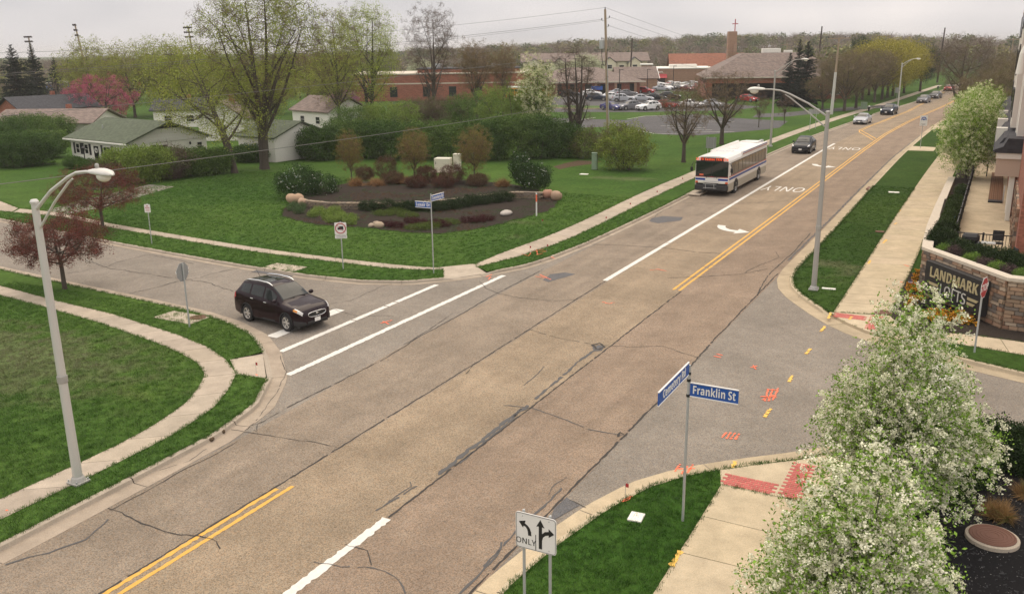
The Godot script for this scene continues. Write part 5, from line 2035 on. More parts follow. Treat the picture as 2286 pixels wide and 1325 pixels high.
func make_vehicles() -> void:
	var plum := car_paint("plum_paint", Color(0.015, 0.006, 0.009))
	var dark := car_paint("dark_paint", Color(0.018, 0.019, 0.024))
	var grey := car_paint("grey_paint", Color(0.17, 0.17, 0.18))
	var silver := car_paint("silver_paint", Color(0.42, 0.43, 0.45))
	var white := car_paint("white_paint_car", Color(0.78, 0.77, 0.75))
	var red := car_paint("red_paint", Color(0.38, 0.03, 0.03))
	var blue := car_paint("blue_paint", Color(0.05, 0.05, 0.16))
	var navy := car_paint("navy_paint", Color(0.02, 0.03, 0.05))
	var suv := car("car", "dark plum suv with silver roof rails waiting at the stop line of the side street", plum, "suv")
	suv.position = Vector3(-25.62, 0, -27.1)
	suv.scale = Vector3(0.97, 1.03, 0.925)
	suv.rotation.y = 1.42
	var xo := car("car", "black crossover driving close behind the white bus", dark, "crossover")
	xo.position = Vector3(-17.75, 0, -97.6)
	xo.rotation.y = 0.02
	var sd := car("car", "light grey sedan, first of the oncoming cars beyond the black crossover", silver, "sedan")
	sd.position = Vector3(-16.95, 0, -135.3)
	sd.rotation.y = -0.06
	var o := copy(xo, "dark grey crossover with lit headlights behind the light grey sedan", Vector3(-15.5, 0, -154.2), -0.1)
	repaint(o, navy)
	for k in o.get_children():
		if String(k.name).begins_with("headlight"):
			k.material_override = glow("head_lamp_glow", Color(1.0, 0.97, 0.9), 1.6)
	o = copy(sd, "mid grey sedan beside the far lamp post, nearer of a pair", Vector3(-12.9, 0, -186), -0.12)
	repaint(o, grey)
	o = copy(sd, "dark grey sedan just behind the mid grey one on the far bend", Vector3(-11.9, 0, -201), -0.14)
	repaint(o, car_paint("taupe_paint", Color(0.09, 0.088, 0.09)))
	o = copy(sd, "red sedan, farthest oncoming car on the main road", Vector3(-11.0, 0, -232), -0.12)
	repaint(o, red)
	# the car park; seen small, each where it stands
	var lot := [
		[xo, silver, Vector3(-66.6, 0, -170.9), 1.9, "silver crossover parked broadside behind the utility pole"],
		[xo, white, Vector3(-70.6, 0, -175.3), 1.9, "white people carrier parked left of the silver crossover"],
		[xo, navy, Vector3(-73.0, 0, -172.6), 1.85, "dark blue estate car parked at the left end of the near row"],
		[sd, silver, Vector3(-63.6, 0, -173.5), 1.9, "silver sedan parked right of the silver crossover"],
		[sd, dark, Vector3(-62.2, 0, -177.2), 1.9, "black sedan parked near the right end of the middle row"],
		[xo, dark, Vector3(-60.0, 0, -179.8), 1.9, "black suv parked at the right end of the middle row"],
		[xo, white, Vector3(-53.6, 0, -149.4), -0.55, "white suv parked nose out on the near side of the car park"],
		[xo, grey, Vector3(-57.2, 0, -149.4), -0.5, "dark grey suv parked nose out beside the white suv"],
		[sd, red, Vector3(-52.6, 0, -155.8), 1.25, "red sedan parked behind the white suv"],
		[sd, blue, Vector3(-59.9, 0, -148.2), 1.1, "small purple blue car parked at the foot of the utility pole"],
		[xo, white, Vector3(-80.2, 0, -186.5), 2.0, "white pickup sized suv parked by the hall columns"],
		[xo, dark, Vector3(-84.5, 0, -184.5), 1.9, "black suv parked at the left end of the hall front"],
		[xo, red, Vector3(-72.9, 0, -200.5), 1.6, "red suv parked at the right end of the hall"],
		[xo, dark, Vector3(-75.5, 0, -198.8), 1.4, "black truck like suv parked under the hall eaves"],
		[sd, silver, Vector3(-76.5, 0, -193.3), 1.9, "pale sedan parked against the hall wall under the banner"],
		[sd, grey, Vector3(-73.6, 0, -191.2), 1.9, "grey sedan parked against the hall wall"],
		[sd, silver, Vector3(-73.4, 0, -213.8), 1.7, "light green grey sedan parked alone beyond the black suvs"],
		[xo, white, Vector3(-83.2, 0, -237.8), 1.7, "white van like suv parked by the store entrance"],
		[sd, blue, Vector3(-86.2, 0, -236.5), 1.7, "deep blue sedan parked left of the store entrance"],
		[sd, red, Vector3(-64.8, 0, -215.5), 0.9, "bright red car parked at the corner of the hip roofed hall"],
		[sd, car_paint("maroon_paint", Color(0.16, 0.02, 0.03)), Vector3(-67.0, 0, -214.5), 0.9, "maroon car parked left of the bright red one"],
		[sd, white, Vector3(-48.8, 0, -158.5), 1.2, "white sedan parked behind the bare street tree"],
		[sd, silver, Vector3(-45.5, 0, -160.5), 1.2, "silver sedan parked right of the bare street tree"],
		[sd, red, Vector3(-43.5, 0, -177.5), 1.1, "red car parked in front of the dark open bay"],
	]
	for c in lot:
		o = copy(c[0], c[4], c[2] + Vector3(0, 0.14, 0), c[3], "cars in the car park")
		repaint(o, c[1])
	var tones := [white, silver, grey, silver, white, dark, white, silver, red, white, silver, grey]
	for k in 24:
		var row := k / 8
		o = copy(sd if (k * 5) % 3 else xo, "%s car, %s from the left in the %s of the crowded far rows" % [["white", "silver", "grey", "silver", "white", "black", "white", "silver", "red", "white", "silver", "grey"][k % 12], ["first", "second", "third", "fourth", "fifth", "sixth", "seventh", "eighth"][k % 8], ["back", "middle", "front"][row]], Vector3(-77.5 + (k % 8) * 1.75 + row * 1.4, 0.14, -233.5 + row * 6.0 - (k % 8) * 0.7), 0.75, "cars in the far rows of the car park")
		repaint(o, tones[k % 12])
	school_bus()
	bus()


func glow(called: String, c: Color, e: float) -> StandardMaterial3D:
	var m := mat(called, c, 0.4)
	m.emission_enabled = true
	m.emission = c.linear_to_srgb()
	m.emission_energy_multiplier = e
	return m


func school_bus() -> void:
	var root := thing("school_bus", "yellow school bus with a white roof parked behind the blossoming tree", "bus", Vector3(-88.5, 0.14, -172.5), 1.95)
	var y := mat("bus_yellow", Color(0.62, 0.25, 0.02), 0.5)
	var b := Geo.new()
	b.box(Vector3(0, 1.45, -0.8), Vector3(2.4, 1.9, 8.0), Basis.IDENTITY, 0.15)
	b.box(Vector3(0, 1.05, 3.8), Vector3(2.1, 1.0, 1.6), Basis.IDENTITY, 0.15)
	part("body", b, y, root)
	var r := Geo.new()
	r.box(Vector3(0, 2.55, -0.8), Vector3(2.3, 0.5, 7.9), Basis.IDENTITY, 0.2)
	part("roof", r, M.house_white, root)
	for k in 9:
		for s in [-1, 1]:
			var w := Geo.new()
			w.box(Vector3(s * 1.2, 2.0, -4.3 + k * 0.85), Vector3(0.03, 0.55, 0.7))
			part("window", w, M.glass, root)
	add_wheels(root, [3.3, -3.0], 1.05, 0.48, 0.26, 5, M.trim)


func bus() -> void:
	# white city bus heading towards the corner; its nose at +z
	var root := thing("city_bus", "white city bus with red and blue stripes and an orange destination display", "bus", Vector3(-18.5, 0, -71.9), 0.0)
	var wht := car_paint("bus_white", Color(0.80, 0.78, 0.74))
	var skirt := mat("bus_silver", Color(0.46, 0.43, 0.36), 0.45, 0.3)
	var sred := car_paint("stripe_red", Color(0.40, 0.06, 0.06))
	var sblue := car_paint("stripe_blue", Color(0.03, 0.07, 0.30))
	var pane := mat("bus_glass", Color(0.055, 0.05, 0.045), 0.1, 0.0, 0.6)
	var hz := 6.05
	var sect := PackedVector2Array(pl([-1.29, 0.95, 1.29, 0.95, 1.29, 2.35, 1.25, 2.62, 1.12, 2.84, 0.9, 2.96, 0.5, 3.0, -0.5, 3.0, -0.9, 2.96, -1.12, 2.84, -1.25, 2.62, -1.29, 2.35]))
	var g := Geo.new()
	g.plate(sect, hz * 2 - 0.12, Transform3D(Basis.IDENTITY, Vector3(0, 0, -hz)))
	# nose, drawn in a little at its edges
	var inner := PackedVector2Array()
	for p in sect:
		inner.append(Vector2(p.x * 0.965, lerpf(1.9, p.y, 0.975)))
	for k in sect.size():
		var a := sect[k]
		var b := sect[(k + 1) % sect.size()]
		var c := inner[(k + 1) % sect.size()]
		var d := inner[k]
		g.quad(Vector3(a.x, a.y, hz - 0.12), Vector3(b.x, b.y, hz - 0.12), Vector3(c.x, c.y, hz), Vector3(d.x, d.y, hz))
	g.plate(inner, 0.01, Transform3D(Basis.IDENTITY, Vector3(0, 0, hz - 0.01)))
	part("body", g, wht, root)
	# the fairing along the rear of the roof edge, striped
	for s in [-1, 1]:
		var f := Geo.new()
		f.box(Vector3(s * 1.2, 2.83, -1.9), Vector3(0.16, 0.3, 8.2), Basis.IDENTITY, 0.03)
		part("roof_fairing", f, wht, root)
		for k in 2:
			var st := Geo.new()
			st.box(Vector3(s * 1.285, 2.78 + k * 0.11, -1.9), Vector3(0.014, 0.045, 8.1))
			part("stripe", st, sred if k == 0 else sblue, root)
	# skirt with wheel openings
	var axles := [hz - 2.15, hz - 9.45]
	var cuts := [[-hz, axles[1] - 0.62], [axles[1] + 0.62, axles[0] - 0.62], [axles[0] + 0.62, hz - 0.1]]
	for s in [-1, 1]:
		for c in cuts:
			var k := Geo.new()
			k.box(Vector3(s * 1.24, 0.66, (c[0] + c[1]) / 2), Vector3(0.10, 0.60, c[1] - c[0]))
			part("skirt", k, skirt, root)
		for a in axles:
			var lip := Geo.new()
			var path := []
			var rr := []
			for q in 11:
				var th := PI * q / 10
				path.append(Vector3(s * 1.28, 0.52 + 0.60 * sin(th), a + 0.62 * cos(th)))
				rr.append(0.035)
			lip.tube(path, rr, 6)
			var blk := Geo.new()
			var half := PackedVector2Array()
			for q in 13:
				var th := PI * q / 12
				half.append(Vector2(-a - 0.61 * cos(th), 0.5 + 0.59 * sin(th)))
			lip.plate(half, 0.01, Transform3D(Basis(Vector3(0, 0, -1), Vector3.UP, Vector3(1, 0, 0)), Vector3(s * 1.292 - 0.005, 0, 0)))
			part("wheel_arch", lip, M.black, root)
	var under := Geo.new()
	under.box(Vector3(0, 0.68, 0), Vector3(2.1, 0.55, hz * 2 - 0.4))
	part("underbody", under, M.black, root)
	# the band of side windows
	for s in [-1, 1]:
		var band := Geo.new()
		band.box(Vector3(s * 1.285, 2.0, -0.15), Vector3(0.022, 0.96, 11.3))
		var bo := part("window_band", band, M.black, root)
		var edges := [5.45, 5.0, 4.55, 3.4, 2.25, 1.2, 0.15, -0.9, -1.95, -3.0, -4.05, -5.05, -5.7]
		for k in edges.size() - 1:
			var w := Geo.new()
			w.box(Vector3(s * 1.296, 2.0, (edges[k] + edges[k + 1]) / 2), Vector3(0.016, 0.88, edges[k] - edges[k + 1] - 0.09))
			part("pane", w, pane, bo)
		for st in [[1.47, 0.075, sred], [1.29, 0.17, sblue], [1.395, 0.03, wht]]:
			var t := Geo.new()
			t.box(Vector3(s * 1.29, st[0], -0.05), Vector3(0.012, st[1], 11.9))
			part("stripe", t, st[2], root)
	# front
	var fr := Geo.new()
	fr.box(Vector3(0, 2.03, hz + 0.004), Vector3(2.46, 1.16, 0.03), Basis.IDENTITY, 0.01)
	part("windscreen_frame", fr, M.black, root)
	for s in [-1, 1]:
		var w := Geo.new()
		w.box(Vector3(s * 0.605, 2.03, hz + 0.022), Vector3(1.16, 1.08, 0.016), Basis.IDENTITY, 0.005)
		part("windscreen", w, mat("bus_windscreen", Color(0.012, 0.016, 0.017), 0.05, 0.0, 0.6), root)
		var hl := Geo.new()
		hl.box(Vector3(s * 0.78, 1.02, hz + 0.012), Vector3(0.5, 0.15, 0.03), Basis.IDENTITY, 0.01)
		part("headlight", hl, M.lamp_lens, root)
		var ind := Geo.new()
		ind.box(Vector3(s * 1.14, 1.02, hz - 0.02), Vector3(0.2, 0.15, 0.06), Basis.IDENTITY, 0.01)
		part("indicator", ind, mat("indicator_red", Color(0.62, 0.12, 0.05), 0.3), root)
		var st := Geo.new()
		st.box(Vector3(s * 0.86, 1.24, hz + 0.008), Vector3(0.74, 0.15, 0.012))
		part("stripe", st, sblue, root)
		var mr := Geo.new()
		mr.box(Vector3(s * 1.52, 1.98, hz + 0.12), Vector3(0.2, 0.34, 0.1), Basis.IDENTITY, 0.04)
		mr.tube([Vector3(s * 1.22, 2.42, hz), Vector3(s * 1.4, 2.5, hz + 0.15), Vector3(s * 1.52, 2.2, hz + 0.13)], [0.025, 0.025, 0.025], 6)
		part("mirror", mr, M.black, root)
		var wp := Geo.new()
		wp.tube([Vector3(s * 0.15, 1.42, hz + 0.05), Vector3(s * 0.62, 1.46, hz + 0.055)], [0.018, 0.012], 5)
		wp.tube([Vector3(s * 0.4, 1.34, hz + 0.05), Vector3(s * 0.38, 1.45, hz + 0.055)], [0.02, 0.016], 5)
		part("wiper", wp, M.black, root)
	var red_line := Geo.new()
	red_line.box(Vector3(0, 1.425, hz + 0.008), Vector3(2.46, 0.05, 0.012))
	part("stripe", red_line, sred, root)
	var bp := Geo.new()
	bp.box(Vector3(0, 0.62, hz - 0.02), Vector3(2.5, 0.42, 0.3), Basis.IDENTITY, 0.06)
	part("bumper", bp, M.trim, root)
	var sg := Geo.new()
	sg.box(Vector3(-0.02, 2.735, hz - 0.01), Vector3(1.78, 0.27, 0.07), Basis.IDENTITY, 0.03)
	part("destination_sign", sg, M.black, root)
	var tx := letters("32 TO Easton TRN CTR", "Droid Sans", 700, 0.17, 0.008)
	var to := part("display_lettering", tx, glow("led_sign_glow", Color(1.0, 0.12, 0.03), 0.35), root)
	to.position = Vector3(-0.02, 2.735, hz + 0.032)
	var led := OmniLight3D.new()
	led.name = "display_light"
	led.light_energy = 0.002
	led.light_color = Color(1.0, 0.45, 0.25)
	led.omni_range = 6.0
	led.omni_attenuation = 2.0
	led.shadow_enabled = true
	led.position = Vector3(-0.02, 2.735, hz + 0.12)
	root.add_child(led)
	var card := Geo.new()
	card.box(Vector3(-0.78, 1.58, hz + 0.036), Vector3(0.3, 0.1, 0.01))
	part("window_card", card, M.orange_spray, root)
	var rk := Geo.new()
	for x in [-0.32, 0.32]:
		rk.tube([Vector3(x, 0.62, hz + 0.12), Vector3(x, 0.62, hz + 0.42), Vector3(x, 0.98, hz + 0.46)], [0.02, 0.02, 0.02], 6)
	for y in [0.66, 0.95]:
		rk.tube([Vector3(-0.5, y, hz + 0.43), Vector3(0.5, y, hz + 0.43)], [0.018, 0.018], 6)
	rk.tube([Vector3(-0.6, 1.1, hz + 0.1), Vector3(0.6, 1.1, hz + 0.1)], [0.018, 0.018], 6)
	part("bike_rack", rk, M.galvanised, root)
	var rf := Geo.new()
	rf.box(Vector3(0.2, 3.03, -4.9), Vector3(1.3, 0.08, 1.3), Basis.IDENTITY, 0.03)
	rf.box(Vector3(0.1, 3.02, 0.6), Vector3(0.7, 0.05, 0.7), Basis.IDENTITY, 0.02)
	part("roof_hatch", rf, wht, root)
	var au := Geo.new()
	au.lathe(pl([0.2, 3.0, 0.16, 3.13, 0.02, 3.15]), 12, Transform3D(Basis.IDENTITY, Vector3(0.85, 0, -5.7)))
	part("roof_vent", au, M.galvanised, root)
	# fleet number strokes on the roof, faded blue
	var nb := Geo.new()
	var r := RandomNumberGenerator.new()
	r.seed = 2
	for k in 6:
		var x := -0.62 + k * 0.24
		nb.box(Vector3(x, 3.004, 2.6), Vector3(0.05, 0.004, 0.5))
		if k % 2:
			nb.box(Vector3(x + 0.07, 3.004, 2.5), Vector3(0.1, 0.004, 0.09))
	part("roof_lettering", nb, mat("faded_blue", Color(0.30, 0.30, 0.42), 0.7), root)
	for z in axles:
		for s in [-1, 1]:
			var m := wheel_meshes(0.5, 0.3, 5)
			var t := part("wheel", m[0], M.tyre, root)
			t.position = Vector3(s * 1.16, 0.5, z)
			if s < 0:
				t.rotation.y = PI
			part("rim", m[1], M.galvanised, t)


# ---------------------------------------------------------------- lamps, signs, poles, wires and small street things

func street_lamp(label: String, foot: Vector3, h: float, turn: float, reach: float, rise: float, m: Material) -> Node3D:
	# tapered metal pole with a braced arm along +x and a cobra head
	var o := thing("street_lamp", label, "street lamp", foot, turn, "lamps along the main road")
	var g := Geo.new()
	g.tube([v3(0, 0, 0), v3(0, h, 0)], [0.125, 0.085], 16)
	part("pole", g, m, o)
	g = Geo.new()
	g.lathe([Vector2(0.1, h - 0.02), Vector2(0.105, h + 0.03), Vector2(0.07, h + 0.08), Vector2(0.001, h + 0.09)], 14)
	part("pole_cap", g, m, o)
	g = Geo.new()
	g.box(v3(0, 0.03, 0), v3(0.42, 0.06, 0.42), Basis.IDENTITY, 0.01)
	g.lathe(pl([0.2, 0.06, 0.16, 0.16, 0.13, 0.2]), 14)
	part("base_plate", g, M.lamp_dark, o)
	for s in [[1, 1], [1, -1], [-1, 1], [-1, -1]]:
		g = Geo.new()
		g.lathe(pl([0.022, 0.05, 0.022, 0.12, 0.001, 0.125]), 6, Transform3D(Basis.IDENTITY, v3(s[0] * 0.165, 0, s[1] * 0.165)))
		part("anchor_bolt", g, M.galvanised, o)
	g = Geo.new()
	var top := v3(reach - 0.55, h + rise, 0)
	g.tube([v3(0.05, h - 0.15, 0), v3(reach * 0.25, h + rise * 0.38, 0), v3(reach * 0.5, h + rise * 0.80, 0), v3(reach * 0.62, h + rise * 0.95, 0), v3(reach * 0.74, h + rise, 0), top], [0.045, 0.042, 0.04, 0.038, 0.036, 0.034], 10)
	part("arm", g, m, o)
	g = Geo.new()
	g.tube([v3(0.06, h - 0.62, 0), v3(reach * 0.28, h + rise * 0.08, 0), v3(reach * 0.5, h + rise * 0.66, 0), v3(reach * 0.56, h + rise * 0.78, 0)], [0.03, 0.03, 0.03, 0.02], 8)
	part("brace", g, m, o)
	g = Geo.new()
	g.tube([v3(0.135, 2.9, 0.0), v3(-0.135, 2.9, 0.0)], [0.03, 0.03], 6)
	g.lathe(pl([0.125, 2.8, 0.13, 2.82, 0.13, 2.98, 0.12, 3.0]), 14)
	part("band", g, M.lamp_dark, o)
	# head
	var head := Geo.new()
	var secs := [[0.0, 0.05, 0.05, 0.0], [0.12, 0.10, 0.075, 0.0], [0.3, 0.155, 0.10, 0.005], [0.5, 0.175, 0.11, 0.0], [0.66, 0.155, 0.095, -0.015], [0.76, 0.08, 0.05, -0.03], [0.79, 0.01, 0.01, -0.035]]
	var n := 14
	for a in secs:
		for k in n:
			var th := TAU * k / n
			var p := v3(reach - 0.6 + a[0], h + rise + a[3] + a[2] * sin(th) * (1.0 if sin(th) > 0 else 0.55), a[1] * cos(th))
			head.v.append(p)
			head.n.append(v3(0.15 * (a[0] - 0.4), sin(th) / a[2], cos(th) / a[1]).normalized())
			head.c.append(Color.WHITE)
	for i in secs.size() - 1:
		for k in n:
			var q := i * n + k
			var w := i * n + (k + 1) % n
			head.ix.append_array([q, w, q + n, w, w + n, q + n])
	var hd := part("lamp_head", head, M.lamp_grey, o)
	g = Geo.new()
	g.ball(v3(reach - 0.12, h + rise - 0.07, 0), v3(0.20, 0.13, 0.135), 14, 8)
	part("lens", g, M.lamp_lens, hd)
	g = Geo.new()
	g.lathe(pl([0.045, 0, 0.05, 0.06, 0.035, 0.1, 0.001, 0.105]), 10, Transform3D(Basis.IDENTITY, v3(reach - 0.3, h + rise + 0.105, 0)))
	part("photocell", g, M.lamp_dark, hd)
	return o


func sign_post(o: Node3D, h: float, r := 0.03, m: Material = null) -> void:
	var g := Geo.new()
	g.tube([v3(0, -0.1, 0), v3(0, h, 0)], [r, r], 10)
	part("post", g, m if m else M.galvanised, o)


func panel_poly(w: float, h: float, r: float) -> PackedVector2Array:
	var p := PackedVector2Array()
	for c in [[1, 1, 0], [-1, 1, 1], [-1, -1, 2], [1, -1, 3]]:
		for k in 4:
			var a: float = PI / 2 * (c[2] + k / 3.0)
			p.append(Vector2(c[0] * (w / 2 - r) + r * cos(a), c[1] * (h / 2 - r) + r * sin(a)))
	return p


func name_blade(o: Node3D, text: String, length: float, tall: float, t: Transform3D, both := true) -> void:
	# a street name blade: blue field between pale edge strips, lettered on both faces; local x along the blade
	var g := Geo.new()
	g.box(v3(length / 2, 0, 0), v3(length, tall - 0.02, 0.02))
	var b := part("name_blade", g, M.sign_blue, o)
	b.transform = t
	g = Geo.new()
	for s in [-1, 1]:
		g.box(v3(length / 2, s * tall / 2, 0), v3(length, 0.028, 0.035), Basis.IDENTITY, 0.005)
	part("edging", g, M.sign_white, b)
	for s in [1, -1] if both else [1]:
		var lt := letters(text, "Droid Sans", 700, tall * 0.60, 0.006)
		var l := part("lettering", lt, M.sign_white, b)
		var wide := lt.get_aabb().size.x
		var fit := minf(1.0, length * 0.88 / maxf(wide, 0.01))
		l.position = v3(length / 2, tall * 0.02, s * 0.0135)
		l.scale = v3(fit, 1, 1)
		if s < 0:
			l.rotation.y = PI


func strokes(o: Node3D, at: Vector3, rows_: Array, m: Material, turn := 0.0) -> void:
	# small print too fine to be read from here: rows of short bars
	for r in rows_:
		var g := Geo.new()
		var x: float = -r[1] / 2
		while x < r[1] / 2 - 0.01:
			g.box(v3(x + 0.018, r[0], 0), v3(0.026, r[2], 0.004))
			x += 0.045
		var k := part("small_print", g, m, o)
		k.position = at
		k.rotation.y = turn


func make_street_furniture() -> void:
	street_lamp("tall grey street lamp beside the walk of the near left lawn", v3(-20.2, 0.14, -13.3), 7.4, 0.0, 2.75, 0.85, M.lamp_grey)
	street_lamp("tan grey street lamp on the grass strip by the stone sign wall", v3(-6.6, 0.13, -41.2), 7.95, PI, 3.35, 0.95, M.lamp_dark)
	street_lamp("street lamp on the far kerb just behind the white bus", v3(-21.75, 0.13, -100.0), 8.0, 0.0, 3.2, 1.2, M.lamp_dark)
	street_lamp("street lamp far up the road before the yellow green trees", v3(-15.6, 0.13, -168.1), 7.3, 0.0, 2.6, 0.75, M.lamp_grey)

	# street names, garden corner
	var o := thing("street_name_sign", "blue Luxair and Cemetery street name blades on a post by the garden bed", "street sign", v3(-24.1, LAWN, -36.34))
	sign_post(o, 4.0)
	name_blade(o, "Luxair Dr", 0.92, 0.29, Transform3D(Basis.IDENTITY, v3(-0.94, 3.43, 0.0)))
	name_blade(o, "Cemetery Rd", 1.15, 0.28, Transform3D(Basis(Vector3.UP, PI / 2), v3(0, 3.76, -0.03)))
	# street names, near right corner
	o = thing("street_name_sign", "blue Cemetery Rd and Franklin St blades on the near right grass corner", "street sign", v3(-5.52, LAWN, -18.57))
	sign_post(o, 3.92, 0.032)
	name_blade(o, "Franklin St", 1.10, 0.325, Transform3D(Basis.IDENTITY, v3(0.04, 3.34, 0)))
	name_blade(o, "Cemetery Rd", 2.05, 0.30, Transform3D(Basis(Vector3.UP, PI / 2), v3(0, 3.85, 2.10)))
	var cl := Geo.new()
	for y in [3.15, 3.52, 3.68]:
		cl.lathe([Vector2(0.034, y), Vector2(0.048, y + 0.01), Vector2(0.048, y + 0.06), Vector2(0.034, y + 0.07)], 10)
	part("clamp", cl, M.black, o)

	# lane use sign on two posts
	o = thing("lane_sign", "white lane sign with black turn arrows and ONLY, on two posts", "traffic sign", v3(-6.68, LAWN, -13.2), 0.02)
	var g := Geo.new()
	g.plate(panel_poly(0.83, 0.74, 0.06), 0.012, Transform3D(Basis.IDENTITY, v3(0, 2.2, 0.04)))
	part("panel", g, M.sign_white, o)
	g = Geo.new()
	for e in [[0.80, 0.71, 0.0132]]:
		var outer := panel_poly(0.80, 0.71, 0.05)
		for k in outer.size():
			var a := outer[k]
			var b := outer[(k + 1) % outer.size()]
			bar(g, v3(a.x, a.y + 2.2, 0.0535), v3(b.x, b.y + 2.2, 0.0535), 0.011, 0.004)
	g.box(v3(0.0, 2.01, 0.0535), v3(0.012, 0.32, 0.004))
	part("border", g, M.black, o)
	g = Geo.new()
	var t := Transform3D(Basis.IDENTITY, v3(0, 2.2, 0.0525))
	# left turn arrow
	var left := PackedVector2Array()
	for k in 9:
		var a := lerpf(0.0, 1.25, k / 8.0)
		left.append(Vector2(-0.40 + 0.31 * cos(a), -0.08 + 0.26 * sin(a)))
	left.append_array(pl([-0.30, 0.235, -0.375, 0.15, -0.275, 0.065, -0.29, 0.10]))
	for k in 9:
		var a := lerpf(1.15, 0.0, k / 8.0)
		left.append(Vector2(-0.40 + 0.245 * cos(a), -0.08 + 0.20 * sin(a)))
	left = PackedVector2Array(pl([-0.09, -0.08, -0.095, 0.0, -0.125, 0.075, -0.17, 0.125, -0.225, 0.155, -0.205, 0.215, -0.345, 0.175, -0.26, 0.06, -0.245, 0.105, -0.205, 0.085, -0.175, 0.045, -0.16, -0.005, -0.155, -0.08]))
	g.plate(left, 0.004, t)
	part("arrow", g, M.black, o)
	g = Geo.new()
	g.plate(PackedVector2Array(pl([0.065, -0.30, 0.13, -0.30, 0.13, 0.16, 0.18, 0.15, 0.0975, 0.30, 0.015, 0.15, 0.065, 0.16])), 0.004, t)
	g.plate(PackedVector2Array(pl([0.131, -0.12, 0.15, -0.05, 0.20, 0.0, 0.265, 0.025, 0.265, -0.025, 0.375, 0.065, 0.265, 0.155, 0.265, 0.095, 0.19, 0.075, 0.131, 0.02])), 0.004, t)
	part("arrow", g, M.black, o)
	var only := letters("ONLY", "Droid Sans", 400, 0.115, 0.004)
	var ol := part("lettering", only, M.black, o)
	ol.position = v3(-0.205, 1.985, 0.0545)
	ol.scale = v3(1.05, 1, 1)
	for b in pl([-0.27, 0.3, 0.27, 0.3, 0.27, -0.3]):
		g = Geo.new()
		g.ball(v3(b.x, 2.2 + b.y, 0.054), v3(0.013, 0.013, 0.006), 8, 4)
		part("bolt", g, M.galvanised, o)
	for s in [-1, 1]:
		g = Geo.new()
		g.box(v3(s * 0.27, 1.25, 0.0), v3(0.055, 2.7, 0.03), Basis.IDENTITY, 0.006)
		g.box(v3(s * 0.27, 1.25, -0.02), v3(0.022, 2.7, 0.03))
		part("post", g, M.galvanised, o)

	# stop signs: the left one is seen from behind
	var octa := PackedVector2Array()
	var octb := PackedVector2Array()
	for k in 8:
		octa.append(Vector2(cos(TAU * (k + 0.5) / 8), sin(TAU * (k + 0.5) / 8)) * 0.405)
		octb.append(Vector2(cos(TAU * (k + 0.5) / 8), sin(TAU * (k + 0.5) / 8)) * 0.375)
	for s in [["back of a grey stop sign on the left grass strip behind the suv", v3(-28.2, LAWN, -24.4), -1.35, 2.75], ["red stop sign seen almost edge on before the black name board", v3(0.17, LAWN, -34.86), 1.30, 2.85]]:
		o = thing("stop_sign", s[0], "stop sign", s[1], s[2])
		sign_post(o, s[3] - 0.08, 0.034)
		g = Geo.new()
		g.plate(octa, 0.006, Transform3D(Basis.IDENTITY, v3(0, s[3] - 0.42, 0.035)))
		part("panel", g, M.sign_back, o)
		g = Geo.new()
		g.plate(octa, 0.002, Transform3D(Basis.IDENTITY, v3(0, s[3] - 0.42, 0.0425)))
		part("border", g, M.sign_white, o)
		g = Geo.new()
		g.plate(octb, 0.002, Transform3D(Basis.IDENTITY, v3(0, s[3] - 0.42, 0.046)))
		part("face", g, M.sign_red, o)
		var st := letters("STOP", "Droid Sans", 700, 0.26, 0.003)
		var sl := part("lettering", st, M.sign_white, o)
		sl.position = v3(0, s[3] - 0.42, 0.0505)

	# no trucks
	o = thing("no_trucks_sign", "white sign with a barred truck in a red ring, by the side street", "traffic sign", v3(-28.7, LAWN, -34.96), 0.55)
	sign_post(o, 2.5)
	g = Geo.new()
	g.plate(panel_poly(0.60, 0.62, 0.05), 0.01, Transform3D(Basis.IDENTITY, v3(0, 2.15, 0.035)))
	g.plate(panel_poly(0.60, 0.18, 0.03), 0.01, Transform3D(Basis.IDENTITY, v3(0, 1.73, 0.035)))
	part("panel", g, M.sign_white, o)
	g = Geo.new()
	var ring := []
	var rr := []
	for k in 25:
		ring.append(v3(0.25 * cos(TAU * k / 24), 2.16 + 0.25 * sin(TAU * k / 24), 0.048))
		rr.append(0.024)
	g.tube(ring, rr, 6, false)
	bar(g, v3(-0.17, 2.33, 0.05), v3(0.17, 1.99, 0.05), 0.04, 0.012)
	part("ring", g, M.sign_red, o)
	g = Geo.new()
	g.box(v3(0.04, 2.2, 0.046), v3(0.2, 0.13, 0.006))
	g.box(v3(-0.10, 2.16, 0.046), v3(0.09, 0.08, 0.006))
	g.box(v3(0.0, 2.11, 0.046), v3(0.3, 0.04, 0.006))
	part("truck_symbol", g, M.black, o)
	strokes(o, v3(0, 1.73, 0.047), [[0.035, 0.46, 0.035], [-0.035, 0.46, 0.035]], M.black)

	# parking sign, far left
	o = thing("parking_sign", "small white sign with red print on a thin post, far left grass strip", "traffic sign", v3(-42.95, LAWN, -35.13), 0.5)
	sign_post(o, 2.4, 0.025)
	g = Geo.new()
	g.plate(panel_poly(0.34, 0.48, 0.03), 0.01, Transform3D(Basis.IDENTITY, v3(0, 2.12, 0.03)))
	part("panel", g, M.sign_white, o)
	strokes(o, v3(0, 2.12, 0.042), [[0.14, 0.14, 0.06], [0.04, 0.26, 0.06], [-0.06, 0.2, 0.05], [-0.15, 0.22, 0.03]], M.sign_red)

	# bus stop
	o = thing("bus_stop_sign", "white bus stop flag with a round blue emblem by the right kerb", "bus stop sign", v3(-7.07, LAWN, -104.27), 0.15)
	sign_post(o, 3.35)
	g = Geo.new()
	g.plate(panel_poly(0.72, 1.05, 0.04), 0.012, Transform3D(Basis.IDENTITY, v3(0.05, 2.85, 0.035)))
	part("panel", g, M.sign_white, o)
	g = Geo.new()
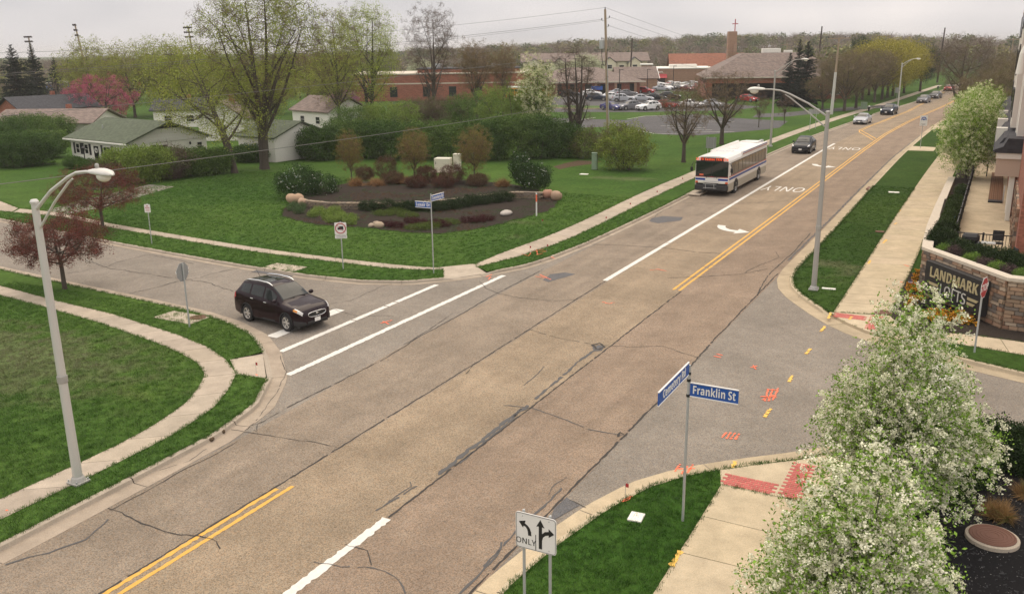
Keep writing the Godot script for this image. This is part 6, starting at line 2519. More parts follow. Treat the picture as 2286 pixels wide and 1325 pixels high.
	var arc := []
	rr = []
	for k in 12:
		var a := lerpf(-0.4, 3.6, k / 11.0)
		arc.append(v3(0.05 + 0.2 * cos(a), 3.0 + 0.2 * sin(a), 0.05))
		rr.append(0.05)
	g.tube(arc, rr, 6)
	g.ball(v3(0.05, 2.97, 0.05), v3(0.1, 0.09, 0.01), 10, 6)
	part("emblem", g, M.sign_blue, o)
	strokes(o, v3(0.05, 2.5, 0.05), [[0.0, 0.45, 0.05], [-0.08, 0.35, 0.03]], M.black)
	g = Geo.new()
	g.slab(PackedVector2Array(pl([-8.0, -101.5, -5.6, -101.7, -5.6, -105.5, -8.0, -106])), 0.02, LAWN + 0.012)
	struct("bus_stop_pad", g, M.concrete)
	g = Geo.new()
	g.slab(PackedVector2Array(pl([-7.6, -128, -3.9, -128, -3.7, -133.5, -7.4, -133.5])), 0.02, LAWN + 0.014)
	struct("crossing_walk", g, M.concrete)

	# backs of road signs along the far walk
	for s in [["grey back of a square sign on two posts behind the bus", v3(-24.9, LAWN, -87.8), 2.05, 1.05, true], ["grey back of a narrow sign, nearer of the pair on the far grass strip", v3(-21.3, LAWN, -120), 2.75, 0.62, false], ["grey back of a narrow sign, farther of the pair on the far grass strip", v3(-21.2, LAWN, -123.4), 2.65, 0.7, false], ["grey back of a sign beside the far dark evergreen", v3(-17.5, LAWN, -185), 2.6, 0.9, false]]:
		o = thing("road_sign", s[0], "traffic sign", s[1], PI - 0.1)
		g = Geo.new()
		g.plate(panel_poly(s[3], s[3] * 1.05, 0.04), 0.012, Transform3D(Basis.IDENTITY, v3(0, s[2] - s[3] * 0.55, 0.03)))
		part("panel", g, M.sign_back, o)
		for x in ([-0.3, 0.3] if s[4] else [0.0]):
			g = Geo.new()
			g.tube([v3(x, -0.1, 0), v3(x, s[2], 0)], [0.03, 0.03], 8)
			part("post", g, M.galvanised, o)

	# line marker by the bed
	o = thing("line_marker", "white and orange marker stake at the right end of the garden bed", "marker", v3(-26.43, LAWN, -52.44))
	g = Geo.new()
	g.box(v3(0, 0.75, 0), v3(0.10, 1.6, 0.03), Basis.IDENTITY, 0.01)
	part("stake", g, M.sign_white, o)
	g = Geo.new()
	g.box(v3(0, 1.2, 0), v3(0.104, 0.5, 0.034), Basis.IDENTITY, 0.01)
	part("sleeve", g, M.orange_spray, o)

	small_things()
	poles_and_wires()


func small_things() -> void:
	# utility cabinets
	var beige := mat("cabinet_beige", Color(0.66, 0.62, 0.50), 0.6)
	var o := thing("utility_cabinet", "pale utility cabinet with a door, low and wide, behind the garden bed", "cabinet", v3(-44.2, LAWN, -68.9), 0.25)
	var g := Geo.new()
	g.box(v3(0, 0.62, 0), v3(1.45, 1.2, 1.0), Basis.IDENTITY, 0.03)
	part("body", g, beige, o)
	g = Geo.new()
	g.box(v3(-0.1, 0.62, 0.505), v3(1.15, 1.05, 0.02), Basis.IDENTITY, 0.006)
	var d := part("door", g, beige, o)
	g = Geo.new()
	g.box(v3(-0.55, 0.8, 0.525), v3(0.04, 0.22, 0.03))
	part("handle", g, M.black, d)
	g = Geo.new()
	g.box(v3(0, 0.02, 0.1), v3(2.1, 0.08, 1.9))
	part("base", g, M.old_concrete, o)
	o = thing("utility_cabinet", "narrow pale meter cabinet standing against the wide one", "cabinet", v3(-43.2, LAWN, -69.7), 0.25)
	g = Geo.new()
	g.box(v3(0, 0.75, 0), v3(0.6, 1.5, 0.6), Basis.IDENTITY, 0.03)
	g.box(v3(0, 0.25, 0.35), v3(0.55, 0.5, 0.2), Basis.IDENTITY, 0.02)
	part("body", g, beige, o)
	g = Geo.new()
	g.box(v3(0, 1.52, 0), v3(0.66, 0.06, 0.66), Basis.IDENTITY, 0.02)
	part("lid", g, beige, o)
	var green := mat("box_green", Color(0.22, 0.30, 0.20), 0.6)
	for s in [["pale green telephone pedestal by the bush near the main road", v3(-32.0, LAWN, -75.3), 0.5, 1.5], ["pale green utility box on the far lawn near the hydrant", v3(-20.4, LAWN, -163), 0.95, 1.1]]:
		o = thing("utility_box", s[0], "utility box", s[1], 0.2)
		g = Geo.new()
		g.box(v3(0, s[3] / 2, 0), v3(s[2], s[3], s[2] * 0.8), Basis.IDENTITY, 0.03)
		part("body", g, green, o)
		g = Geo.new()
		g.box(v3(0, s[3], 0), v3(s[2] + 0.06, 0.07, s[2] * 0.8 + 0.06), Basis.IDENTITY, 0.02)
		part("lid", g, green, o)
	for s in [["black and white fire hydrant by the far walk, right of the grey sedan", v3(-18.97, LAWN, -158)], ["small dark fire hydrant at the far end of the grass strip", v3(-13.6, LAWN, -236)]]:
		o = thing("fire_hydrant", s[0], "fire hydrant", s[1])
		g = Geo.new()
		g.lathe(pl([0.2, 0, 0.2, 0.06, 0.14, 0.08, 0.14, 0.62, 0.17, 0.64, 0.17, 0.7, 0.13, 0.72]), 14)
		g.tube([v3(-0.25, 0.5, 0), v3(0.25, 0.5, 0)], [0.07, 0.07], 8)
		part("body", g, M.black, o)
		g = Geo.new()
		g.lathe(pl([0.15, 0.72, 0.13, 0.84, 0.05, 0.92, 0.001, 0.95]), 14)
		part("bonnet", g, M.sign_white, o)
	# covers and lids in the ground
	for s in [["rusty manhole cover on a raised collar in the black mulch", v3(0.94, 0.36, -20.68), 0.48, true], ["brown manhole cover set in the pale walk by the warning bricks", v3(-3.35, LAWN + 0.016, -38.7), 0.36, false], ["rusty manhole cover in a concrete square by the left grey sign", v3(-28.9, LAWN + 0.03, -25.5), 0.33, false]]:
		o = thing("manhole_cover", s[0], "manhole cover", s[1])
		g = Geo.new()
		g.lathe([Vector2(s[2], -0.01), Vector2(s[2], 0.012), Vector2(s[2] - 0.03, 0.02), Vector2(s[2] - 0.05, 0.008), Vector2(0.001, 0.009)], 32)
		part("lid", g, M.iron, o)
		for k in 4:
			g = Geo.new()
			var r: float = s[2] * (0.25 + 0.18 * k)
			g.lathe([Vector2(r, 0.009), Vector2(r + 0.008, 0.016), Vector2(r + 0.03, 0.016), Vector2(r + 0.04, 0.009)], 24)
			part("ridge", g, M.iron, o)
		if s[3]:
			g = Geo.new()
			g.lathe([Vector2(s[2] + 0.09, -0.4), Vector2(s[2] + 0.07, -0.02), Vector2(s[2] + 0.005, 0.0)], 32)
			part("collar", g, M.old_concrete, o)
	# storm inlets
	for s in [["storm drain inlet with a black throat in the kerb behind the suv", v3(-31.8, 0, -33.5), 0.0, 2.1, true], ["sunken concrete square round the manhole by the left kerb", v3(-29.6, 0, -25.8), PI, 2.2, false], ["storm drain inlet in the kerb beside the bus nose", v3(-20.25, 0, -66.2), -PI / 2, 2.0, true]]:
		o = thing("storm_drain", s[0], "storm drain", s[1], s[2])
		g = Geo.new()
		g.box(v3(0, 0.10, -0.55), v3(s[3], 0.11, 1.1), Basis.IDENTITY, 0.02)
		part("top_slab", g, M.old_concrete, o)
		if s[4]:
			g = Geo.new()
			g.box(v3(0, 0.06, 0.05), v3(s[3] - 0.35, 0.11, 0.12))
			part("throat", g, M.black, o)
			g = Geo.new()
			g.box(v3(0, 0.006, 0.32), v3(s[3] + 0.5, 0.012, 0.42))
			part("gutter_pan", g, M.patch_asphalt, o)
	for s in [["rusty iron kerb inlet plate on the right edge of the road", v3(-8.25, 0.06, -74)]]:
		o = thing("kerb_inlet", s[0], "storm drain", s[1])
		g = Geo.new()
		g.box(v3(0, 0, 0), v3(0.5, 0.09, 1.3), Basis.IDENTITY, 0.02)
		part("plate", g, M.iron, o)
	# lids in the lawns
	for s in [["pale square lid in the grass of the near right corner", v3(-6.55, LAWN + 0.02, -18.2), 0.34, 0.42], ["white lid in the grass by the foot of the right lamp", v3(-6.0, LAWN + 0.02, -41.6), 0.6, 0.2], ["white lid in the grass strip halfway along the right walk", v3(-6.35, LAWN + 0.02, -72.0), 0.75, 0.5], ["brown lid sunk in the grass against the right walk", v3(-5.5, LAWN + 0.02, -56.2), 0.5, 0.4], ["pale lid in the lawn at the foot of the round bush", v3(-31.6, LAWN + 0.02, -72.0), 0.7, 0.5]]:
		o = thing("ground_lid", s[0], "lid", s[1], 0.1)
		g = Geo.new()
		g.box(Vector3.ZERO, v3(s[2], 0.05, s[3]), Basis.IDENTITY, 0.01)
		part("lid", g, M.iron if s[0].begins_with("brown") else M.house_white, o)
	# survey flags
	var spots := [v3(-7.13, 0.13, -18.97), v3(-21.84, 0.13, -21.55), v3(-21.73, 0.13, -42.28), v3(-21.08, 0.13, -43.06), v3(-24.6, 0.13, -49.55), v3(-22.24, 0.13, -70.5), v3(-21.88, 0.13, -63.28), v3(-21.78, 0.13, -57.49), v3(-21.31, 0.13, -52.01)]
	var said := ["red survey flag on the kerb of the near right corner", "red survey flag beside the near left ramp", "red survey flag on the walk, left of the sprayed marks", "red survey flag on the walk, right of the sprayed marks", "small red flag in the lawn below the marker stake", "red flag on the far walk just before the bus", "red flag on the far walk, second before the bus", "red flag on the far walk, third before the bus", "red flag on the far walk, fourth before the bus"]
	for k in spots.size():
		o = thing("survey_flag", said[k], "flag", spots[k])
		g = Geo.new()
		g.tube([v3(0, 0, 0), v3(0, 0.42, 0)], [0.006, 0.006], 5)
		part("wire_stem", g, M.galvanised, o)
		g = Geo.new()
		g.box(v3(0.04, 0.37, 0), v3(0.09, 0.1, 0.004))
		part("flag", g, M.sign_red, o)
	# garden lamp before the white house
	o = thing("garden_lamp", "black lantern on a post before the white house door", "lamp post", v3(-76.6, LAWN, -56.2))
	g = Geo.new()
	g.tube([Vector3.ZERO, v3(0, 1.75, 0)], [0.06, 0.045], 8)
	part("post", g, M.black, o)
	g = Geo.new()
	g.lathe(pl([0.06, 1.75, 0.14, 2.1, 0.2, 2.12, 0.02, 2.28]), 8, Transform3D.IDENTITY, false)
	part("lantern", g, M.black, o)
	# patio things
	o = thing("grill", "black covered grill behind the near patio railing", "grill", v3(-0.55, 1.1, -46.4))
	g = Geo.new()
	g.box(v3(0, 0.45, 0), v3(0.9, 0.7, 0.55), Basis.IDENTITY, 0.03)
	part("cart", g, M.gloss_black, o)
	g = Geo.new()
	g.box(v3(0, 1.0, 0), v3(0.75, 0.4, 0.55), Basis.IDENTITY, 0.12)
	part("lid", g, M.trim, o)
	g = Geo.new()
	g.box(v3(0.75, 0.82, 0), v3(0.6, 0.04, 0.5), Basis.IDENTITY, 0.01)
	part("side_shelf", g, M.galvanised, o)
	for s in [["black metal chair at the near patio corner", v3(-0.75, 1.1, -44.5), 0.3], ["black metal chair right of the patio table", v3(1.05, 1.1, -44.7), -1.2], ["black metal chair behind the inner patio railing", v3(0.6, 1.1, -48.5), 0.0]]:
		o = thing("patio_chair", s[0], "chair", s[1], s[2], "patio furniture")
		g = Geo.new()
		g.box(v3(0, 0.43, 0), v3(0.5, 0.05, 0.5), Basis.IDENTITY, 0.01)
		part("seat", g, M.black, o)
		g = Geo.new()
		g.box(v3(0, 0.75, -0.25), v3(0.5, 0.5, 0.04), Basis(Vector3.RIGHT, -0.15), 0.01)
		part("backrest", g, M.black, o)
		for e in [[-1, -1], [1, -1], [-1, 1], [1, 1]]:
			g = Geo.new()
			g.tube([v3(e[0] * 0.23, 0, e[1] * 0.25), v3(e[0] * 0.22, 0.43, e[1] * 0.22)], [0.014, 0.014], 6)
			part("leg", g, M.black, o)
	o = thing("patio_table", "round black metal table between the patio chairs", "table", v3(0.15, 1.1, -44.5))
	g = Geo.new()
	g.lathe(pl([0.001, 0.69, 0.45, 0.69, 0.46, 0.71, 0.45, 0.73, 0.001, 0.73]), 20)
	part("table_top", g, M.black, o)
	for k in 3:
		g = Geo.new()
		g.tube([v3(0.4 * cos(TAU * k / 3), 0, 0.4 * sin(TAU * k / 3)), v3(0.06 * cos(TAU * k / 3), 0.4, 0.06 * sin(TAU * k / 3)), v3(0.3 * cos(TAU * k / 3), 0.69, 0.3 * sin(TAU * k / 3))], [0.014, 0.014, 0.014], 6)
		part("leg", g, M.black, o)
	# bicycles stand as a black wave rack by the canopy
	for s in [["black wave shaped bicycle rack on the patio beyond the canopy", v3(-0.4, 1.1, -78)], ["black wave shaped bicycle rack on the far patio grass", v3(-0.5, 1.1, -98)]]:
		o = thing("bicycle_rack", s[0], "bicycle rack", s[1])
		g = Geo.new()
		var p := []
		var rr := []
		for k in 25:
			p.append(v3(0.0, 0.45 + 0.42 * sin(k * TAU / 8 - PI / 2), k * 0.07))
			rr.append(0.035)
		g.tube(p, rr, 8)
		part("hoops", g, M.black, o)
	# a coloured pennant on the railing
	o = thing("pennant", "light blue pennant with an orange motif hung on the long railing", "flag", v3(-1.36, 1.1, -52.2))
	g = Geo.new()
	var prev := []
	for k in 7:
		var y := 1.0 - k * 0.17
		var w := 0.36 * (1.0 - absf(k - 2.5) / 6.0)
		var x := -0.12 - 0.07 * k + 0.04 * sin(k * 1.7)
		var row := [v3(x, y, -w), v3(x - 0.03, y - 0.05, w)]
		if prev:
			g.quad(prev[0], prev[1], row[1], row[0])
			g.quad(prev[1] + v3(0.008, 0, 0), prev[0] + v3(0.008, 0, 0), row[0] + v3(0.008, 0, 0), row[1] + v3(0.008, 0, 0))
		prev = row
	part("cloth", g, mat("pennant_blue", Color(0.22, 0.48, 0.72), 0.8), o)
	g = Geo.new()
	g.ball(v3(-0.34, 0.62, 0.0), v3(0.03, 0.13, 0.16), 8, 6)
	part("motif", g, M.orange_spray, o)
	# scoreboard beyond the left trees
	o = thing("scoreboard", "blue and white scoreboard on the sports field beyond the red brick house", "scoreboard", v3(-184.3, 0, -131), 0.95)
	g = Geo.new()
	g.box(v3(0, 3.4, 0), v3(4.6, 2.3, 0.3), Basis.IDENTITY, 0.03)
	part("panel", g, mat("score_blue", Color(0.04, 0.13, 0.36), 0.5), o)
	g = Geo.new()
	g.box(v3(0, 4.7, 0), v3(4.6, 0.5, 0.3))
	part("header", g, M.house_white, o)
	for k in 9:
		g = Geo.new()
		g.box(v3(-1.7 + (k % 5) * 0.85 + (0.4 if k > 4 else 0.0), 3.9 if k < 5 else 2.95, 0.16), v3(0.5, 0.45, 0.04))
		part("score_window", g, M.black, o)
	for k in 4:
		g = Geo.new()
		g.box(v3(-1.6 + k * 1.05, 3.42, 0.16), v3(0.7, 0.16, 0.03))
		part("caption", g, M.house_white, o)
	for s in [-1, 1]:
		g = Geo.new()
		g.box(v3(s * 1.6, 1.2, -0.1), v3(0.2, 2.4, 0.2))
		part("post", g, M.galvanised, o)
	# litter of stones where the left kerb is broken
	for k in 2:
		o = thing("kerb_fragment", ["broken lump of kerb on the near left gutter", "smaller broken kerb lump nearer the lamp"][k], "rubble", [v3(-19.36, 0.02, -17.46), v3(-19.23, 0.02, -16.96)][k], 0.5 + k)
		g = Geo.new()
		g.box(v3(0, 0.05, 0), v3(0.24 - 0.06 * k, 0.1, 0.13), Basis(Vector3.UP, 0.4) * Basis(Vector3.RIGHT, 0.2), 0.03)
		part("lump", g, M.soil, o)


func wire(label: String, pts: Array, r: float, sag: float) -> void:
	var o := thing("overhead_wire", label, "wire")
	var g := Geo.new()
	for i in pts.size() - 1:
		var path := []
		var rr := []
		for k in 25:
			var t := k / 24.0
			path.append(pts[i].lerp(pts[i + 1], t) - v3(0, sag * 4 * t * (1 - t), 0))
			rr.append(r)
		g.tube(path, rr, 5, false)
	part("strand", g, M.wire, o)


func wooden_pole(label: String, foot: Vector3, top: Vector3, r0: float, r1: float, m: Material) -> Node3D:
	var o := thing("utility_pole", label, "utility pole", foot)
	var g := Geo.new()
	g.tube([Vector3.ZERO, (top - foot) * 0.5, top - foot], [r0, (r0 + r1) / 2, r1], 10)
	part("pole", g, m, o)
	return o


func insulator(o: Node3D, at: Vector3) -> void:
	var g := Geo.new()
	g.lathe(pl([0.03, 0, 0.07, 0.05, 0.04, 0.1, 0.07, 0.15, 0.03, 0.24]), 8, Transform3D(Basis.IDENTITY, at))
	part("insulator", g, M.trim, o)


func poles_and_wires() -> void:
	var foot := v3(-40.95, 0, -100.4)
	var top := v3(-41.6, 15.0, -100.4)
	var o := wooden_pole("leaning wooden utility pole with a transformer, before the car park", foot, top, 0.19, 0.13, M.wood_pole)
	var up := top - foot
	insulator(o, up + v3(0, 0, 0))
	for s in [[-0.45, 13.7], [0.5, 13.95], [0.35, 13.0]]:
		var g := Geo.new()
		var at: Vector3 = up * (s[1] / 15.0)
		bar(g, at, at + v3(s[0], 0.1, 0), 0.06, 0.06)
		part("bracket", g, M.galvanised, o)
		insulator(o, at + v3(s[0], 0.1, 0))
	var g := Geo.new()
	var tp := up * (10.6 / 15.0) + v3(-0.5, 0, 0.1)
	g.lathe(pl([0.001, 0, 0.28, 0.03, 0.29, 0.95, 0.26, 1.02, 0.001, 1.06]), 16, Transform3D(Basis.IDENTITY, tp))
	part("transformer", g, M.galvanised, o)
	g = Geo.new()
	g.lathe(pl([0.04, 1.0, 0.07, 1.1, 0.04, 1.3]), 8, Transform3D(Basis.IDENTITY, tp))
	part("bushing", g, M.trim, o)
	g = Geo.new()
	var loop := []
	var rr := []
	for k in 13:
		var a := PI * k / 12
		loop.append(tp + v3(0.05 + 0.35 * (1 - cos(a)), 0.0 - 1.9 * sin(a), 0.15))
		rr.append(0.035)
	g.tube(loop, rr, 6)
	part("cable_loop", g, M.trim, o)
	g = Geo.new()
	g.tube([up * 0.62 + v3(0.16, 0, 0.12), v3(0.2, 0, 0.14)], [0.04, 0.04], 6)
	part("conduit", g, M.galvanised, o)

	# wires: two spans meet at the pole
	var at := func(h: float, x: float) -> Vector3:
		return foot + up * (h / 15.0) + v3(x, 0.2, 0)
	wire("top overhead wire running left from the leaning pole", [at.call(15.0, 0), v3(-77.39, 10.92, -41.9)], 0.014, 0.9)
	wire("second overhead wire running left from the leaning pole", [at.call(13.7, -0.45), v3(-70.48, 9.24, -37.84)], 0.016, 0.55)
	wire("twin of the second left wire, a hand lower", [at.call(13.55, -0.45), v3(-70.49, 9.11, -37.83)], 0.012, 0.6)
	wire("overhead cable running left below the transformer", [at.call(10.2, 0), v3(-58.35, 6.91, -30.84)], 0.016, 0.35)
	wire("lowest overhead cable crossing before the white house", [at.call(7.2, 0), v3(-40.08, 5.04, -83.92), v3(-39.12, 5.44, -20.14)], 0.018, 0.25)
	wire("top overhead wire running right from the leaning pole", [at.call(15.0, 0), v3(-39.28, 5.54, -211.38)], 0.016, 0.8)
	wire("second overhead wire running right from the leaning pole", [at.call(13.95, 0.5), v3(-39.24, 4.96, -211.39)], 0.016, 0.8)
	wire("third overhead wire running right from the leaning pole", [at.call(13.0, 0.35), v3(-39.17, 3.99, -211.4)], 0.016, 0.8)
	wire("thin low wire running right from the leaning pole", [at.call(10.9, 0), v3(-39.02, 1.86, -211.43)], 0.012, 0.8)

	# the pole with a crossarm by the far walk: a grey stub below, wood above
	foot = v3(-23.4, 0, -149.3)
	top = v3(-23.15, 11.7, -149.3)
	o = wooden_pole("utility pole with a crossarm and a pale metal stub beside the far walk", foot, top, 0.2, 0.13, M.wood_pole)
	g = Geo.new()
	g.tube([v3(0, 0, 0), (top - foot) * 0.56], [0.25, 0.2], 10)
	part("stub", g, M.lamp_grey, o)
	g = Geo.new()
	g.box(top - foot + v3(0, -0.12, 0.1), v3(3.3, 0.14, 0.12), Basis(Vector3.BACK, 0.03))
	part("crossarm", g, M.wood_pole, o)
	for x in [-1.55, -0.9, 0.9, 1.5]:
		insulator(o, top - foot + v3(x, -0.05 + x * 0.03, 0.1))
	for s in [-1, 1]:
		g = Geo.new()
		bar(g, top - foot + v3(s * 0.9, -0.15, 0.12), top - foot + v3(0, -0.8, 0.12), 0.04, 0.03)
		part("arm_brace", g, M.galvanised, o)
	for k in 3:
		g = Geo.new()
		bar(g, (top - foot) * 0.72 + v3(-0.6, 0.3 * k, 0.1), (top - foot) * 0.72 + v3(0.6, 0.3 * k, 0.1), 0.05, 0.04)
		part("bracket", g, M.wood_pole, o)
	wire("fan wire from the crossarm pole down to the evergreens", [top + v3(-1.5, 0, 0), v3(-54.29, 4.09, -233.78)], 0.016, 0.7)
	wire("lower fan wire from the crossarm pole down to the evergreens", [top + v3(-1.0, -3, 0), v3(-54.15, 1.68, -233.81)], 0.016, 0.7)

	# far poles
	for s in [["tall dark pole behind the evergreens", v3(-44.5, 0, -254.8), 15.1, 0.25], ["tall dark pole behind the hall and its white blossom tree", v3(-93.8, 0, -245.4), 12.8, 0.22], ["tall dark pole where the main road bends out of sight", v3(-16.2, 0, -274.3), 14.4, 0.3]]:
		o = wooden_pole(s[0], s[1], s[1] + v3(0.45, s[2], 0), 0.26, 0.17, M.dark_pole)
		for k in 3:
			g = Geo.new()
			bar(g, v3(0.45, s[2] - 1.5 - k * 1.1, 0), v3(-0.35, s[2] - 1.4 - k * 1.1, 0), 0.07, 0.07)
			part("bracket", g, M.dark_pole, o)
	for s in [["far crossarm pole near the right edge, taller of two", v3(0.6, 0, -310), 11.6], ["far crossarm pole near the right edge, shorter of two", v3(-3.6, 0, -330), 9.6], ["crossarm pole against the wooded hill, left of the store", v3(-101, 0, -305), 9.5], ["crossarm pole against the wooded hill, right of the church tower", v3(-66, 0, -318), 11.0]]:
		o = wooden_pole(s[0], s[1], s[1] + v3(0.2, s[2], 0), 0.2, 0.14, M.wood_pole)
		g = Geo.new()
		g.box(v3(0.2, s[2] - 0.5, 0.1), v3(3.6, 0.16, 0.14))
		part("crossarm", g, M.wood_pole, o)
	# car park lights
	for s in [["slim black car park light beside the utility pole", v3(-66.6, 0, -168.6), 6.4], ["slim black car park light before the brick store", v3(-74.6, 0, -226), 5.7], ["slim black car park light right of the hall", v3(-72.0, 0, -199.5), 5.6], ["slim black car park light before the far apartments", v3(-86.0, 0, -206), 6.6]]:
		o = thing("parking_light", s[0], "lamp post", s[1], 0, "lights of the car park")
		g = Geo.new()
		g.tube([Vector3.ZERO, v3(0, s[2], 0)], [0.09, 0.07], 8)
		part("pole", g, M.black, o)
		g = Geo.new()
		g.box(v3(0.35, s[2] + 0.02, 0), v3(0.9, 0.12, 0.3), Basis.IDENTITY, 0.03)
		part("lamp_head", g, M.black, o)
	# stadium lights
	for s in [["stadium light with a broad rack of lamps, middle of three", v3(-187.7, 0, -142.2), v3(-3.0, 17.3, 0), 3, 2], ["stadium light half hidden in the left spruces", v3(-222.4, 0, -152.7), v3(-1.2, 15.2, 0), 2, 5], ["stadium light rising behind the arching tree", v3(-186.1, 0, -173.1), v3(-1.8, 17.0, 0), 3, 5]]:
		o = thing("stadium_light", s[0], "floodlight", s[1], 0, "stadium lights beyond the houses")
		g = Geo.new()
		g.tube([Vector3.ZERO, s[2]], [0.28, 0.16], 10)
		part("pole", g, M.wood_pole, o)
		for r in s[3]:
			g = Geo.new()
			var y: float = s[2].y - 0.3 - r * 1.15
			var x0: float = s[2].x * y / s[2].y
			var ww: float = 0.62 * s[4]
			g.box(v3(x0, y, 0), v3(ww, 0.09, 0.09))
			part("rack", g, M.dark_pole, o)
			for k in s[4]:
				g = Geo.new()
				g.lathe(pl([0.08, -0.2, 0.26, 0.1, 0.26, 0.16, 0.001, 0.14]), 10, Transform3D(Basis(Vector3.RIGHT, 1.9), v3(x0 + (k - (s[4] - 1) / 2.0) * 0.66, y + 0.12, 0.15)))
				part("lamp", g, M.dark_pole, o)


# ---------------------------------------------------------------- plants

func sprig(kind: String) -> ArrayMesh:
	# a small spray of leaves, flowers, needles or twigs, the unit that crowns are made of
	if shared.has("sprig_" + kind):
		return shared["sprig_" + kind]
	var g := Geo.new()
	var r := RandomNumberGenerator.new()
	r.seed = hash(kind) % 9973
	var leaf := func(at: Vector3, size: float, wide: float, c: Color) -> void:
		var d := v3(r.randf_range(-1, 1), r.randf_range(-0.5, 1), r.randf_range(-1, 1)).normalized()
		var s := d.cross(v3(r.randf_range(-1, 1), r.randf_range(-1, 1), r.randf_range(-1, 1))).normalized()
		g.col = c
		g.quad(at - d * size * 0.5, at + s * wide * 0.5, at + d * size * 0.5, at - s * wide * 0.5)
	var ball := func(rad: float) -> Vector3:
		var p := v3(r.randf_range(-1, 1), r.randf_range(-1, 1), r.randf_range(-1, 1))
		while p.length() > 1.0:
			p = v3(r.randf_range(-1, 1), r.randf_range(-1, 1), r.randf_range(-1, 1))
		return p * rad
	match kind:
		"fresh":
			for k in 20:
				leaf.call(ball.call(0.5), r.randf_range(0.10, 0.18), r.randf_range(0.07, 0.12), Color(1, 1, 1) * r.randf_range(0.7, 1.0))
		"shrub":
			for k in 30:
				leaf.call(ball.call(0.38), r.randf_range(0.10, 0.17), r.randf_range(0.06, 0.10), Color(1, 1, 1) * r.randf_range(0.6, 1.0))
		"fine":
			for k in 30:
				leaf.call(ball.call(0.16), r.randf_range(0.035, 0.065), r.randf_range(0.025, 0.04), Color(1, 1, 1) * r.randf_range(0.6, 1.0))
		"pear":
			# clusters of white flowers with young leaves between them
			for c in 5:
				var at: Vector3 = ball.call(0.17)
				for k in 10:
					leaf.call(at + ball.call(0.05), r.randf_range(0.035, 0.05), r.randf_range(0.03, 0.045), Color(0.92, 0.89, 0.70) * r.randf_range(0.78, 1.0))
			for k in 12:
				leaf.call(ball.call(0.2), r.randf_range(0.05, 0.085), r.randf_range(0.03, 0.045), Color(0.24, 0.38, 0.06) * r.randf_range(0.6, 1.1))
		"pear_leaf":
			for k in 20:
				leaf.call(ball.call(0.2), r.randf_range(0.05, 0.09), r.randf_range(0.03, 0.05), Color(0.25, 0.40, 0.06) * r.randf_range(0.6, 1.1))
			for k in 6:
				leaf.call(ball.call(0.18), 0.04, 0.035, Color(0.80, 0.78, 0.60) * r.randf_range(0.7, 1.0))
		"needle":
			# one bough along +x, one metre long, its shoots hanging a little
			g.tube([Vector3.ZERO, v3(0.55, 0.02, 0), v3(1, 0.08, 0)], [0.02, 0.012, 0.004], 3, false)
			for k in 46:
				var x := r.randf()
				var w := 0.30 * (1.1 - x) + 0.06
				var at := v3(x, r.randf_range(-0.05, 0.03), 0)
				var tip := at + v3(r.randf_range(0.05, 0.16), r.randf_range(-0.13, 0.05), r.randf_range(-w, w))
				var side := (tip - at).cross(v3(r.randf_range(-1, 1), 1, r.randf_range(-1, 1))).normalized() * 0.035
				g.col = Color(1, 1, 1) * r.randf_range(0.55, 1.0)
				g.quad(at - side, at + side, tip + side * 0.4, tip - side * 0.4)
		"twig":
			for k in 11:
				var a: Vector3 = ball.call(0.25)
				var d := v3(r.randf_range(-1, 1), r.randf_range(-0.3, 1.2), r.randf_range(-1, 1)).normalized() * r.randf_range(0.35, 0.85)
				g.col = Color(1, 1, 1) * r.randf_range(0.6, 1.0)
				g.tube([a, a + d * 0.5 + ball.call(0.05), a + d], [0.013, 0.009, 0.004], 3, false)
		"grass":
			for k in 9:
				var a := v3(r.randf_range(-0.07, 0.07), 0, r.randf_range(-0.07, 0.07))
				var h := r.randf_range(0.05, 0.11)
				var lean := v3(r.randf_range(-0.6, 0.6), 1, r.randf_range(-0.6, 0.6)) * h
				var s := v3(r.randf_range(-1, 1), 0, r.randf_range(-1, 1)).normalized() * 0.008
				g.col = Color(1, 1, 1) * r.randf_range(0.6, 1.0)
				g.tri(a - s, a + s, a + lean)
		"blade":
			for k in 40:
				var a := v3(r.randf_range(-0.1, 0.1), 0, r.randf_range(-0.1, 0.1))
				var lean := v3(a.x * 3.5 + r.randf_range(-0.15, 0.15), r.randf_range(0.35, 0.6), a.z * 3.5 + r.randf_range(-0.15, 0.15))
				var s := v3(r.randf_range(-1, 1), 0, r.randf_range(-1, 1)).normalized() * 0.011
				g.col = Color(1, 1, 1) * r.randf_range(0.55, 1.0)
				g.tri(a - s, a + s, a + lean)
		"flower":
			for k in 16:
				leaf.call(ball.call(0.09) * v3(1, 0.5, 1) + v3(0, 0.09, 0), 0.055, 0.05, Color(1, 1, 1) * r.randf_range(0.75, 1.0))
			for k in 10:
				leaf.call(ball.call(0.09) * v3(1, 0.4, 1) + v3(0, 0.03, 0), 0.07, 0.035, Color(0.10, 0.28, 0.25))
		"far_tree":
			# a whole small tree for the distant woods: stem, limbs and ragged leaf masses
			g.col = Color(0.55, 0.5, 0.45)
			g.tube([Vector3.ZERO, v3(0.02, 0.4, 0), v3(0, 0.75, 0.02)], [0.025, 0.018, 0.008], 4, false)
			for k in 14:
				var a := v3(0, r.randf_range(0.25, 0.7), 0)
				var th := r.randf() * TAU
				g.tube([a, a + v3(cos(th) * 0.22, r.randf_range(0.08, 0.28), sin(th) * 0.22)], [0.01, 0.003], 3, false)
			for k in 130:
				var p: Vector3 = ball.call(1.0) * v3(0.34, 0.36, 0.34) + v3(0, 0.62, 0)
				leaf.call(p, r.randf_range(0.06, 0.13), r.randf_range(0.04, 0.08), Color(1, 1, 1) * r.randf_range(0.55, 1.0))
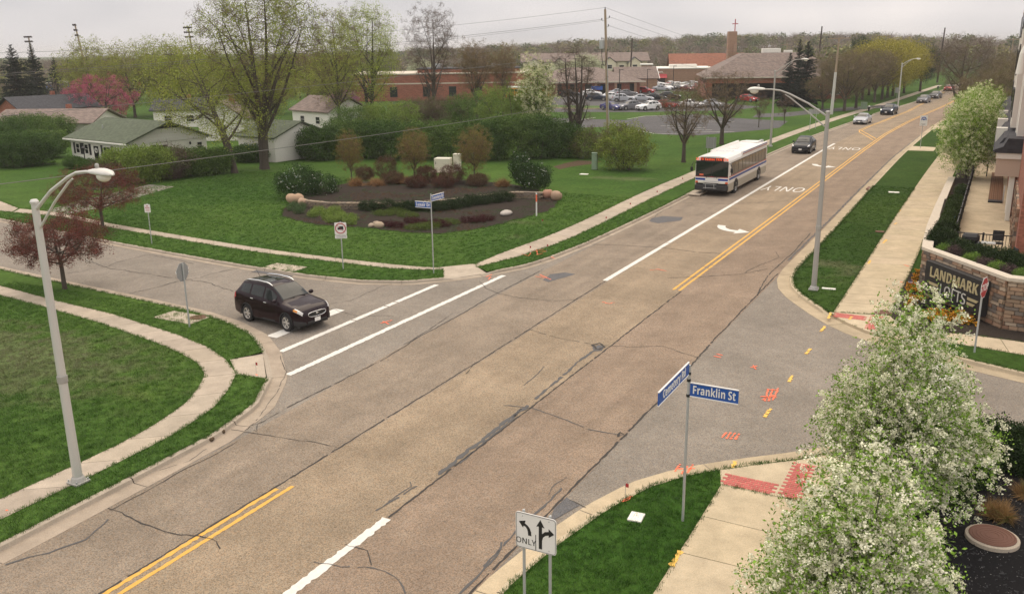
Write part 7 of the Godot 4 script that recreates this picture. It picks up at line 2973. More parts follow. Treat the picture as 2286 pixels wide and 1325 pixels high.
		"far_bare":
			g.col = Color(0.8, 0.8, 0.8)
			g.tube([Vector3.ZERO, v3(0.02, 0.4, 0), v3(0, 0.8, 0.02)], [0.02, 0.014, 0.005], 4, false)
			for k in 120:
				var a := v3(r.randf_range(-0.16, 0.16), r.randf_range(0.22, 0.75), r.randf_range(-0.16, 0.16))
				var d := v3(a.x * 1.4 + r.randf_range(-0.14, 0.14), r.randf_range(0.05, 0.3), a.z * 1.4 + r.randf_range(-0.14, 0.14))
				var s := d.cross(v3(r.randf_range(-1, 1), 0.2, r.randf_range(-1, 1))).normalized() * 0.0065
				g.col = Color(1, 1, 1) * r.randf_range(0.6, 1.0)
				g.quad(a - s, a + s, a + d + s * 0.3, a + d - s * 0.3)
	shared["sprig_" + kind] = g.commit()
	return shared["sprig_" + kind]


func turned(r: RandomNumberGenerator) -> Basis:
	return Basis(v3(r.randf_range(-1, 1), r.randf_range(-1, 1), r.randf_range(-1, 1)).normalized(), r.randf() * TAU)


func envelope(shape: String, u: float) -> float:
	match shape:
		"round":
			return sqrt(maxf(0.0, 1.0 - pow(2.0 * u - 1.0, 2.0)))
		"vase":
			return pow(clampf(u * 1.25, 0, 1), 0.6) * sqrt(maxf(0.0, 1.0 - pow(maxf(0.0, u - 0.45) / 0.55, 2.2)))
		"column":
			return pow(sin(PI * clampf(u * 0.92 + 0.06, 0, 1)), 0.55)
		"pear":
			return pow(clampf(u * 5.0, 0, 1), 0.7) * pow(clampf(1.03 - u, 0, 1), 0.88)
		"flat":
			return pow(sin(PI * clampf(u * 0.8 + 0.12, 0, 1)), 0.5)
	return 1.0


# what: h height, base crown start, w crown radius, trunk, shape, leaf, n sprigs, size, a and b leaf colours, limbs, subs, tips, lean, bark, mat, seed, stems
func tree(called: String, label: String, at: Vector3, what: Dictionary, category := "tree", group := "") -> Node3D:
	var o := thing(called, label, category, at, 0.0, group)
	var r := RandomNumberGenerator.new()
	r.seed = what.get("seed", 1)
	var h: float = what.h
	var base: float = what.base
	var w: float = what.w
	var shape: String = what.get("shape", "round")
	var lean: Vector3 = what.get("lean", Vector3.ZERO)
	var tr: float = what.get("trunk", h * 0.018)
	var lump := FastNoiseLite.new()
	lump.seed = r.seed
	lump.frequency = 0.9
	var inside := func(shell: float) -> Vector3:
		var u := r.randf()
		var e := envelope(shape, u)
		var tries := 0
		while r.randf() > e * e and tries < 20:
			u = r.randf()
			e = envelope(shape, u)
			tries += 1
		var th := r.randf() * TAU
		var rad := w * e * pow(r.randf(), shell) * (1.0 + 0.35 * lump.get_noise_3d(cos(th) * 1.3, u * 3.0, sin(th) * 1.3))
		return v3(rad * cos(th), lerpf(base, h, u), rad * sin(th)) + lean * u
	var nodes: Array[Vector3] = []
	var radii: Array[float] = []
	var g := Geo.new()
	var grow := func(from: Vector3, to: Vector3, r0: float, r1: float, bend: float, seg: int, sides: int) -> void:
		var path := []
		var rr := []
		var mid := (from + to) / 2.0 + v3(r.randf_range(-1, 1), r.randf_range(-0.2, 1.0) * -0.6, r.randf_range(-1, 1)) * bend * from.distance_to(to)
		for k in seg + 1:
			var t := float(k) / seg
			var p := from.lerp(mid, t).lerp(mid.lerp(to, t), t)
			path.append(p)
			rr.append(lerpf(r0, r1, t))
			if k > 0:
				nodes.append(p)
				radii.append(lerpf(r0, r1, t))
		g.tube(path, rr, sides, false)
	var stems: int = what.get("stems", 1)
	for s in stems:
		var off := Vector3.ZERO if stems == 1 else v3(cos(TAU * s / stems + 0.5), 0, sin(TAU * s / stems + 0.5))
		var fork := v3(0, base * 0.9, 0) + off * base * 0.16 + lean * 0.12
		g.tube([off * tr * 0.5 + v3(0, -0.1, 0), off * tr * 0.5 + v3(0, 0.12 * h * 0.3, 0), fork], [tr * 1.35, tr, tr * 0.82], 9, false)
		nodes.append(fork)
		radii.append(tr * 0.8)
		# the leader
		var top := v3(0, lerpf(base, h, 0.82), 0) + off * w * 0.35 + lean * 0.8 + v3(r.randf_range(-0.1, 0.1) * w, 0, r.randf_range(-0.1, 0.1) * w)
		grow.call(fork, top, tr * 0.8, tr * 0.12, 0.06, 7, 7)
	var leaders := nodes.size()
	for k in int(what.get("limbs", 9)):
		var th := k * 2.4 + r.randf_range(-0.3, 0.3)
		var u := r.randf_range(0.25, 0.8)
		var e := envelope(shape, u) * w * 0.8
		var to := v3(e * cos(th), lerpf(base, h, u), e * sin(th)) + lean * u
		var i := clampi(int(pow(r.randf(), 1.6) * leaders), 0, leaders - 1)
		while nodes[i].y > to.y - 0.15 * (h - base) and i > 0:
			i -= 1
		grow.call(nodes[i], to, radii[i] * 0.62, tr * 0.09, what.get("bend", 0.16), 6, 6)
	var join := func(to: Vector3) -> int:
		var best := 0
		var far := 1e9
		for i in nodes.size():
			var d := nodes[i] - to
			var q := d.length_squared() + (6.0 * d.y * d.y if d.y > 0.0 else 0.0)
			if q < far:
				far = q
				best = i
		return best
	for k in int(what.get("subs", 40)):
		var to: Vector3 = inside.call(0.4)
		var i: int = join.call(to)
		grow.call(nodes[i], to, minf(radii[i] * 0.6, tr * 0.25), tr * 0.05, 0.12, 3, 5)
	var tips: Array[Vector3] = []
	for k in int(what.get("tips", 160)):
		var to: Vector3 = inside.call(0.32)
		var i: int = join.call(to)
		var from := nodes[i]
		g.tube([from, from.lerp(to, 0.5) + v3(r.randf_range(-1, 1), r.randf_range(-1, 0.4), r.randf_range(-1, 1)) * 0.08 * from.distance_to(to), to], [minf(radii[i] * 0.6, tr * 0.09), tr * 0.05, tr * 0.025], 4, false)
		tips.append(to)
		tips.append(from.lerp(to, 0.55))
	part("trunk", g, what.get("bark", M.bark), o)
	for layer in what.leaf:
		# [sprig, count, size, colour a, colour b, material]
		var spots: Array[Transform3D] = []
		var tints := PackedColorArray()
		for k in int(layer[1]):
			var p: Vector3 = tips[r.randi() % tips.size()] if tips.size() and r.randf() < 0.8 else inside.call(0.35)
			p += v3(r.randf_range(-1, 1), r.randf_range(-1, 1), r.randf_range(-1, 1)) * what.get("spread", 0.35) * layer[2]
			spots.append(Transform3D(turned(r).scaled(Vector3.ONE * layer[2] * r.randf_range(0.7, 1.25)), p))
			tints.append(layer[3].lerp(layer[4], r.randf()) * r.randf_range(0.85, 1.1))
		many("crown", sprig(layer[0]), layer[5] if layer.size() > 5 else M.leaf, spots, tints, o).set_meta("kind", "stuff")
	return o


func conifer(called: String, label: String, at: Vector3, h: float, w: float, c: Color, sd: int, group := "") -> Node3D:
	var o := thing(called, label, "tree", at, 0.0, group)
	var g := Geo.new()
	g.tube([v3(0, -0.1, 0), v3(0, h * 0.6, 0), v3(0, h, 0)], [h * 0.018, h * 0.011, 0.02], 7, false)
	part("trunk", g, M.dark_bark, o)
	var r := RandomNumberGenerator.new()
	r.seed = sd
	var spots: Array[Transform3D] = []
	var tints := PackedColorArray()
	var y := h * 0.06
	while y < h * 0.99:
		var u := y / h
		var reach := w * pow(1.0 - u, 0.8) * r.randf_range(0.8, 1.1) + 0.15
		var n := int(7 + 6 * (1 - u))
		for k in n:
			var th := TAU * k / n + r.randf() * 0.9
			var b := Basis(Vector3.UP, th) * Basis(Vector3.BACK, lerpf(-0.28, 0.5, u) + r.randf_range(-0.15, 0.15)) * Basis(Vector3.RIGHT, r.randf_range(-0.4, 0.4))
			var l := reach * r.randf_range(0.65, 1.12)
			spots.append(Transform3D(b.scaled_local(v3(l, clampf(l, 0.7, 2.2), clampf(l, 0.8, 2.4))), v3(0, y + r.randf_range(-0.2, 0.2), 0)))
			tints.append(c * r.randf_range(0.7, 1.25))
		y += h * 0.028 + 0.12 * (1 - u)
	many("crown", sprig("needle"), M.leaf, spots, tints, o).set_meta("kind", "stuff")
	return o


# lumps: array of [centre, radii]
func bush(called: String, label: String, at: Vector3, lumps: Array, layers: Array, category := "shrub", group := "", sd := 1, stems := 5, bark: Material = null) -> Node3D:
	var o := thing(called, label, category, at, 0.0, group)
	var r := RandomNumberGenerator.new()
	r.seed = sd
	var g := Geo.new()
	var total := 0.0
	for l in lumps:
		total += l[1].x * l[1].y * l[1].z
	for l in lumps:
		for k in stems:
			var th := r.randf() * TAU
			var tip: Vector3 = l[0] + v3(cos(th) * l[1].x, l[1].y * r.randf_range(-0.1, 0.8), sin(th) * l[1].z) * 0.75
			var foot := v3(l[0].x * 0.6, -0.05, l[0].z * 0.6) + v3(r.randf_range(-0.15, 0.15), 0, r.randf_range(-0.15, 0.15))
			var rad: float = 0.008 + 0.018 * l[1].y
			g.tube([foot, foot.lerp(tip, 0.5) + v3(r.randf_range(-0.1, 0.1), 0.1, r.randf_range(-0.1, 0.1)) * l[1].y, tip], [rad, rad * 0.7, rad * 0.3], 5, false)
	part("stem", g, bark if bark else M.bark, o)
	for layer in layers:
		var spots: Array[Transform3D] = []
		var tints := PackedColorArray()
		for l in lumps:
			var n := int(layer[1] * (l[1].x * l[1].y * l[1].z) / total)
			for k in n:
				var d := v3(r.randf_range(-1, 1), r.randf_range(-0.75, 1), r.randf_range(-1, 1))
				while d.length() > 1.0:
					d = v3(r.randf_range(-1, 1), r.randf_range(-0.75, 1), r.randf_range(-1, 1))
				var bulge := 1.0 + 0.34 * rough_noise.get_noise_3d(d.x * 55.0 + sd * 40.0, d.y * 55.0, d.z * 55.0)
				d = d.normalized() * pow(d.length(), 0.35) * bulge * (r.randf_range(0.82, 1.08) if r.randf() < 0.93 else r.randf_range(1.0, 1.25))
				var p: Vector3 = l[0] + d * l[1]
				p.y = maxf(p.y, 0.05)
				spots.append(Transform3D(turned(r).scaled(Vector3.ONE * layer[2] * r.randf_range(0.7, 1.25)), p))
				tints.append(layer[3].lerp(layer[4], r.randf()) * r.randf_range(0.8, 1.12))
		many("foliage", sprig(layer[0]), layer[5] if layer.size() > 5 else M.leaf, spots, tints, o).set_meta("kind", "stuff")
	return o


# ---------------------------------------------------------------- the garden bed and the other planted beds

const LEAF_DARK := Color(0.022, 0.055, 0.014)
const LEAF_MID := Color(0.055, 0.115, 0.022)
const LEAF_LIGHT := Color(0.12, 0.20, 0.035)
const LEAF_YELLOW := Color(0.26, 0.30, 0.045)
const LEAF_LIME := Color(0.30, 0.40, 0.08)
const DRY := Color(0.26, 0.145, 0.075)


func boulder(label: String, at: Vector3, size: Vector3, c: Color, sd: int, group := "boulders of the garden bed") -> void:
	var o := thing("boulder", label, "boulder", at, sd * 1.3, group)
	var g := Geo.new()
	g.col = c
	g.ball(v3(0, size.y * 0.35, 0), size * 0.5, 12, 8)
	for i in g.v.size():
		g.v[i] *= 1.0 + 0.22 * rough_noise.get_noise_3d(g.v[i].x * 40 + sd * 50, g.v[i].y * 40, g.v[i].z * 40)
	part("stone", g, M.stone, o)


func make_garden() -> void:
	var edge := smoothed(pl([-43.9, -47.2, -45.3, -50.2, -46.6, -53.4, -47.6, -56.6, -46.2, -59.2, -43.6, -61.6, -40.4, -63.0, -36.2, -63.4, -31.8, -62.2, -28.8, -60.0, -27.1, -57.4, -26.6, -54.6, -26.9, -51.6, -27.3, -48.6, -28.1, -46.0, -29.3, -44.5, -31.2, -44.2, -33.3, -44.3, -35.5, -44.2, -37.5, -43.9, -39.9, -44.2, -42, -45.2, -43.9, -47.2]), 0.4)
	var poly := PackedVector2Array()
	for i in edge.size() - 1:
		poly.append(edge[i] + Vector2(rough_noise.get_noise_2d(i * 9.0, 0), rough_noise.get_noise_2d(i * 9.0, 50)) * 0.35)
	var g := Geo.new()
	g.flat(poly, LAWN + 0.02)
	struct("garden_bed", g, M.mulch)
	keep_off.append(poly)
	# the upper terrace and its dry stone wall
	var wall := smoothed(pl([-44.4, -49.6, -43.0, -48.9, -41.0, -48.8, -38.8, -49.7, -36.2, -51.0, -34.2, -53.0, -32.6, -56.2, -31.2, -58.4, -29.3, -58.9]), 0.36)
	var upper := PackedVector2Array(wall)
	upper.append_array(pl([-30.5, -60.6, -34, -62.4, -39, -62.6, -43.2, -61, -46, -58, -46.2, -54]))
	g = Geo.new()
	g.slab(upper, 0.1, 0.52)
	struct("garden_bed", g, M.mulch)
	var w := thing("stone_wall", "low curved dry stone wall through the middle of the garden bed", "wall")
	var r := RandomNumberGenerator.new()
	r.seed = 12
	var meshes := []
	for k in 8:
		var s := Geo.new()
		s.col = Color(0.46, 0.36, 0.25).lerp(Color(0.33, 0.27, 0.21), r.randf()) * r.randf_range(0.8, 1.1)
		s.box(Vector3.ZERO, Vector3.ONE, Basis.IDENTITY, 0.1)
		for i in s.v.size():
			s.v[i] += v3(0, 0, 0.08 * sin(i * 7.7 + k))
		meshes.append(s.commit())
	for row in 4:
		var x := (row % 2) * 0.2
		var i := 0
		while i < wall.size() - 1:
			var a := wall[i]
			var b := wall[i + 1]
			var d := (b - a).normalized()
			var o := part("stone", meshes[r.randi() % 8], M.stone, w)
			var p := a.lerp(b, 0.5 if row % 2 == 0 else 0.95) + Vector2(-d.y, d.x) * r.randf_range(-0.03, 0.03)
			var nn := Vector2(-d.y, d.x)
			o.transform = Transform3D(Basis(v3(d.x, 0, d.y), Vector3.UP, v3(nn.x, 0, nn.y)) * Basis.from_scale(v3(a.distance_to(b) * r.randf_range(0.86, 0.99), 0.118, r.randf_range(0.30, 0.42))), v3(p.x, 0.19 + row * 0.123, p.y))
			i += 1
	for s in [["large tan boulder at the left end of the dry stone wall", v3(-44.6, 0.25, -49.4), v3(1.3, 0.8, 0.9), Color(0.55, 0.37, 0.24)], ["tan boulder beside the largest one, left end of the bed wall", v3(-43.4, 0.25, -48.8), v3(0.9, 0.6, 0.7), Color(0.52, 0.36, 0.24)], ["tan boulder at the right end of the bed behind the marker stake", v3(-27.9, 0.2, -58.6), v3(0.9, 0.8, 0.8), Color(0.50, 0.34, 0.23)], ["reddish boulder behind the orange of the marker stake", v3(-28.9, 0.2, -59.2), v3(0.8, 0.7, 0.7), Color(0.48, 0.26, 0.17)], ["pale flat boulder among the groundcover on the right", v3(-28.41, 0.13, -51.91), v3(1.25, 0.4, 0.7), Color(0.55, 0.50, 0.44)],
		["tan boulder at the front edge of the bed, largest of three", v3(-33.69, 0.13, -44.79), v3(0.75, 0.45, 0.55), Color(0.52, 0.40, 0.28)], ["tan boulder at the front edge of the bed, left of three", v3(-34.24, 0.13, -44.7), v3(0.5, 0.32, 0.4), Color(0.50, 0.40, 0.30)], ["tan boulder at the front edge of the bed, behind the other two", v3(-34.47, 0.13, -45.56), v3(0.5, 0.3, 0.4), Color(0.50, 0.39, 0.28)]]:
		boulder(s[0], s[1], s[2], s[3], int(absf(s[1].x * 10)))

	# small upright trees
	var slim := {"h": 4.3, "base": 0.85, "w": 0.95, "shape": "column", "trunk": 0.05, "limbs": 16, "subs": 60, "tips": 180, "seed": 3, "spread": 0.5,
		"leaf": [["twig", 260, 0.4, Color(0.24, 0.155, 0.08), Color(0.32, 0.21, 0.11), M.twig], ["fine", 620, 0.85, Color(0.30, 0.25, 0.06), Color(0.26, 0.20, 0.07)]]}
	var t := tree("columnar_tree", "slim upright young tree with bronze green leaves, left of three behind the bed", v3(-48.2, LAWN, -60.6), slim, "tree", "upright young trees behind the garden bed")
	copy(t, "slim upright young tree with bronze green leaves, middle of three behind the bed", v3(-42.2, 0.52, -61.3), 2.1, "upright young trees behind the garden bed", v3(1.18, 0.98, 1.18))
	copy(t, "slim upright young tree, nearest the utility cabinets", v3(-37.2, 0.52, -62.6), 4.0, "upright young trees behind the garden bed", v3(1.25, 1.03, 1.25))
	# big flowering shrubs at both ends
	var white := [["shrub", 520, 0.75, LEAF_DARK, LEAF_MID], ["flower", 170, 0.75, Color(0.85, 0.83, 0.75), Color(0.8, 0.78, 0.66), M.petal]]
	bush("flowering_shrub", "big rounded green shrub with small white flowers, left end of the bed", v3(-46.0, 0.2, -51.6), [[v3(0, 1.15, 0), v3(1.9, 1.15, 1.6)], [v3(1.3, 0.9, -0.9), v3(1.3, 0.95, 1.3)], [v3(-0.9, 0.9, -0.7), v3(1.2, 0.95, 1.3)]], white, "shrub", "", 4)
	bush("flowering_shrub", "taller green shrub with white flowers, right end of the bed", v3(-31.4, 0.4, -61.0), [[v3(0.4, 1.0, 0), v3(1.4, 1.0, 1.2)], [v3(-0.7, 1.6, -0.2), v3(0.9, 1.1, 0.9)]], white, "shrub", "", 5)
	# dull twiggy shrubs along the back
	var brown := [["twig", 260, 0.42, Color(0.15, 0.09, 0.055), Color(0.20, 0.125, 0.08), M.twig], ["fine", 120, 1.0, Color(0.10, 0.075, 0.03), Color(0.14, 0.05, 0.035)]]
	var red := [["twig", 200, 0.42, Color(0.14, 0.065, 0.05), Color(0.19, 0.085, 0.06), M.twig], ["fine", 220, 1.0, Color(0.13, 0.045, 0.035), Color(0.09, 0.07, 0.03)]]
	for s in [["brown twiggy shrub between the left and middle young trees", v3(-44.6, 0.5, -60.6), 1.0, 1.9, brown], ["small brown twiggy shrub right of the left young tree", v3(-46.3, 0.4, -60.0), 0.75, 1.1, brown], ["dark red leaved shrub before the utility cabinets", v3(-38.0, 0.52, -60.6), 1.05, 1.5, red], ["reddish shrub behind the middle of the bed", v3(-40.7, 0.52, -60.8), 0.9, 1.2, red], ["low brown shrub at the foot of the middle young tree", v3(-42.4, 0.52, -58.6), 0.9, 0.9, brown], ["low russet shrub in the middle of the upper bed", v3(-39.6, 0.52, -57.8), 0.9, 0.85, red], ["low russet shrub right of the middle of the upper bed", v3(-37.6, 0.52, -58.6), 0.9, 0.9, red], ["dark twiggy shrub at the foot of the right young tree", v3(-35.6, 0.52, -60.4), 0.9, 0.9, brown]]:
		bush("twiggy_shrub", s[0], s[1], [[v3(0, s[3] * 0.5, 0), v3(s[2], s[3] * 0.52, s[2])]], s[4], "shrub", "twiggy shrubs at the back of the garden bed", int(s[1].x * -10))
	# cut back ornamental grasses
	var straw := [["blade", 34, 0.9, Color(0.42, 0.235, 0.11), Color(0.36, 0.20, 0.10)]]
	for s in [["rust coloured cut grass clump, first beside the left white flowered shrub", v3(-44.4, 0.52, -56.4)], ["rust coloured cut grass clump, second from the left shrub", v3(-43.0, 0.52, -57.2)], ["rust coloured cut grass clump, third from the left shrub", v3(-41.8, 0.52, -58.8)], ["rust coloured cut grass clump left of the right white flowered shrub", v3(-33.6, 0.52, -60.8)]]:
		bush("grass_clump", s[0], s[1], [[v3(0, 0.12, 0), v3(0.55, 0.16, 0.45)]], straw, "ornamental grass", "cut back grasses of the garden bed", int(s[1].x * -7), 1)
	# lime mounds on the left front
	var lime := [["fine", 75, 1.0, LEAF_LIME, Color(0.20, 0.30, 0.06)]]
	var spots := [v3(-39.98, 0.13, -45.99), v3(-40.48, 0.13, -47.05), v3(-39.47, 0.13, -46.77), v3(-38.48, 0.13, -45.61), v3(-37.49, 0.13, -44.86), v3(-39.37, 0.13, -47.55), v3(-38.28, 0.13, -46.76), v3(-37.4, 0.13, -45.75), v3(-36.03, 0.13, -44.85), v3(-36.77, 0.13, -46.03)]
	var place := ["outermost left in the front row", "second in the back row", "third along, in the middle", "below the third", "front of the cluster", "top right of the cluster", "largest, right of the middle", "just above the white truck sign", "lowest, right of the truck sign", "rightmost of the cluster"]
	for k in spots.size():
		bush("mounded_plant", "bright lime green mound at the bed's left front, %s" % place[k], spots[k], [[v3(0, 0.2, 0), v3(0.36, 0.24, 0.34) * (1.0 + 0.1 * (k % 3))]], lime, "plant", "lime green mounds", k + 1, 1)
	var sage := [["fine", 75, 0.95, Color(0.085, 0.14, 0.055), Color(0.12, 0.19, 0.07)]]
	spots = [v3(-45.54, 0.13, -51.33), v3(-43.76, 0.13, -48.5), v3(-42.93, 0.13, -47.29), v3(-41.69, 0.13, -46.51), v3(-42.77, 0.13, -47.94), v3(-46.06, 0.13, -52.23)]
	place = ["top of the line", "third of the line", "fourth, outermost", "lowest of the line", "inner one near the boulder", "hidden by the white flowered shrub"]
	for k in spots.size():
		bush("mounded_plant", "grey green mound on the bed's left edge, %s" % place[k], spots[k], [[v3(0, 0.2, 0), v3(0.38, 0.25, 0.36)]], sage, "plant", "grey green mounds", k + 31, 1)
	# dark low junipers in front of the wall
	var jun := [["fine", 230, 1.0, Color(0.018, 0.040, 0.010), Color(0.04, 0.07, 0.018)]]
	spots = [v3(-38.05, 0.13, -49.47), v3(-36.99, 0.13, -50.32), v3(-35.66, 0.13, -50.53), v3(-35.08, 0.13, -50.79), v3(-34.37, 0.13, -51.11), v3(-33.65, 0.13, -51.43), v3(-33.18, 0.13, -52.41), v3(-32.83, 0.13, -53.36), v3(-32.58, 0.13, -54.48), v3(-32.18, 0.13, -55.07), v3(-31.73, 0.13, -56.11), v3(-31.26, 0.13, -56.95)]
	place = ["alone at the far left", "second from the left", "third from the left", "fourth, joined to the third", "left of the blue name blade post", "behind the blue name blade post", "right of the post", "second right of the post", "third right of the post", "fourth right of the post", "second from the right end", "at the right end"]
	for k in spots.size():
		bush("juniper", "dark green low shrub before the bed wall, %s" % place[k], spots[k], [[v3(0, 0.3, 0), v3(0.75, 0.36, 0.55)]], jun, "shrub", "dark shrubs along the bed wall", k + 3, 3)
	var moss := [["fine", 150, 0.8, Color(0.10, 0.15, 0.025), Color(0.15, 0.20, 0.04)]]
	spots = [v3(-36.07, 0.13, -48.48), v3(-35.65, 0.13, -49.4), v3(-34.15, 0.13, -48.62), v3(-30.33, 0.13, -47.6), v3(-31.19, 0.13, -45.3), v3(-30.74, 0.13, -46.13)]
	place = ["wide patch left of the middle", "by the wall foot", "in the middle", "right of the post", "at the front edge", "front edge by the post"]
	for k in spots.size():
		bush("mounded_plant", "mossy yellow green patch in the lower bed, %s" % place[k], spots[k], [[v3(0, 0.12, 0), v3(0.85, 0.2, 0.6)]], moss, "plant", "mossy patches of the lower bed", k + 51, 1)
	var wine := [["fine", 110, 0.8, Color(0.10, 0.018, 0.022), Color(0.06, 0.018, 0.02)]]
	spots = [v3(-33.37, 0.13, -45.25), v3(-32.67, 0.13, -45.25), v3(-31.75, 0.13, -46.63), v3(-30.75, 0.13, -46.92), v3(-30.2, 0.13, -46.85), v3(-29.39, 0.13, -48.52), v3(-29.02, 0.13, -49.03), v3(-28.72, 0.13, -49.67), v3(-32.61, 0.13, -46.9)]
	place = ["beside the front boulders", "second from the boulders", "left of the post", "right of the post", "second right of the post", "third from the right end", "second from the right end", "at the right end", "small one left of the post"]
	for k in spots.size():
		bush("mounded_plant", "dark wine red plant at the bed's front, %s" % place[k], spots[k], [[v3(0, 0.15, 0), v3(0.62, 0.22, 0.4)]], wine, "plant", "wine red plants of the bed front", k + 71, 1)
	# low creeping groundcover nobody could count
	var tr: Array[Transform3D] = []
	var tc := PackedColorArray()
	r.seed = 44
	for k in 5200:
		var p := Vector2(r.randf_range(-47, -27), r.randf_range(-63, -44))
		if not Geometry2D.is_point_in_polygon(p, poly):
			continue
		var n := broad_noise.get_noise_2d(p.x * 3.0, p.y * 3.0)
		if n < -0.16 + 0.14 * r.randf():
			continue
		var y := 0.54 if Geometry2D.is_point_in_polygon(p, upper) else 0.17
		tr.append(Transform3D(turned(r).scaled(v3(0.75, 0.5, 0.75)), v3(p.x, y, p.y)))
		var c := Color(0.05, 0.11, 0.035).lerp(Color(0.10, 0.17, 0.06), r.randf())
		if n > 0.24:
			c = Color(0.17, 0.09, 0.045) * r.randf_range(0.6, 1.2)
		tc.append(c)
	many("ground_cover", sprig("fine"), M.leaf, tr, tc, self).set_meta("kind", "stuff")
	sign_beds()
	corner_bed()


func sign_beds() -> void:
	# flowers round the foot of the sign wall
	var r := RandomNumberGenerator.new()
	r.seed = 9
	var gold := [["flower", 26, 1.0, Color(0.72, 0.36, 0.03), Color(0.62, 0.24, 0.02), M.petal]]
	var k := 0
	for s in [pl([-1.58, -39.16, -1.4, -38.34, -1.26, -39.17, -1.04, -38.52, -0.88, -39.28, -0.65, -38.63, -0.5, -39.26, -0.33, -38.66, -0.16, -38.54]), pl([-2.37, -42.46, -2.41, -41.39, -2.21, -41.16, -2.37, -40.09, -2.49, -43.69, -2.49, -45.05, -2.57, -43.22, -2.49, -46.29])]:
		var n := 0
		for p in s:
			var where: String = ["%s along the strip under the sign board" % ["first", "second", "third", "fourth", "fifth", "sixth", "seventh", "eighth", "ninth"][n], "%s in the wedge between walk and wall" % ["first", "second", "third", "fourth", "fifth", "sixth", "seventh", "eighth", "ninth"][n]][k]
			bush("flower_clump", "clump of golden flowers, %s" % where, v3(p.x, LAWN + 0.02, p.y), [[v3(0, 0.06, 0), v3(0.34, 0.12, 0.30)]], gold, "flowers", "golden flowers round the sign wall", n + 10 * k, 1)
			n += 1
		k += 1
	bush("flower_clump", "small clump of pale and violet flowers by the wall corner", v3(-2.62, LAWN + 0.02, -43.8), [[v3(0, 0.08, 0), v3(0.2, 0.14, 0.3)]], [["flower", 14, 0.9, Color(0.75, 0.73, 0.76), Color(0.18, 0.12, 0.3), M.petal]], "flowers", "", 3, 1)
	bush("flower_clump", "dusky violet plant at the foot of the sign board", v3(-1.84, 0.15, -39.9), [[v3(0, 0.2, 0), v3(0.32, 0.28, 0.3)]], [["fine", 80, 0.9, Color(0.07, 0.04, 0.07), Color(0.06, 0.10, 0.04)]], "plant", "", 4, 1)
	# yews and shrubs on top of the wall
	var yew := [["fine", 900, 1.15, Color(0.018, 0.04, 0.011), Color(0.045, 0.075, 0.018)]]
	var n := 0
	for s in [[-1.75, -45.6, 0.62, 0.55], [-1.0, -43.4, 0.75, 0.5], [-0.1, -42.6, 0.8, 0.5], [0.8, -42.0, 0.85, 0.5], [1.7, -41.4, 0.8, 0.5], [-1.75, -48.6, 0.45, 0.4], [2.6, -41.2, 0.9, 0.5]]:
		bush("yew_shrub", "dark spreading yew in the raised bed, %s" % ["at the wall corner by the walk", "first below the patio railing", "second below the patio railing", "third below the patio railing", "fourth below the patio railing", "along the walk beyond the corner", "at the edge of the view"][n], v3(s[0], 1.72, s[1]), [[v3(0, s[3] * 0.5, 0), v3(s[2], s[3], s[2] * 0.9)], [v3(0.3, s[3] * 0.7, 0.2), v3(s[2] * 0.6, s[3] * 0.75, s[2] * 0.6)]], yew, "shrub", "dark yews of the raised bed", n + 5)
		n += 1
	n = 0
	for z in [-50.5, -53.0, -55.5, -58.0, -63, -68]:
		bush("yew_shrub", "green low shrub beside the long railing, %s from the corner" % ["first", "second", "third", "fourth", "fifth", "sixth"][n], v3(-1.75, 1.7 if z > -60 else 0.95, z), [[v3(0, 0.2, 0), v3(0.36, 0.36, 0.9)]], [["fine", 420, 0.95, Color(0.03, 0.06, 0.012), Color(0.06, 0.10, 0.02)]], "shrub", "green shrubs beside the long railing", n + 15)
		n += 1
	n = 0
	for s in [[-1.05, -42.35, 0], [-0.35, -41.5, 1], [0.15, -40.75, 0], [0.62, -40.2, 1], [1.05, -39.65, 0], [1.5, -39.2, 1], [-1.45, -42.9, 1]]:
		if s[2] == 1:
			bush("lime_shrub", "lime green shrub on the wall top, %s" % ["", "left of three", "", "middle of three", "", "right of three", "small one at the corner"][n], v3(s[0], 1.75, s[1]), [[v3(0, 0.3, 0), v3(0.36, 0.34, 0.36)]], [["fine", 190, 0.8, Color(0.24, 0.36, 0.06), Color(0.14, 0.26, 0.05)]], "shrub", "lime shrubs on the wall top", n + 25)
		else:
			bush("purple_shrub", "dusky purple shrub on the wall top, %s" % ["left of three", "", "middle of three", "", "right of three", "", ""][n], v3(s[0], 1.75, s[1]), [[v3(0, 0.3, 0), v3(0.38, 0.36, 0.38)]], [["fine", 200, 0.8, Color(0.085, 0.05, 0.06), Color(0.15, 0.10, 0.09)]], "shrub", "purple shrubs on the wall top", n + 25)
		n += 1


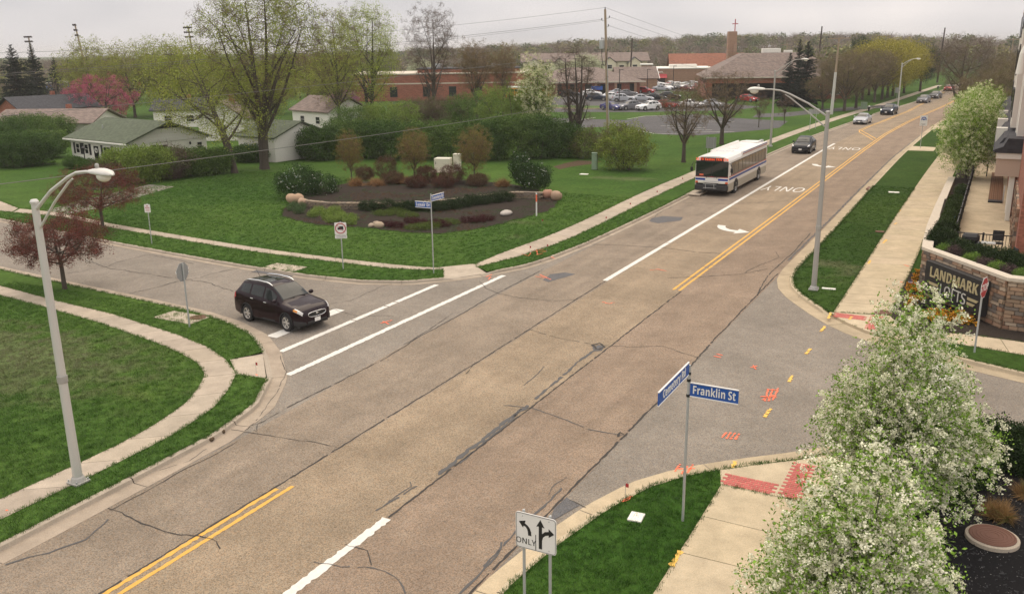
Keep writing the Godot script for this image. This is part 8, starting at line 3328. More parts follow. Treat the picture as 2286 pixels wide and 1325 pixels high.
func corner_bed() -> void:
	# the black mulched bed in the near right corner, a little above the walk
	var poly := PackedVector2Array(pl([-2.95, 22, -2.95, -20.6, -2.2, -23.6, -1.2, -24.8, 0.1, -25.6, 1.5, -26.2, 4, -26.3, 12, -24, 12, 22]))
	var g := Geo.new()
	g.slab(poly, -0.02, 0.26)
	struct("mulch_bed", g, M.black_mulch)
	keep_off.append(poly)
	var e := thing("edging", "black steel edging between the pale walk and the mulch bed", "edging")
	g = Geo.new()
	g.box(v3(-3.0, 0.2, -8.5), v3(0.05, 0.26, 24.4))
	part("strip", g, M.black, e)
	# loose light bits on the mulch
	var r := RandomNumberGenerator.new()
	r.seed = 5
	var chip := Geo.new()
	chip.box(Vector3.ZERO, v3(0.03, 0.008, 0.012), Basis.IDENTITY)
	var tr: Array[Transform3D] = []
	var tc := PackedColorArray()
	for k in 5200:
		var p := v3(r.randf_range(-2.5, 4.5), 0.262, r.randf_range(-24, -12))
		var pale := r.randf() < 0.3
		tr.append(Transform3D(turned(r).scaled(Vector3.ONE * (r.randf_range(0.3, 0.9) if pale else r.randf_range(0.8, 2.6))), p))
		tc.append(Color(0.42, 0.40, 0.37) if pale else Color(0.02, 0.02, 0.021) * r.randf_range(0.6, 2.0))
	many("mulch_chips", chip.commit(), M.plain, tr, tc, self).set_meta("kind", "stuff")
	var yew := [["fine", 1500, 1.1, Color(0.018, 0.042, 0.011), Color(0.05, 0.085, 0.02)]]
	var n := 0
	for s in [[0.9, -25.2, 0.95, 0.75], [2.0, -25.3, 0.9, 0.8], [0.05, -23.6, 0.85, 0.6], [-0.3, -22.4, 0.7, 0.4], [2.9, -24.9, 0.9, 0.8]]:
		bush("yew_shrub", "dark green spreading yew behind the blossom trees, %s" % ["middle of the row by the side street", "second from the right edge", "lower one left of the row", "lowest, nearest the manhole", "at the right edge of the view"][n], v3(s[0], 0.25, s[1]), [[v3(0, s[3] * 0.4, 0), v3(s[2], s[3], s[2] * 0.8)], [v3(-0.4, s[3] * 0.3, 0.4), v3(s[2] * 0.6, s[3] * 0.7, s[2] * 0.6)]], yew, "shrub", "dark yews of the corner bed", n + 45)
		n += 1
	var straw := [["blade", 30, 0.62, Color(0.46, 0.28, 0.12), Color(0.34, 0.20, 0.09)], ["blade", 6, 0.55, Color(0.22, 0.24, 0.06), Color(0.2, 0.22, 0.05)]]
	bush("grass_clump", "straw coloured grass clump on the black mulch above the manhole", v3(1.07, 0.26, -21.88), [[v3(0, 0.05, 0), v3(0.24, 0.06, 0.24)]], straw, "ornamental grass", "", 8, 1)
	bush("grass_clump", "straw coloured grass clump at the right edge of the black mulch", v3(1.69, 0.26, -23.25), [[v3(0, 0.05, 0), v3(0.22, 0.06, 0.22)]], straw, "ornamental grass", "", 9, 1)


# ---------------------------------------------------------------- trees, hedges, woods and grass

func make_trees() -> void:
	blossom_trees()
	garden_trees()
	hedge_row()
	street_trees()
	far_trees()


func blossom_trees() -> void:
	var p := {"h": 5.5, "base": 0.7, "w": 1.8, "shape": "pear", "trunk": 0.075, "limbs": 22, "subs": 110, "tips": 460, "seed": 8, "spread": 0.6, "bend": 0.1, "bark": M.dark_bark,
		"leaf": [["pear", 2100, 1.0, Color(1, 1, 1), Color(0.92, 0.95, 0.86), M.petal], ["pear_leaf", 420, 1.0, Color(1, 1, 1), Color(0.8, 0.9, 0.7)]]}
	tree("blossom_tree", "white blossoming pear tree, farther of the two in the near corner bed", v3(-1.12, 0.25, -20.6), p, "tree", "blossoming pear trees")
	p.h = 4.6
	p.w = 1.75
	p.seed = 14
	p.base = 0.6
	tree("blossom_tree", "white blossoming pear tree with green shoots, nearest to the camera", v3(-1.15, 0.25, -13.9), p, "tree", "blossoming pear trees")
	var q := p.duplicate()
	q.shape = "column"
	q.h = 6.0
	q.w = 1.85
	q.base = 0.9
	q.seed = 21
	q.leaf = [["pear", 1150, 1.25, Color(0.95, 1, 0.85), Color(0.85, 0.92, 0.7), M.petal], ["pear_leaf", 900, 1.25, Color(1.15, 1.15, 0.9), Color(0.95, 1.05, 0.7)]]
	var t := tree("blossom_tree", "pale blossoming pear tree between the walk and the long railing, nearest of three", v3(-1.75, 0.95, -75.0), q, "tree", "blossoming pear trees")
	copy(t, "pale blossoming pear tree by the long railing, middle of three", v3(-1.75, 0.95, -88.0), 2.0, "blossoming pear trees", v3(1.05, 0.98, 1.05))
	copy(t, "pale blossoming pear tree by the long railing, farthest of three", v3(-1.6, 0.9, -102.0), 4.0, "blossoming pear trees", v3(1.1, 0.95, 1.1))
	# the narrow one in the hedge
	q.h = 9.1
	q.w = 1.7
	q.base = 2.5
	q.seed = 30
	q.shape = "column"
	q.trunk = 0.12
	q.leaf = [["pear", 420, 2.2, Color(0.9, 0.9, 0.8), Color(0.8, 0.8, 0.62), M.petal], ["fresh", 200, 0.9, LEAF_LIGHT, Color(0.24, 0.19, 0.06)]]
	tree("blossom_tree", "narrow tree with sparse white blossom rising out of the hedge", v3(-49.4, LAWN, -98.3), q)
	# red leaved crabapples on the grass strips
	var c := {"h": 3.6, "base": 1.35, "w": 2.3, "shape": "flat", "trunk": 0.11, "limbs": 14, "subs": 90, "tips": 300, "seed": 5, "spread": 0.22, "bend": 0.22, "bark": M.bark,
		"leaf": [["fine", 1150, 0.95, Color(0.17, 0.045, 0.038), Color(0.27, 0.085, 0.065)], ["fine", 220, 1.2, Color(0.13, 0.10, 0.05), Color(0.16, 0.06, 0.04)], ["twig", 160, 0.45, Color(0.14, 0.08, 0.06), Color(0.19, 0.11, 0.09), M.twig]]}
	tree("crabapple_tree", "red leaved crabapple on the near grass strip behind the left lamp", v3(-38.45, 0.13, -26.16), c, "tree", "red leaved crabapples")
	c.seed = 19
	c.h = 3.9
	c.w = 2.9
	tree("crabapple_tree", "red leaved crabapple across the side street, before the white house", v3(-50.07, 0.13, -37.34), c, "tree", "red leaved crabapples")


func garden_trees() -> void:
	var fresh := [["fresh", 1000, 0.95, Color(0.42, 0.43, 0.08), Color(0.30, 0.36, 0.07)]]
	var t1 := {"h": 11.4, "base": 3.2, "w": 5.2, "shape": "flat", "trunk": 0.27, "limbs": 12, "subs": 90, "tips": 380, "seed": 2, "spread": 0.9, "bend": 0.22, "stems": 2, "lean": v3(-7.2, 0, -1.5), "bark": M.bark, "leaf": fresh}
	tree("maple_tree", "two stemmed tree arching to the left over the white house, young leaves", v3(-61.55, 0.13, -60.36), t1)
	var t2 := {"h": 17.6, "base": 3.6, "w": 6.4, "shape": "vase", "trunk": 0.36, "limbs": 20, "subs": 150, "tips": 620, "seed": 6, "spread": 0.9, "bend": 0.10, "stems": 2, "lean": v3(1.0, 0, 0), "bark": M.bark,
		"leaf": [["fresh", 1350, 0.95, Color(0.40, 0.42, 0.08), Color(0.30, 0.36, 0.065)], ["twig", 420, 1.1, Color(0.19, 0.14, 0.09), Color(0.25, 0.18, 0.11), M.twig]]}
	tree("maple_tree", "tall forked tree with fine yellow green leaves beside the white garage", v3(-60.93, 0.13, -63.65), t2)
	var t3 := {"h": 17.7, "base": 3.5, "w": 4.7, "shape": "column", "trunk": 0.28, "limbs": 16, "subs": 120, "tips": 460, "seed": 11, "spread": 0.9, "bend": 0.10, "stems": 3, "bark": M.dark_bark,
		"leaf": [["fresh", 1250, 1.15, Color(0.42, 0.47, 0.07), Color(0.34, 0.42, 0.06)], ["twig", 160, 1.2, Color(0.16, 0.12, 0.08), Color(0.22, 0.16, 0.10), M.twig]]}
	tree("maple_tree", "tall bright green tree on several dark stems behind the hedge", v3(-85.1, LAWN, -112.6), t3)
	t3.h = 16.0
	t3.w = 3.5
	t3.seed = 13
	t3.stems = 1
	t3.trunk = 0.25
	t3.leaf = [["fresh", 800, 1.1, Color(0.42, 0.43, 0.08), Color(0.32, 0.37, 0.07)], ["twig", 260, 1.2, Color(0.20, 0.14, 0.09), Color(0.24, 0.17, 0.11), M.twig]]
	tree("maple_tree", "thin leafy tree between the forked tree and the bright green one", v3(-80.8, LAWN, -99.7), t3)
	# bare ones
	var bare := {"h": 16.4, "base": 3.5, "w": 4.3, "shape": "vase", "trunk": 0.26, "limbs": 18, "subs": 120, "tips": 420, "seed": 4, "spread": 0.8, "bend": 0.10, "bark": M.bark,
		"leaf": [["twig", 330, 1.25, Color(0.17, 0.125, 0.095), Color(0.23, 0.17, 0.125), M.twig]]}
	tree("bare_tree", "tall bare tree with fine brown twigs before the brick school", v3(-70.2, LAWN, -107.2), bare)
	bare.h = 11.0
	bare.w = 3.3
	bare.seed = 17
	bare.leaf = [["twig", 380, 1.1, Color(0.27, 0.19, 0.11), Color(0.34, 0.245, 0.14), M.twig], ["fine", 260, 2.2, Color(0.25, 0.17, 0.06), Color(0.2, 0.14, 0.05)]]
	var b2 := tree("bare_tree", "budding brown tree before the right end of the school", v3(-70.3, LAWN, -119.5), bare)
	copy(b2, "smaller budding brown tree right of the school's budding tree", v3(-68.5, LAWN, -124.7), 2.0, "", v3(0.72, 0.95, 0.72))
	copy(b2, "russet budding tree far behind the thin leafy tree", v3(-120.0, LAWN, -139.0), 1.0, "", v3(1.5, 0.95, 1.4))
	var snag := {"h": 11.3, "base": 2.0, "w": 2.7, "shape": "vase", "trunk": 0.30, "limbs": 10, "subs": 60, "tips": 190, "seed": 23, "spread": 0.8, "bend": 0.2, "stems": 3, "lean": v3(-0.6, 0, 0), "bark": M.dark_bark,
		"leaf": [["twig", 190, 1.0, Color(0.16, 0.12, 0.09), Color(0.22, 0.17, 0.13), M.twig]]}
	tree("bare_tree", "gnarled bare tree with a dark crooked trunk left of the utility pole", v3(-38.2, LAWN, -85.2), snag)
	# pink blossoms
	var pink := {"h": 7.2, "base": 1.2, "w": 5.5, "shape": "flat", "trunk": 0.2, "limbs": 14, "subs": 80, "tips": 260, "seed": 9, "spread": 0.7, "bend": 0.2, "stems": 3, "bark": M.dark_bark,
		"leaf": [["shrub", 560, 1.0, Color(0.50, 0.09, 0.16), Color(0.62, 0.19, 0.27), M.petal], ["twig", 160, 0.9, Color(0.15, 0.09, 0.08), Color(0.2, 0.12, 0.1), M.twig]]}
	var pk := tree("redbud_tree", "deep pink blossoming tree behind the white ranch house", v3(-127.28, 0.13, -98), pink)
	pink.leaf = [["shrub", 330, 0.8, Color(0.50, 0.16, 0.42), Color(0.58, 0.25, 0.50), M.petal]]
	pink.h = 5.7
	pink.w = 2.0
	pink.seed = 10
	tree("redbud_tree", "small lilac pink blossoming tree right of the white garage", v3(-82.4, LAWN, -102.8), pink)
	# spruces at the left edge
	var s1 := conifer("spruce_tree", "broad dark spruce at the left edge of the view", v3(-160.0, LAWN, -105.5), 12.4, 4.9, Color(0.018, 0.034, 0.020), 1, "spruces at the left edge")
	copy(s1, "dark spruce before the left stadium light", v3(-165.0, LAWN, -112.8), 1.7, "spruces at the left edge", v3(0.72, 1.02, 0.72))
	copy(s1, "lower dark spruce right of the left stadium light", v3(-176.0, LAWN, -125.0), 2.9, "spruces at the left edge", v3(0.62, 0.8, 0.62))
	copy(s1, "small spruce top behind the arching tree", v3(-144.4, LAWN, -136.0), 0.7, "", v3(0.4, 0.86, 0.4))
	# yellow green trees behind the white house
	var y := {"h": 12.5, "base": 2.6, "w": 4.8, "shape": "round", "trunk": 0.26, "limbs": 14, "subs": 80, "tips": 320, "seed": 31, "spread": 0.9, "bark": M.bark,
		"leaf": [["fresh", 620, 1.6, Color(0.40, 0.40, 0.08), Color(0.29, 0.33, 0.07)], ["twig", 160, 1.4, Color(0.2, 0.15, 0.09), Color(0.25, 0.18, 0.1), M.twig]]}
	var yt := tree("maple_tree", "yellow green tree behind the pink tree, leftmost of the belt", v3(-139.5, LAWN, -106.0), y, "tree", "yellow green trees behind the houses")
	var n := 0
	for s in [[-130.7, -106.7, 0.95, 0.94], [-130.7, -112.9, 0.9, 1.0], [-127.0, -115.9, 1.0, 0.99], [-119.0, -114.0, 0.85, 0.84], [-101.0, -108.0, 0.8, 0.66], [-170.0, -128.0, 0.9, 0.62], [-97.0, -116.0, 0.9, 0.72], [-112.0, -121.0, 0.9, 0.72]]:
		copy(yt, "yellow green tree in the belt behind the houses, %s" % ["second from the left", "third and tallest", "fourth, above the garage", "fifth, behind the forked tree", "low one behind the garage", "low one behind the scoreboard", "low one behind the thin tree", "last, before the school"][n], v3(s[0], LAWN, s[1]), n * 1.3, "yellow green trees behind the houses", v3(s[2], s[3], s[2]))
		n += 1


func hedge_row() -> void:
	var dark := [["shrub", 760, 0.95, Color(0.055, 0.115, 0.026), Color(0.11, 0.19, 0.04)]]
	var mid := [["shrub", 720, 0.95, Color(0.09, 0.16, 0.034), Color(0.17, 0.26, 0.055)]]
	var light := [["shrub", 620, 0.95, Color(0.19, 0.28, 0.05), Color(0.28, 0.36, 0.07)]]
	var dull := [["twig", 320, 1.1, Color(0.19, 0.135, 0.105), Color(0.26, 0.19, 0.15), M.twig], ["shrub", 240, 0.95, Color(0.13, 0.16, 0.05), Color(0.20, 0.19, 0.08)]]
	# [pixel foot x, foot y, half width m, height m, layers, what it is]
	var rows_ := [
		[v3(-60.73, 0.13, -71.59), 2.0, 3.4, dark, "dark green honeysuckle at the hedge's left end, right of the garage"],
		[v3(-59.27, 0.13, -73.81), 2.4, 3.9, mid, "green honeysuckle in the hedge's front row, second from the left"],
		[v3(-56.72, 0.13, -74.85), 2.4, 3.9, dark, "dark green honeysuckle behind the left upright young tree"],
		[v3(-53.65, 0.13, -75.27), 2.5, 3.7, dark, "dark honeysuckle in the hedge between the left two upright trees"],
		[v3(-50.86, 0.13, -76.4), 2.6, 3.9, mid, "green honeysuckle behind the utility cabinets"],
		[v3(-47.6, 0.13, -76.93), 2.6, 3.9, mid, "green honeysuckle in the hedge right of the cabinets"],
		[v3(-44.95, 0.13, -78), 2.6, 4.2, dark, "dark honeysuckle behind the right upright young tree"],
		[v3(-42.79, 0.13, -79.68), 2.5, 4.6, mid, "green honeysuckle above the right white flowered shrub"],
		[v3(-40.61, 0.13, -81.37), 2.3, 4.4, dark, "dark honeysuckle at the foot of the narrow blossom tree"],
		[v3(-39.04, 0.13, -82.82), 1.9, 3.6, dark, "dark honeysuckle against the gnarled bare tree"],
		[v3(-71.84, 0.13, -92.23), 3.2, 4.0, mid, "green thicket in the back row left of the lilac pink tree"],
		[v3(-67.31, 0.13, -92.71), 3.2, 4.6, light, "lighter green thicket in the back row, below the bright green tree"],
		[v3(-66.5, 0.13, -98.03), 3.3, 4.8, dull, "dull twiggy thicket in the back row before the school"],
		[v3(-62.88, 0.13, -99.38), 3.3, 5.0, dull, "brown twiggy thicket before the school wall"],
		[v3(-58.84, 0.13, -99.6), 3.3, 5.4, mid, "green thicket in the back row below the budding trees"],
		[v3(-53.76, 0.13, -97.83), 3.2, 7.0, light, "tall light green thicket left of the narrow blossom tree"],
		[v3(-51.52, 0.13, -99.88), 2.6, 6.0, light, "light green thicket round the narrow blossom tree"],
		[v3(-66.03, 0.13, -71.08), 2.0, 2.4, dull, "twiggy shrub before the white garage"],
		[v3(-64.02, 0.13, -71.89), 1.7, 2.0, dark, "low dark shrub at the garage's right corner"],
		[v3(-66.48, 0.13, -67.65), 1.8, 1.6, dark, "low shrub between the arching tree and the forked tree"],
		[v3(-63.13, 0.13, -59.04), 1.8, 2.3, mid, "green shrub right of the ranch house gable"],
		[v3(-63.94, 0.13, -57.43), 1.9, 2.5, mid, "green shrub under the ranch house gable window"],
		[v3(-64.47, 0.13, -55.35), 1.9, 2.7, dull, "brownish shrub below the gable, left of the window"],
		[v3(-64.78, 0.13, -53.44), 2.0, 3.0, light, "light green loose shrub before the house corner"],
		[v3(-65.09, 0.13, -51.59), 1.9, 3.2, light, "light green loose shrub before the house's front window"],
		[v3(-65.84, 0.13, -50.71), 1.4, 2.0, dull, "brownish shrub behind the far crabapple"],
		[v3(-90.03, 0.13, -61.37), 2.3, 3.0, mid, "green shrub at the ranch house's left corner"],
		[v3(-85.91, 0.13, -55.07), 2.6, 3.5, dark, "dark hedge shrub at the left edge of the view"],
		[v3(-85.44, 0.13, -56.76), 2.4, 3.3, dark, "dark hedge shrub, second from the left edge"],
		[v3(-99.51, 0.13, -63.01), 3.0, 4.2, dark, "tall dark shrub behind the left hedge"],
		[v3(-101.61, 0.13, -67.17), 3.0, 4.0, mid, "tall green shrub behind the left hedge"],
		[v3(-102.59, 0.13, -71.09), 2.6, 3.6, mid, "tall green shrub behind the ranch house's left corner"],
	]
	var n := 0
	for s in rows_:
		var w: float = s[1]
		var h: float = s[2]
		bush("hedge_shrub", s[4], s[0], [[v3(0, h * 0.45, 0), v3(w, h * 0.5, w * 0.85)], [v3(w * 0.55, h * 0.62, -w * 0.3), v3(w * 0.6, h * 0.36, w * 0.6)], [v3(-w * 0.5, h * 0.55, w * 0.2), v3(w * 0.62, h * 0.40, w * 0.6)]], s[3], "shrub", "shrubs of the hedge and the house front", n + 3, 4)
		n += 1
	bush("round_bush", "big round yellow green bush near the bus, left of the street trees", v3(-29.62, 0.13, -76.35), [[v3(0, 2.0, 0), v3(2.5, 2.1, 2.3)], [v3(-0.9, 2.6, 0), v3(1.5, 1.6, 1.5)], [v3(1.0, 1.9, 0.3), v3(1.5, 1.5, 1.5)]], [["shrub", 640, 0.85, Color(0.20, 0.26, 0.045), Color(0.31, 0.36, 0.07)], ["twig", 120, 0.9, Color(0.16, 0.12, 0.08), Color(0.2, 0.15, 0.1), M.twig]], "shrub", "", 2, 8)
	bush("round_bush", "smaller loose green bush between the gnarled tree and the round bush", v3(-36.3, 0.13, -83.11), [[v3(0, 1.4, 0), v3(1.7, 1.5, 1.5)]], [["shrub", 260, 0.85, Color(0.15, 0.21, 0.04), Color(0.24, 0.29, 0.06)], ["twig", 110, 0.9, Color(0.15, 0.11, 0.07), Color(0.2, 0.15, 0.1), M.twig]], "shrub", "", 12, 6)
	for s in [[v3(-74.56, 0.13, -54.89), 0.85, 1.15, "clipped green bush before the front door, nearer of two"], [v3(-78.75, 0.13, -56.58), 0.9, 1.0, "clipped green bush before the front windows, farther of two"]]:
		bush("clipped_bush", s[3], s[0], [[v3(0, s[2] * 0.6, 0), v3(s[1], s[2] * 0.42, s[1])]], [["fine", 620, 1.5, Color(0.06, 0.13, 0.02), Color(0.10, 0.18, 0.03)]], "shrub", "clipped bushes of the ranch house", n, 4)
		n += 1


func street_trees() -> void:
	var b := {"h": 7.3, "base": 1.9, "w": 2.6, "shape": "vase", "trunk": 0.2, "limbs": 16, "subs": 110, "tips": 420, "seed": 41, "spread": 0.7, "bend": 0.16, "bark": M.bark,
		"leaf": [["twig", 300, 0.75, Color(0.22, 0.165, 0.11), Color(0.31, 0.235, 0.15), M.twig], ["fine", 120, 1.2, Color(0.2, 0.17, 0.06), Color(0.17, 0.13, 0.05)]]}
	tree("street_tree", "bare street tree on the lawn left of the bus roof, nearer of two", v3(-26.23, 0.13, -83.35), b, "tree", "bare street trees beside the far walk")
	b.h = 8.2
	b.w = 4.2
	b.seed = 43
	b.trunk = 0.25
	tree("street_tree", "bare wide street tree behind the bus, farther of two", v3(-27.24, 0.13, -100.28), b, "tree", "bare street trees beside the far walk")
	b.h = 11.5
	b.w = 5.0
	b.base = 2.6
	b.seed = 47
	b.trunk = 0.33
	b.tips = 620
	b.leaf = [["twig", 560, 1.0, Color(0.19, 0.15, 0.11), Color(0.28, 0.22, 0.16), M.twig], ["fine", 120, 1.8, Color(0.2, 0.19, 0.06), Color(0.17, 0.15, 0.05)]]
	tree("street_tree", "large bare tree on the right verge where the walk ends", v3(-5.45, 0.13, -146.87), b)
	# young trees by the lamp
	b.h = 4.2
	b.w = 1.3
	b.base = 1.2
	b.trunk = 0.07
	b.tips = 120
	b.subs = 40
	b.seed = 49
	b.leaf = [["twig", 90, 0.7, Color(0.15, 0.10, 0.08), Color(0.2, 0.14, 0.1), M.twig]]
	var s := tree("young_tree", "thin bare sapling on the lawn right of the third lamp", v3(-26.51, 0.13, -129.66), b, "tree", "bare saplings on the far lawn")
	copy(s, "thin bare sapling on the lawn left of the third lamp", v3(-28.46, 0.13, -122.92), 1.0, "bare saplings on the far lawn", v3(1, 1.05, 1))
	# the brown row and the yellow row beyond
	b.h = 8.8
	b.w = 4.9
	b.base = 2.0
	b.trunk = 0.27
	b.subs = 90
	b.tips = 360
	b.seed = 53
	b.leaf = [["twig", 480, 1.2, Color(0.22, 0.175, 0.105), Color(0.31, 0.245, 0.15), M.twig], ["shrub", 150, 0.9, Color(0.19, 0.18, 0.06), Color(0.24, 0.20, 0.08)]]
	var br := tree("brown_tree", "brown budding tree right of the crossarm pole, nearest of its row", v3(-22.61, 0.13, -156.85), b, "tree", "brown budding trees along the far walk")
	var spots := [v3(-21.94, 0.13, -164.99), v3(-26.61, 0.13, -160.05), v3(-21.06, 0.13, -182.1), v3(-28.39, 0.13, -182.91), v3(-24.25, 0.13, -190.1)]
	for k in spots.size():
		copy(br, "brown budding tree along the far walk, %s" % ["second, leaning over the hydrant", "left one before the evergreens", "third, beside the yellow green trees", "behind the crossarm pole", "fourth, behind the second"][k], spots[k], k * 1.7 + 1, "brown budding trees along the far walk", [v3(0.95, 1, 0.95), v3(0.75, 0.62, 0.75), v3(0.95, 1.05, 0.95), v3(1, 1, 1), v3(1.05, 1.1, 1.05)][k])
	b.h = 11.4
	b.w = 5.2
	b.base = 2.6
	b.seed = 57
	b.shape = "round"
	b.leaf = [["fresh", 820, 1.55, Color(0.44, 0.37, 0.06), Color(0.34, 0.31, 0.055)]]
	var ye := tree("willow_tree", "dense yellow green tree beyond the brown row, nearest of four", v3(-20.76, 0.13, -191.06), b, "tree", "yellow green trees along the far walk")
	spots = [v3(-20.48, 0.13, -197.51), v3(-20.19, 0.13, -204.37), v3(-19.1, 0.13, -215.65), v3(-25.11, 0.13, -206.68)]
	for k in spots.size():
		copy(ye, "dense yellow green tree along the far walk, %s" % ["second of the row", "third of the row", "last, behind the far lamp", "in the second rank"][k], spots[k], k * 1.9 + 1, "yellow green trees along the far walk", v3(1, 1.0 - 0.02 * k, 1))
	b.h = 10.4
	b.w = 3.6
	b.seed = 59
	b.leaf = [["shrub", 700, 1.5, Color(0.028, 0.052, 0.022), Color(0.055, 0.085, 0.032)]]
	var dk := tree("pine_tree", "dark rounded pine behind the far lamp head", v3(-16.55, 0.13, -224.22), b)
	copy(dk, "dark pine crown showing above the yellow green trees", v3(-31.74, 0.13, -238.72), 1.0, "", v3(0.8, 1.2, 0.8))
	var sp := conifer("spruce_tree", "tall dark spruce left of the crossarm pole, taller of two", v3(-30.67, 0.13, -165.98), 11.1, 3.4, Color(0.022, 0.036, 0.026), 3)
	copy(sp, "dark spruce just left of the taller one beside the crossarm pole", v3(-33.92, 0.13, -167.54), 2.0, "", v3(0.85, 0.82, 0.85))
	copy(sp, "second spruce top behind the tall one", v3(-33.95, 0.13, -175.58), 4.0, "", v3(0.75, 1.03, 0.75))
	# right side beyond the patio
	var spots2 := [v3(-2.0, LAWN, -135), v3(1.5, LAWN, -118), v3(3.0, LAWN, -150), v3(-1.0, LAWN, -170), v3(4.5, LAWN, -190), v3(0.5, LAWN, -215), v3(2.2, LAWN, -101)]
	for k in spots2.size():
		copy(br, "brown budding tree on the right verge, %s" % ["second beyond the large bare tree", "behind the far pear tree", "third beyond the large bare tree", "fourth beyond the large bare tree", "fifth, close to the right edge", "last before the far crossarm poles", "beside the building's far end"][k], spots2[k], k * 1.3, "brown budding trees on the right verge", [v3(0.8, 0.8, 0.8), v3(0.7, 0.62, 0.7), v3(0.9, 0.9, 0.9), v3(0.8, 0.85, 0.8), v3(1, 1, 1), v3(1, 0.95, 1), v3(0.5, 0.55, 0.5)][k])


func far_trees() -> void:
	var r := RandomNumberGenerator.new()
	r.seed = 77
	# white blossom trees seen small
	var w := {"h": 8.0, "base": 1.4, "w": 4.4, "shape": "round", "trunk": 0.2, "limbs": 10, "subs": 50, "tips": 200, "seed": 61, "spread": 0.9, "bark": M.bark,
		"leaf": [["shrub", 900, 1.6, Color(0.72, 0.71, 0.52), Color(0.5, 0.55, 0.32), M.petal]]}
	var wt := tree("blossom_tree", "white blossoming tree beyond the car park, left of the store", v3(-104.0, LAWN, -238.0), w, "tree", "white blossoming trees far off")
	for s in [[-155.0, -232.0, 0.9, "white blossoming tree above the school roof"], [-90.0, -282.0, 0.9, "white blossoming tree behind the red church roof"], [-136.0, -133.0, 0.7, "pale blossoming tree behind the thin leafy tree"], [-111, -238, 0.75, "smaller white blossoming tree beside the one left of the store"]]:
		copy(wt, s[3], v3(s[0], LAWN, s[1]), s[0], "white blossoming trees far off", Vector3.ONE * s[2])
	# the wooded hill and the woods along the horizon
	var hill := Geo.new()
	hill.col = Color(0.55, 0.55, 0.5)
	var rows_ := 12
	var cols := 40
	var pt := func(i: int, j: int) -> Vector3:
		var x := lerpf(-620.0, 160.0, float(i) / cols)
		var z := lerpf(-330.0, -760.0, float(j) / rows_)
		return v3(x, hill_height(x, z) - 0.3, z)
	for i in cols:
		for j in rows_:
			hill.quad(pt.call(i, j), pt.call(i + 1, j), pt.call(i + 1, j + 1), pt.call(i, j + 1))
	struct("hill", hill, M.lawn)
	var spots: Array[Transform3D] = []
	var tints := PackedColorArray()
	var bare_spots: Array[Transform3D] = []
	var bare_tints := PackedColorArray()
	var drop := func(x: float, z: float, s: float, leafy: float) -> void:
		var y := hill_height(x, z)
		var b := Basis(Vector3.UP, r.randf() * TAU).scaled(v3(s * r.randf_range(0.9, 1.25), s, s * r.randf_range(0.9, 1.25)))
		if r.randf() < leafy:
			spots.append(Transform3D(b, v3(x, y, z)))
			tints.append([Color(0.27, 0.27, 0.10), Color(0.19, 0.21, 0.09), Color(0.32, 0.28, 0.12), Color(0.12, 0.15, 0.07)][r.randi() % 4] * r.randf_range(0.8, 1.15))
		else:
			bare_spots.append(Transform3D(b, v3(x, y, z)))
			bare_tints.append(Color(0.27, 0.21, 0.175).lerp(Color(0.34, 0.265, 0.21), r.randf()) * r.randf_range(0.8, 1.1))
	for k in 950:
		# the hill
		var x := r.randf_range(-330, 40)
		var z := r.randf_range(-345, -620)
		drop.call(x, z, r.randf_range(7.0, 11.0), 0.42)
	for k in 900:
		# woods behind the school and the houses
		var a := r.randf_range(-0.55, 1.05)
		var d := r.randf_range(300, 620)
		var dir := Vector2(-sin(0.494 + a * 0.62), -cos(0.494 + a * 0.62))
		drop.call(dir.x * d, dir.y * d, r.randf_range(6.5, 10.0), 0.38)
	for k in 150:
		# trees along the end of the main road and to the right
		var z := r.randf_range(-245, -420)
		drop.call(r.randf_range(2, 60) - (z + 245) * 0.05, z, r.randf_range(7.5, 12.0), 0.5)
	for k in 70:
		drop.call(r.randf_range(-60, -22), r.randf_range(-232, -330), r.randf_range(8.0, 11.5), 0.6)
	for k in 170:
		# lower trees between the left houses and the field
		var d := r.randf_range(205, 300)
		var a := r.randf_range(0.72, 1.08)
		drop.call(-sin(a) * d, -cos(a) * d, r.randf_range(5.0, 8.5), 0.62)
	many("woods", sprig("far_tree"), M.leaf, spots, tints, self).set_meta("kind", "stuff")
	many("woods", sprig("far_bare"), M.twig, bare_spots, bare_tints, self).set_meta("kind", "stuff")


func hill_height(x: float, z: float) -> float:
	var d := clampf((-330.0 - z) / 200.0, 0.0, 1.0)
	var a := exp(-pow((x + 130.0) / 150.0, 2.0)) * 6.5 + 1.0
	return a * smoothstep(0.0, 1.0, d)


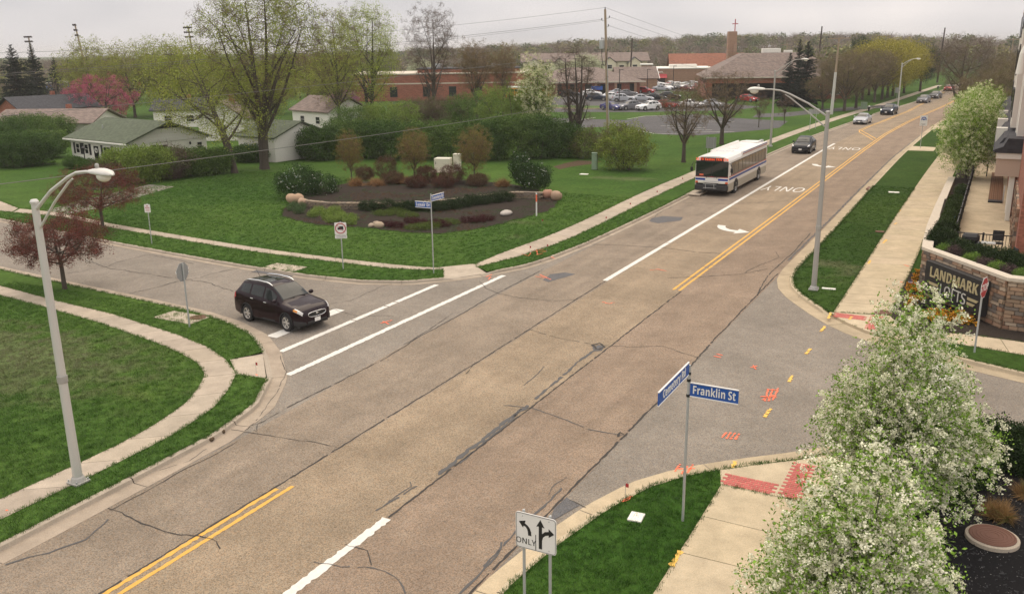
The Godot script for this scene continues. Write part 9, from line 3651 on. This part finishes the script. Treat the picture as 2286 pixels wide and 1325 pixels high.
func make_grass() -> void:
	car_parks()
	var r := RandomNumberGenerator.new()
	r.seed = 101
	var spots: Array[Transform3D] = []
	var tints := PackedColorArray()
	var fields := [
		["sw", Rect2(-42, -26, 23, 18), 26000, 1.0], ["se", Rect2(-8, -25, 6, 14), 9000, 0.85], ["nw", Rect2(-62, -62, 44, 30), 42000, 1.05], ["ne", Rect2(-9, -75, 8, 42), 12000, 0.85],
	]
	var base := Color(0.165, 0.265, 0.08)
	for f in fields:
		var box: Rect2 = f[1]
		for k in f[2]:
			var p := box.position + Vector2(r.randf(), r.randf()) * box.size
			if not Geometry2D.is_point_in_polygon(p, lawns[f[0]]):
				continue
			var off := false
			for q in keep_off:
				if Geometry2D.is_point_in_polygon(p, q):
					off = true
					break
			if off:
				continue
			var c := tint("lawn", p.x, p.y) * base
			var s: float = f[3] * r.randf_range(0.6, 1.25)
			spots.append(Transform3D(Basis(Vector3.UP, r.randf() * TAU).scaled(v3(s * 1.3, s, s * 1.3)), v3(p.x, LAWN - 0.005, p.y)))
			tints.append(c * r.randf_range(0.75, 1.35))
	# ragged edges where the turf hangs over walks and kerbs
	for q in keep_off:
		if q.size() < 30:
			continue
		for i in q.size():
			var a := q[i]
			var b := q[(i + 1) % q.size()]
			if a.distance_to(b) > 3.0 or a.y < -75.0 or a.y > -8.0:
				continue
			for k in int(a.distance_to(b) * 16):
				var p := a.lerp(b, r.randf()) + Vector2(r.randf_range(-0.05, 0.05), r.randf_range(-0.05, 0.05))
				var s := r.randf_range(0.5, 1.1)
				spots.append(Transform3D(Basis(Vector3.UP, r.randf() * TAU).scaled(v3(s, s, s)), v3(p.x, LAWN, p.y)))
				tints.append(tint("lawn", p.x, p.y) * base * r.randf_range(0.7, 1.2))
	for key in ["sw", "nw", "ne", "se"]:
		var q: PackedVector2Array = lawns[key]
		for i in q.size():
			var a := q[i]
			var b := q[(i + 1) % q.size()]
			if a.distance_to(b) > 3.0 or a.y < -75.0 or a.y > -6.0 or a.x < -60.0 or a.x > 4.0:
				continue
			for k in int(a.distance_to(b) * 22):
				var p := a.lerp(b, r.randf()) + Vector2(r.randf_range(-0.07, 0.07), r.randf_range(-0.07, 0.07))
				var off := false
				for z in keep_off:
					if Geometry2D.is_point_in_polygon(p, z):
						off = true
						break
				if off:
					continue
				var s := r.randf_range(0.6, 1.2)
				spots.append(Transform3D(Basis(Vector3.UP, r.randf() * TAU).scaled(v3(s, s, s)), v3(p.x, LAWN, p.y)))
				tints.append(tint("lawn", p.x, p.y) * base * r.randf_range(0.7, 1.2))
	many("grass", sprig("grass"), M.leaf, spots, tints, self).set_meta("kind", "stuff")


func car_parks() -> void:
	# asphalt lots and drives beyond the hedge, and the painted bays
	var lots := [
		pl([-70.12, -126.98, -63.56, -123.58, -51.07, -114.08, -46.37, -118.01, -37.1, -108.96, -32.62, -109.39, -27.22, -119.14, -25.79, -123.15, -26.94, -134.4, -37.08, -138.04, -42.79, -142.99, -49.61, -136.74, -49.41, -128.42, -64.65, -128.81]),
		pl([-71.51, -139.06, -62.7, -141.88, -52.66, -145.09, -47.67, -148.9, -39.8, -153.64, -37.68, -163.86, -49.51, -173.99, -58.29, -176.03, -72.61, -209.01, -65.29, -217.35, -69.37, -230.84, -85.37, -238.24, -80.66, -218.56, -88.67, -172.47]),
		pl([-33.29, -139.31, -28.66, -142.73, -24.61, -154.07, -15.57, -171.78, -16.54, -177.91, -26.01, -162.56, -31.51, -149.74, -34.39, -146.75]),
	]
	for p in lots:
		var g := Geo.new()
		g.flat(PackedVector2Array(p), LAWN + 0.012)
		struct("car_park", g, M.dark_asphalt)
	var isl := Geo.new()
	isl.flat(PackedVector2Array(pl([-74.04, -150.28, -65.87, -149.04, -59.13, -153.58, -61.36, -159.34, -69.37, -156.94, -76.23, -157.64])), LAWN + 0.03)
	isl.flat(PackedVector2Array(pl([-77.21, -212.36, -71.59, -215.92, -74.53, -224.75, -80.65, -223.43])), LAWN + 0.03)
	struct("lawn", isl, M.lawn)
	var lines := Node3D.new()
	lines.name = "bay_marking"
	add_child(lines)
	lines.set_meta("kind", "structure")
	var at := [pl([-50.02, -130, -49.61, -136.74, -43.07, -143.92]), pl([-45.56, -116.79, -38.54, -109.7, -33.99, -110.12]), [Vector2(-37.74, -115.32), Vector2(-33.12, -116.99)], [Vector2(-39.42, -117.54), Vector2(-34.87, -119.89)], [Vector2(-41.4, -120.53), Vector2(-36.73, -122.96)], [Vector2(-35.95, -112.6), Vector2(-29.78, -115.52)], [Vector2(-38.94, -130.27), Vector2(-33.69, -130.4)], [Vector2(-63.43, -121.84), Vector2(-63.04, -125.58)], [Vector2(-56.79, -117.43), Vector2(-55.92, -131.73)]]
	for k in at.size():
		part("bay_line", ribbon(dense(at[k], 0.8), 0.16, LAWN + 0.02, 0.03, k), M.white_paint, lines)
	var kb := Geo.new()
	var poly: PackedVector2Array = PackedVector2Array(pl([-72.71, -149.42, -65.4, -147.97, -58.71, -152.48, -50.82, -158.62, -42.76, -164.9]))
	for i in poly.size() - 1:
		bar(kb, v3(poly[i].x, LAWN + 0.08, poly[i].y), v3(poly[i + 1].x, LAWN + 0.08, poly[i + 1].y), 0.16, 0.25)
	struct("kerb", kb, M.concrete)
	var dirt := Geo.new()
	dirt.flat(PackedVector2Array(pl([-36.33, -75.6, -36.41, -78.44, -36.15, -80.81, -33.64, -81.06, -33.83, -78.76, -34.79, -76.24, -34.95, -74.13])), LAWN + 0.006)
	struct("bare_path", dirt, M.soil)
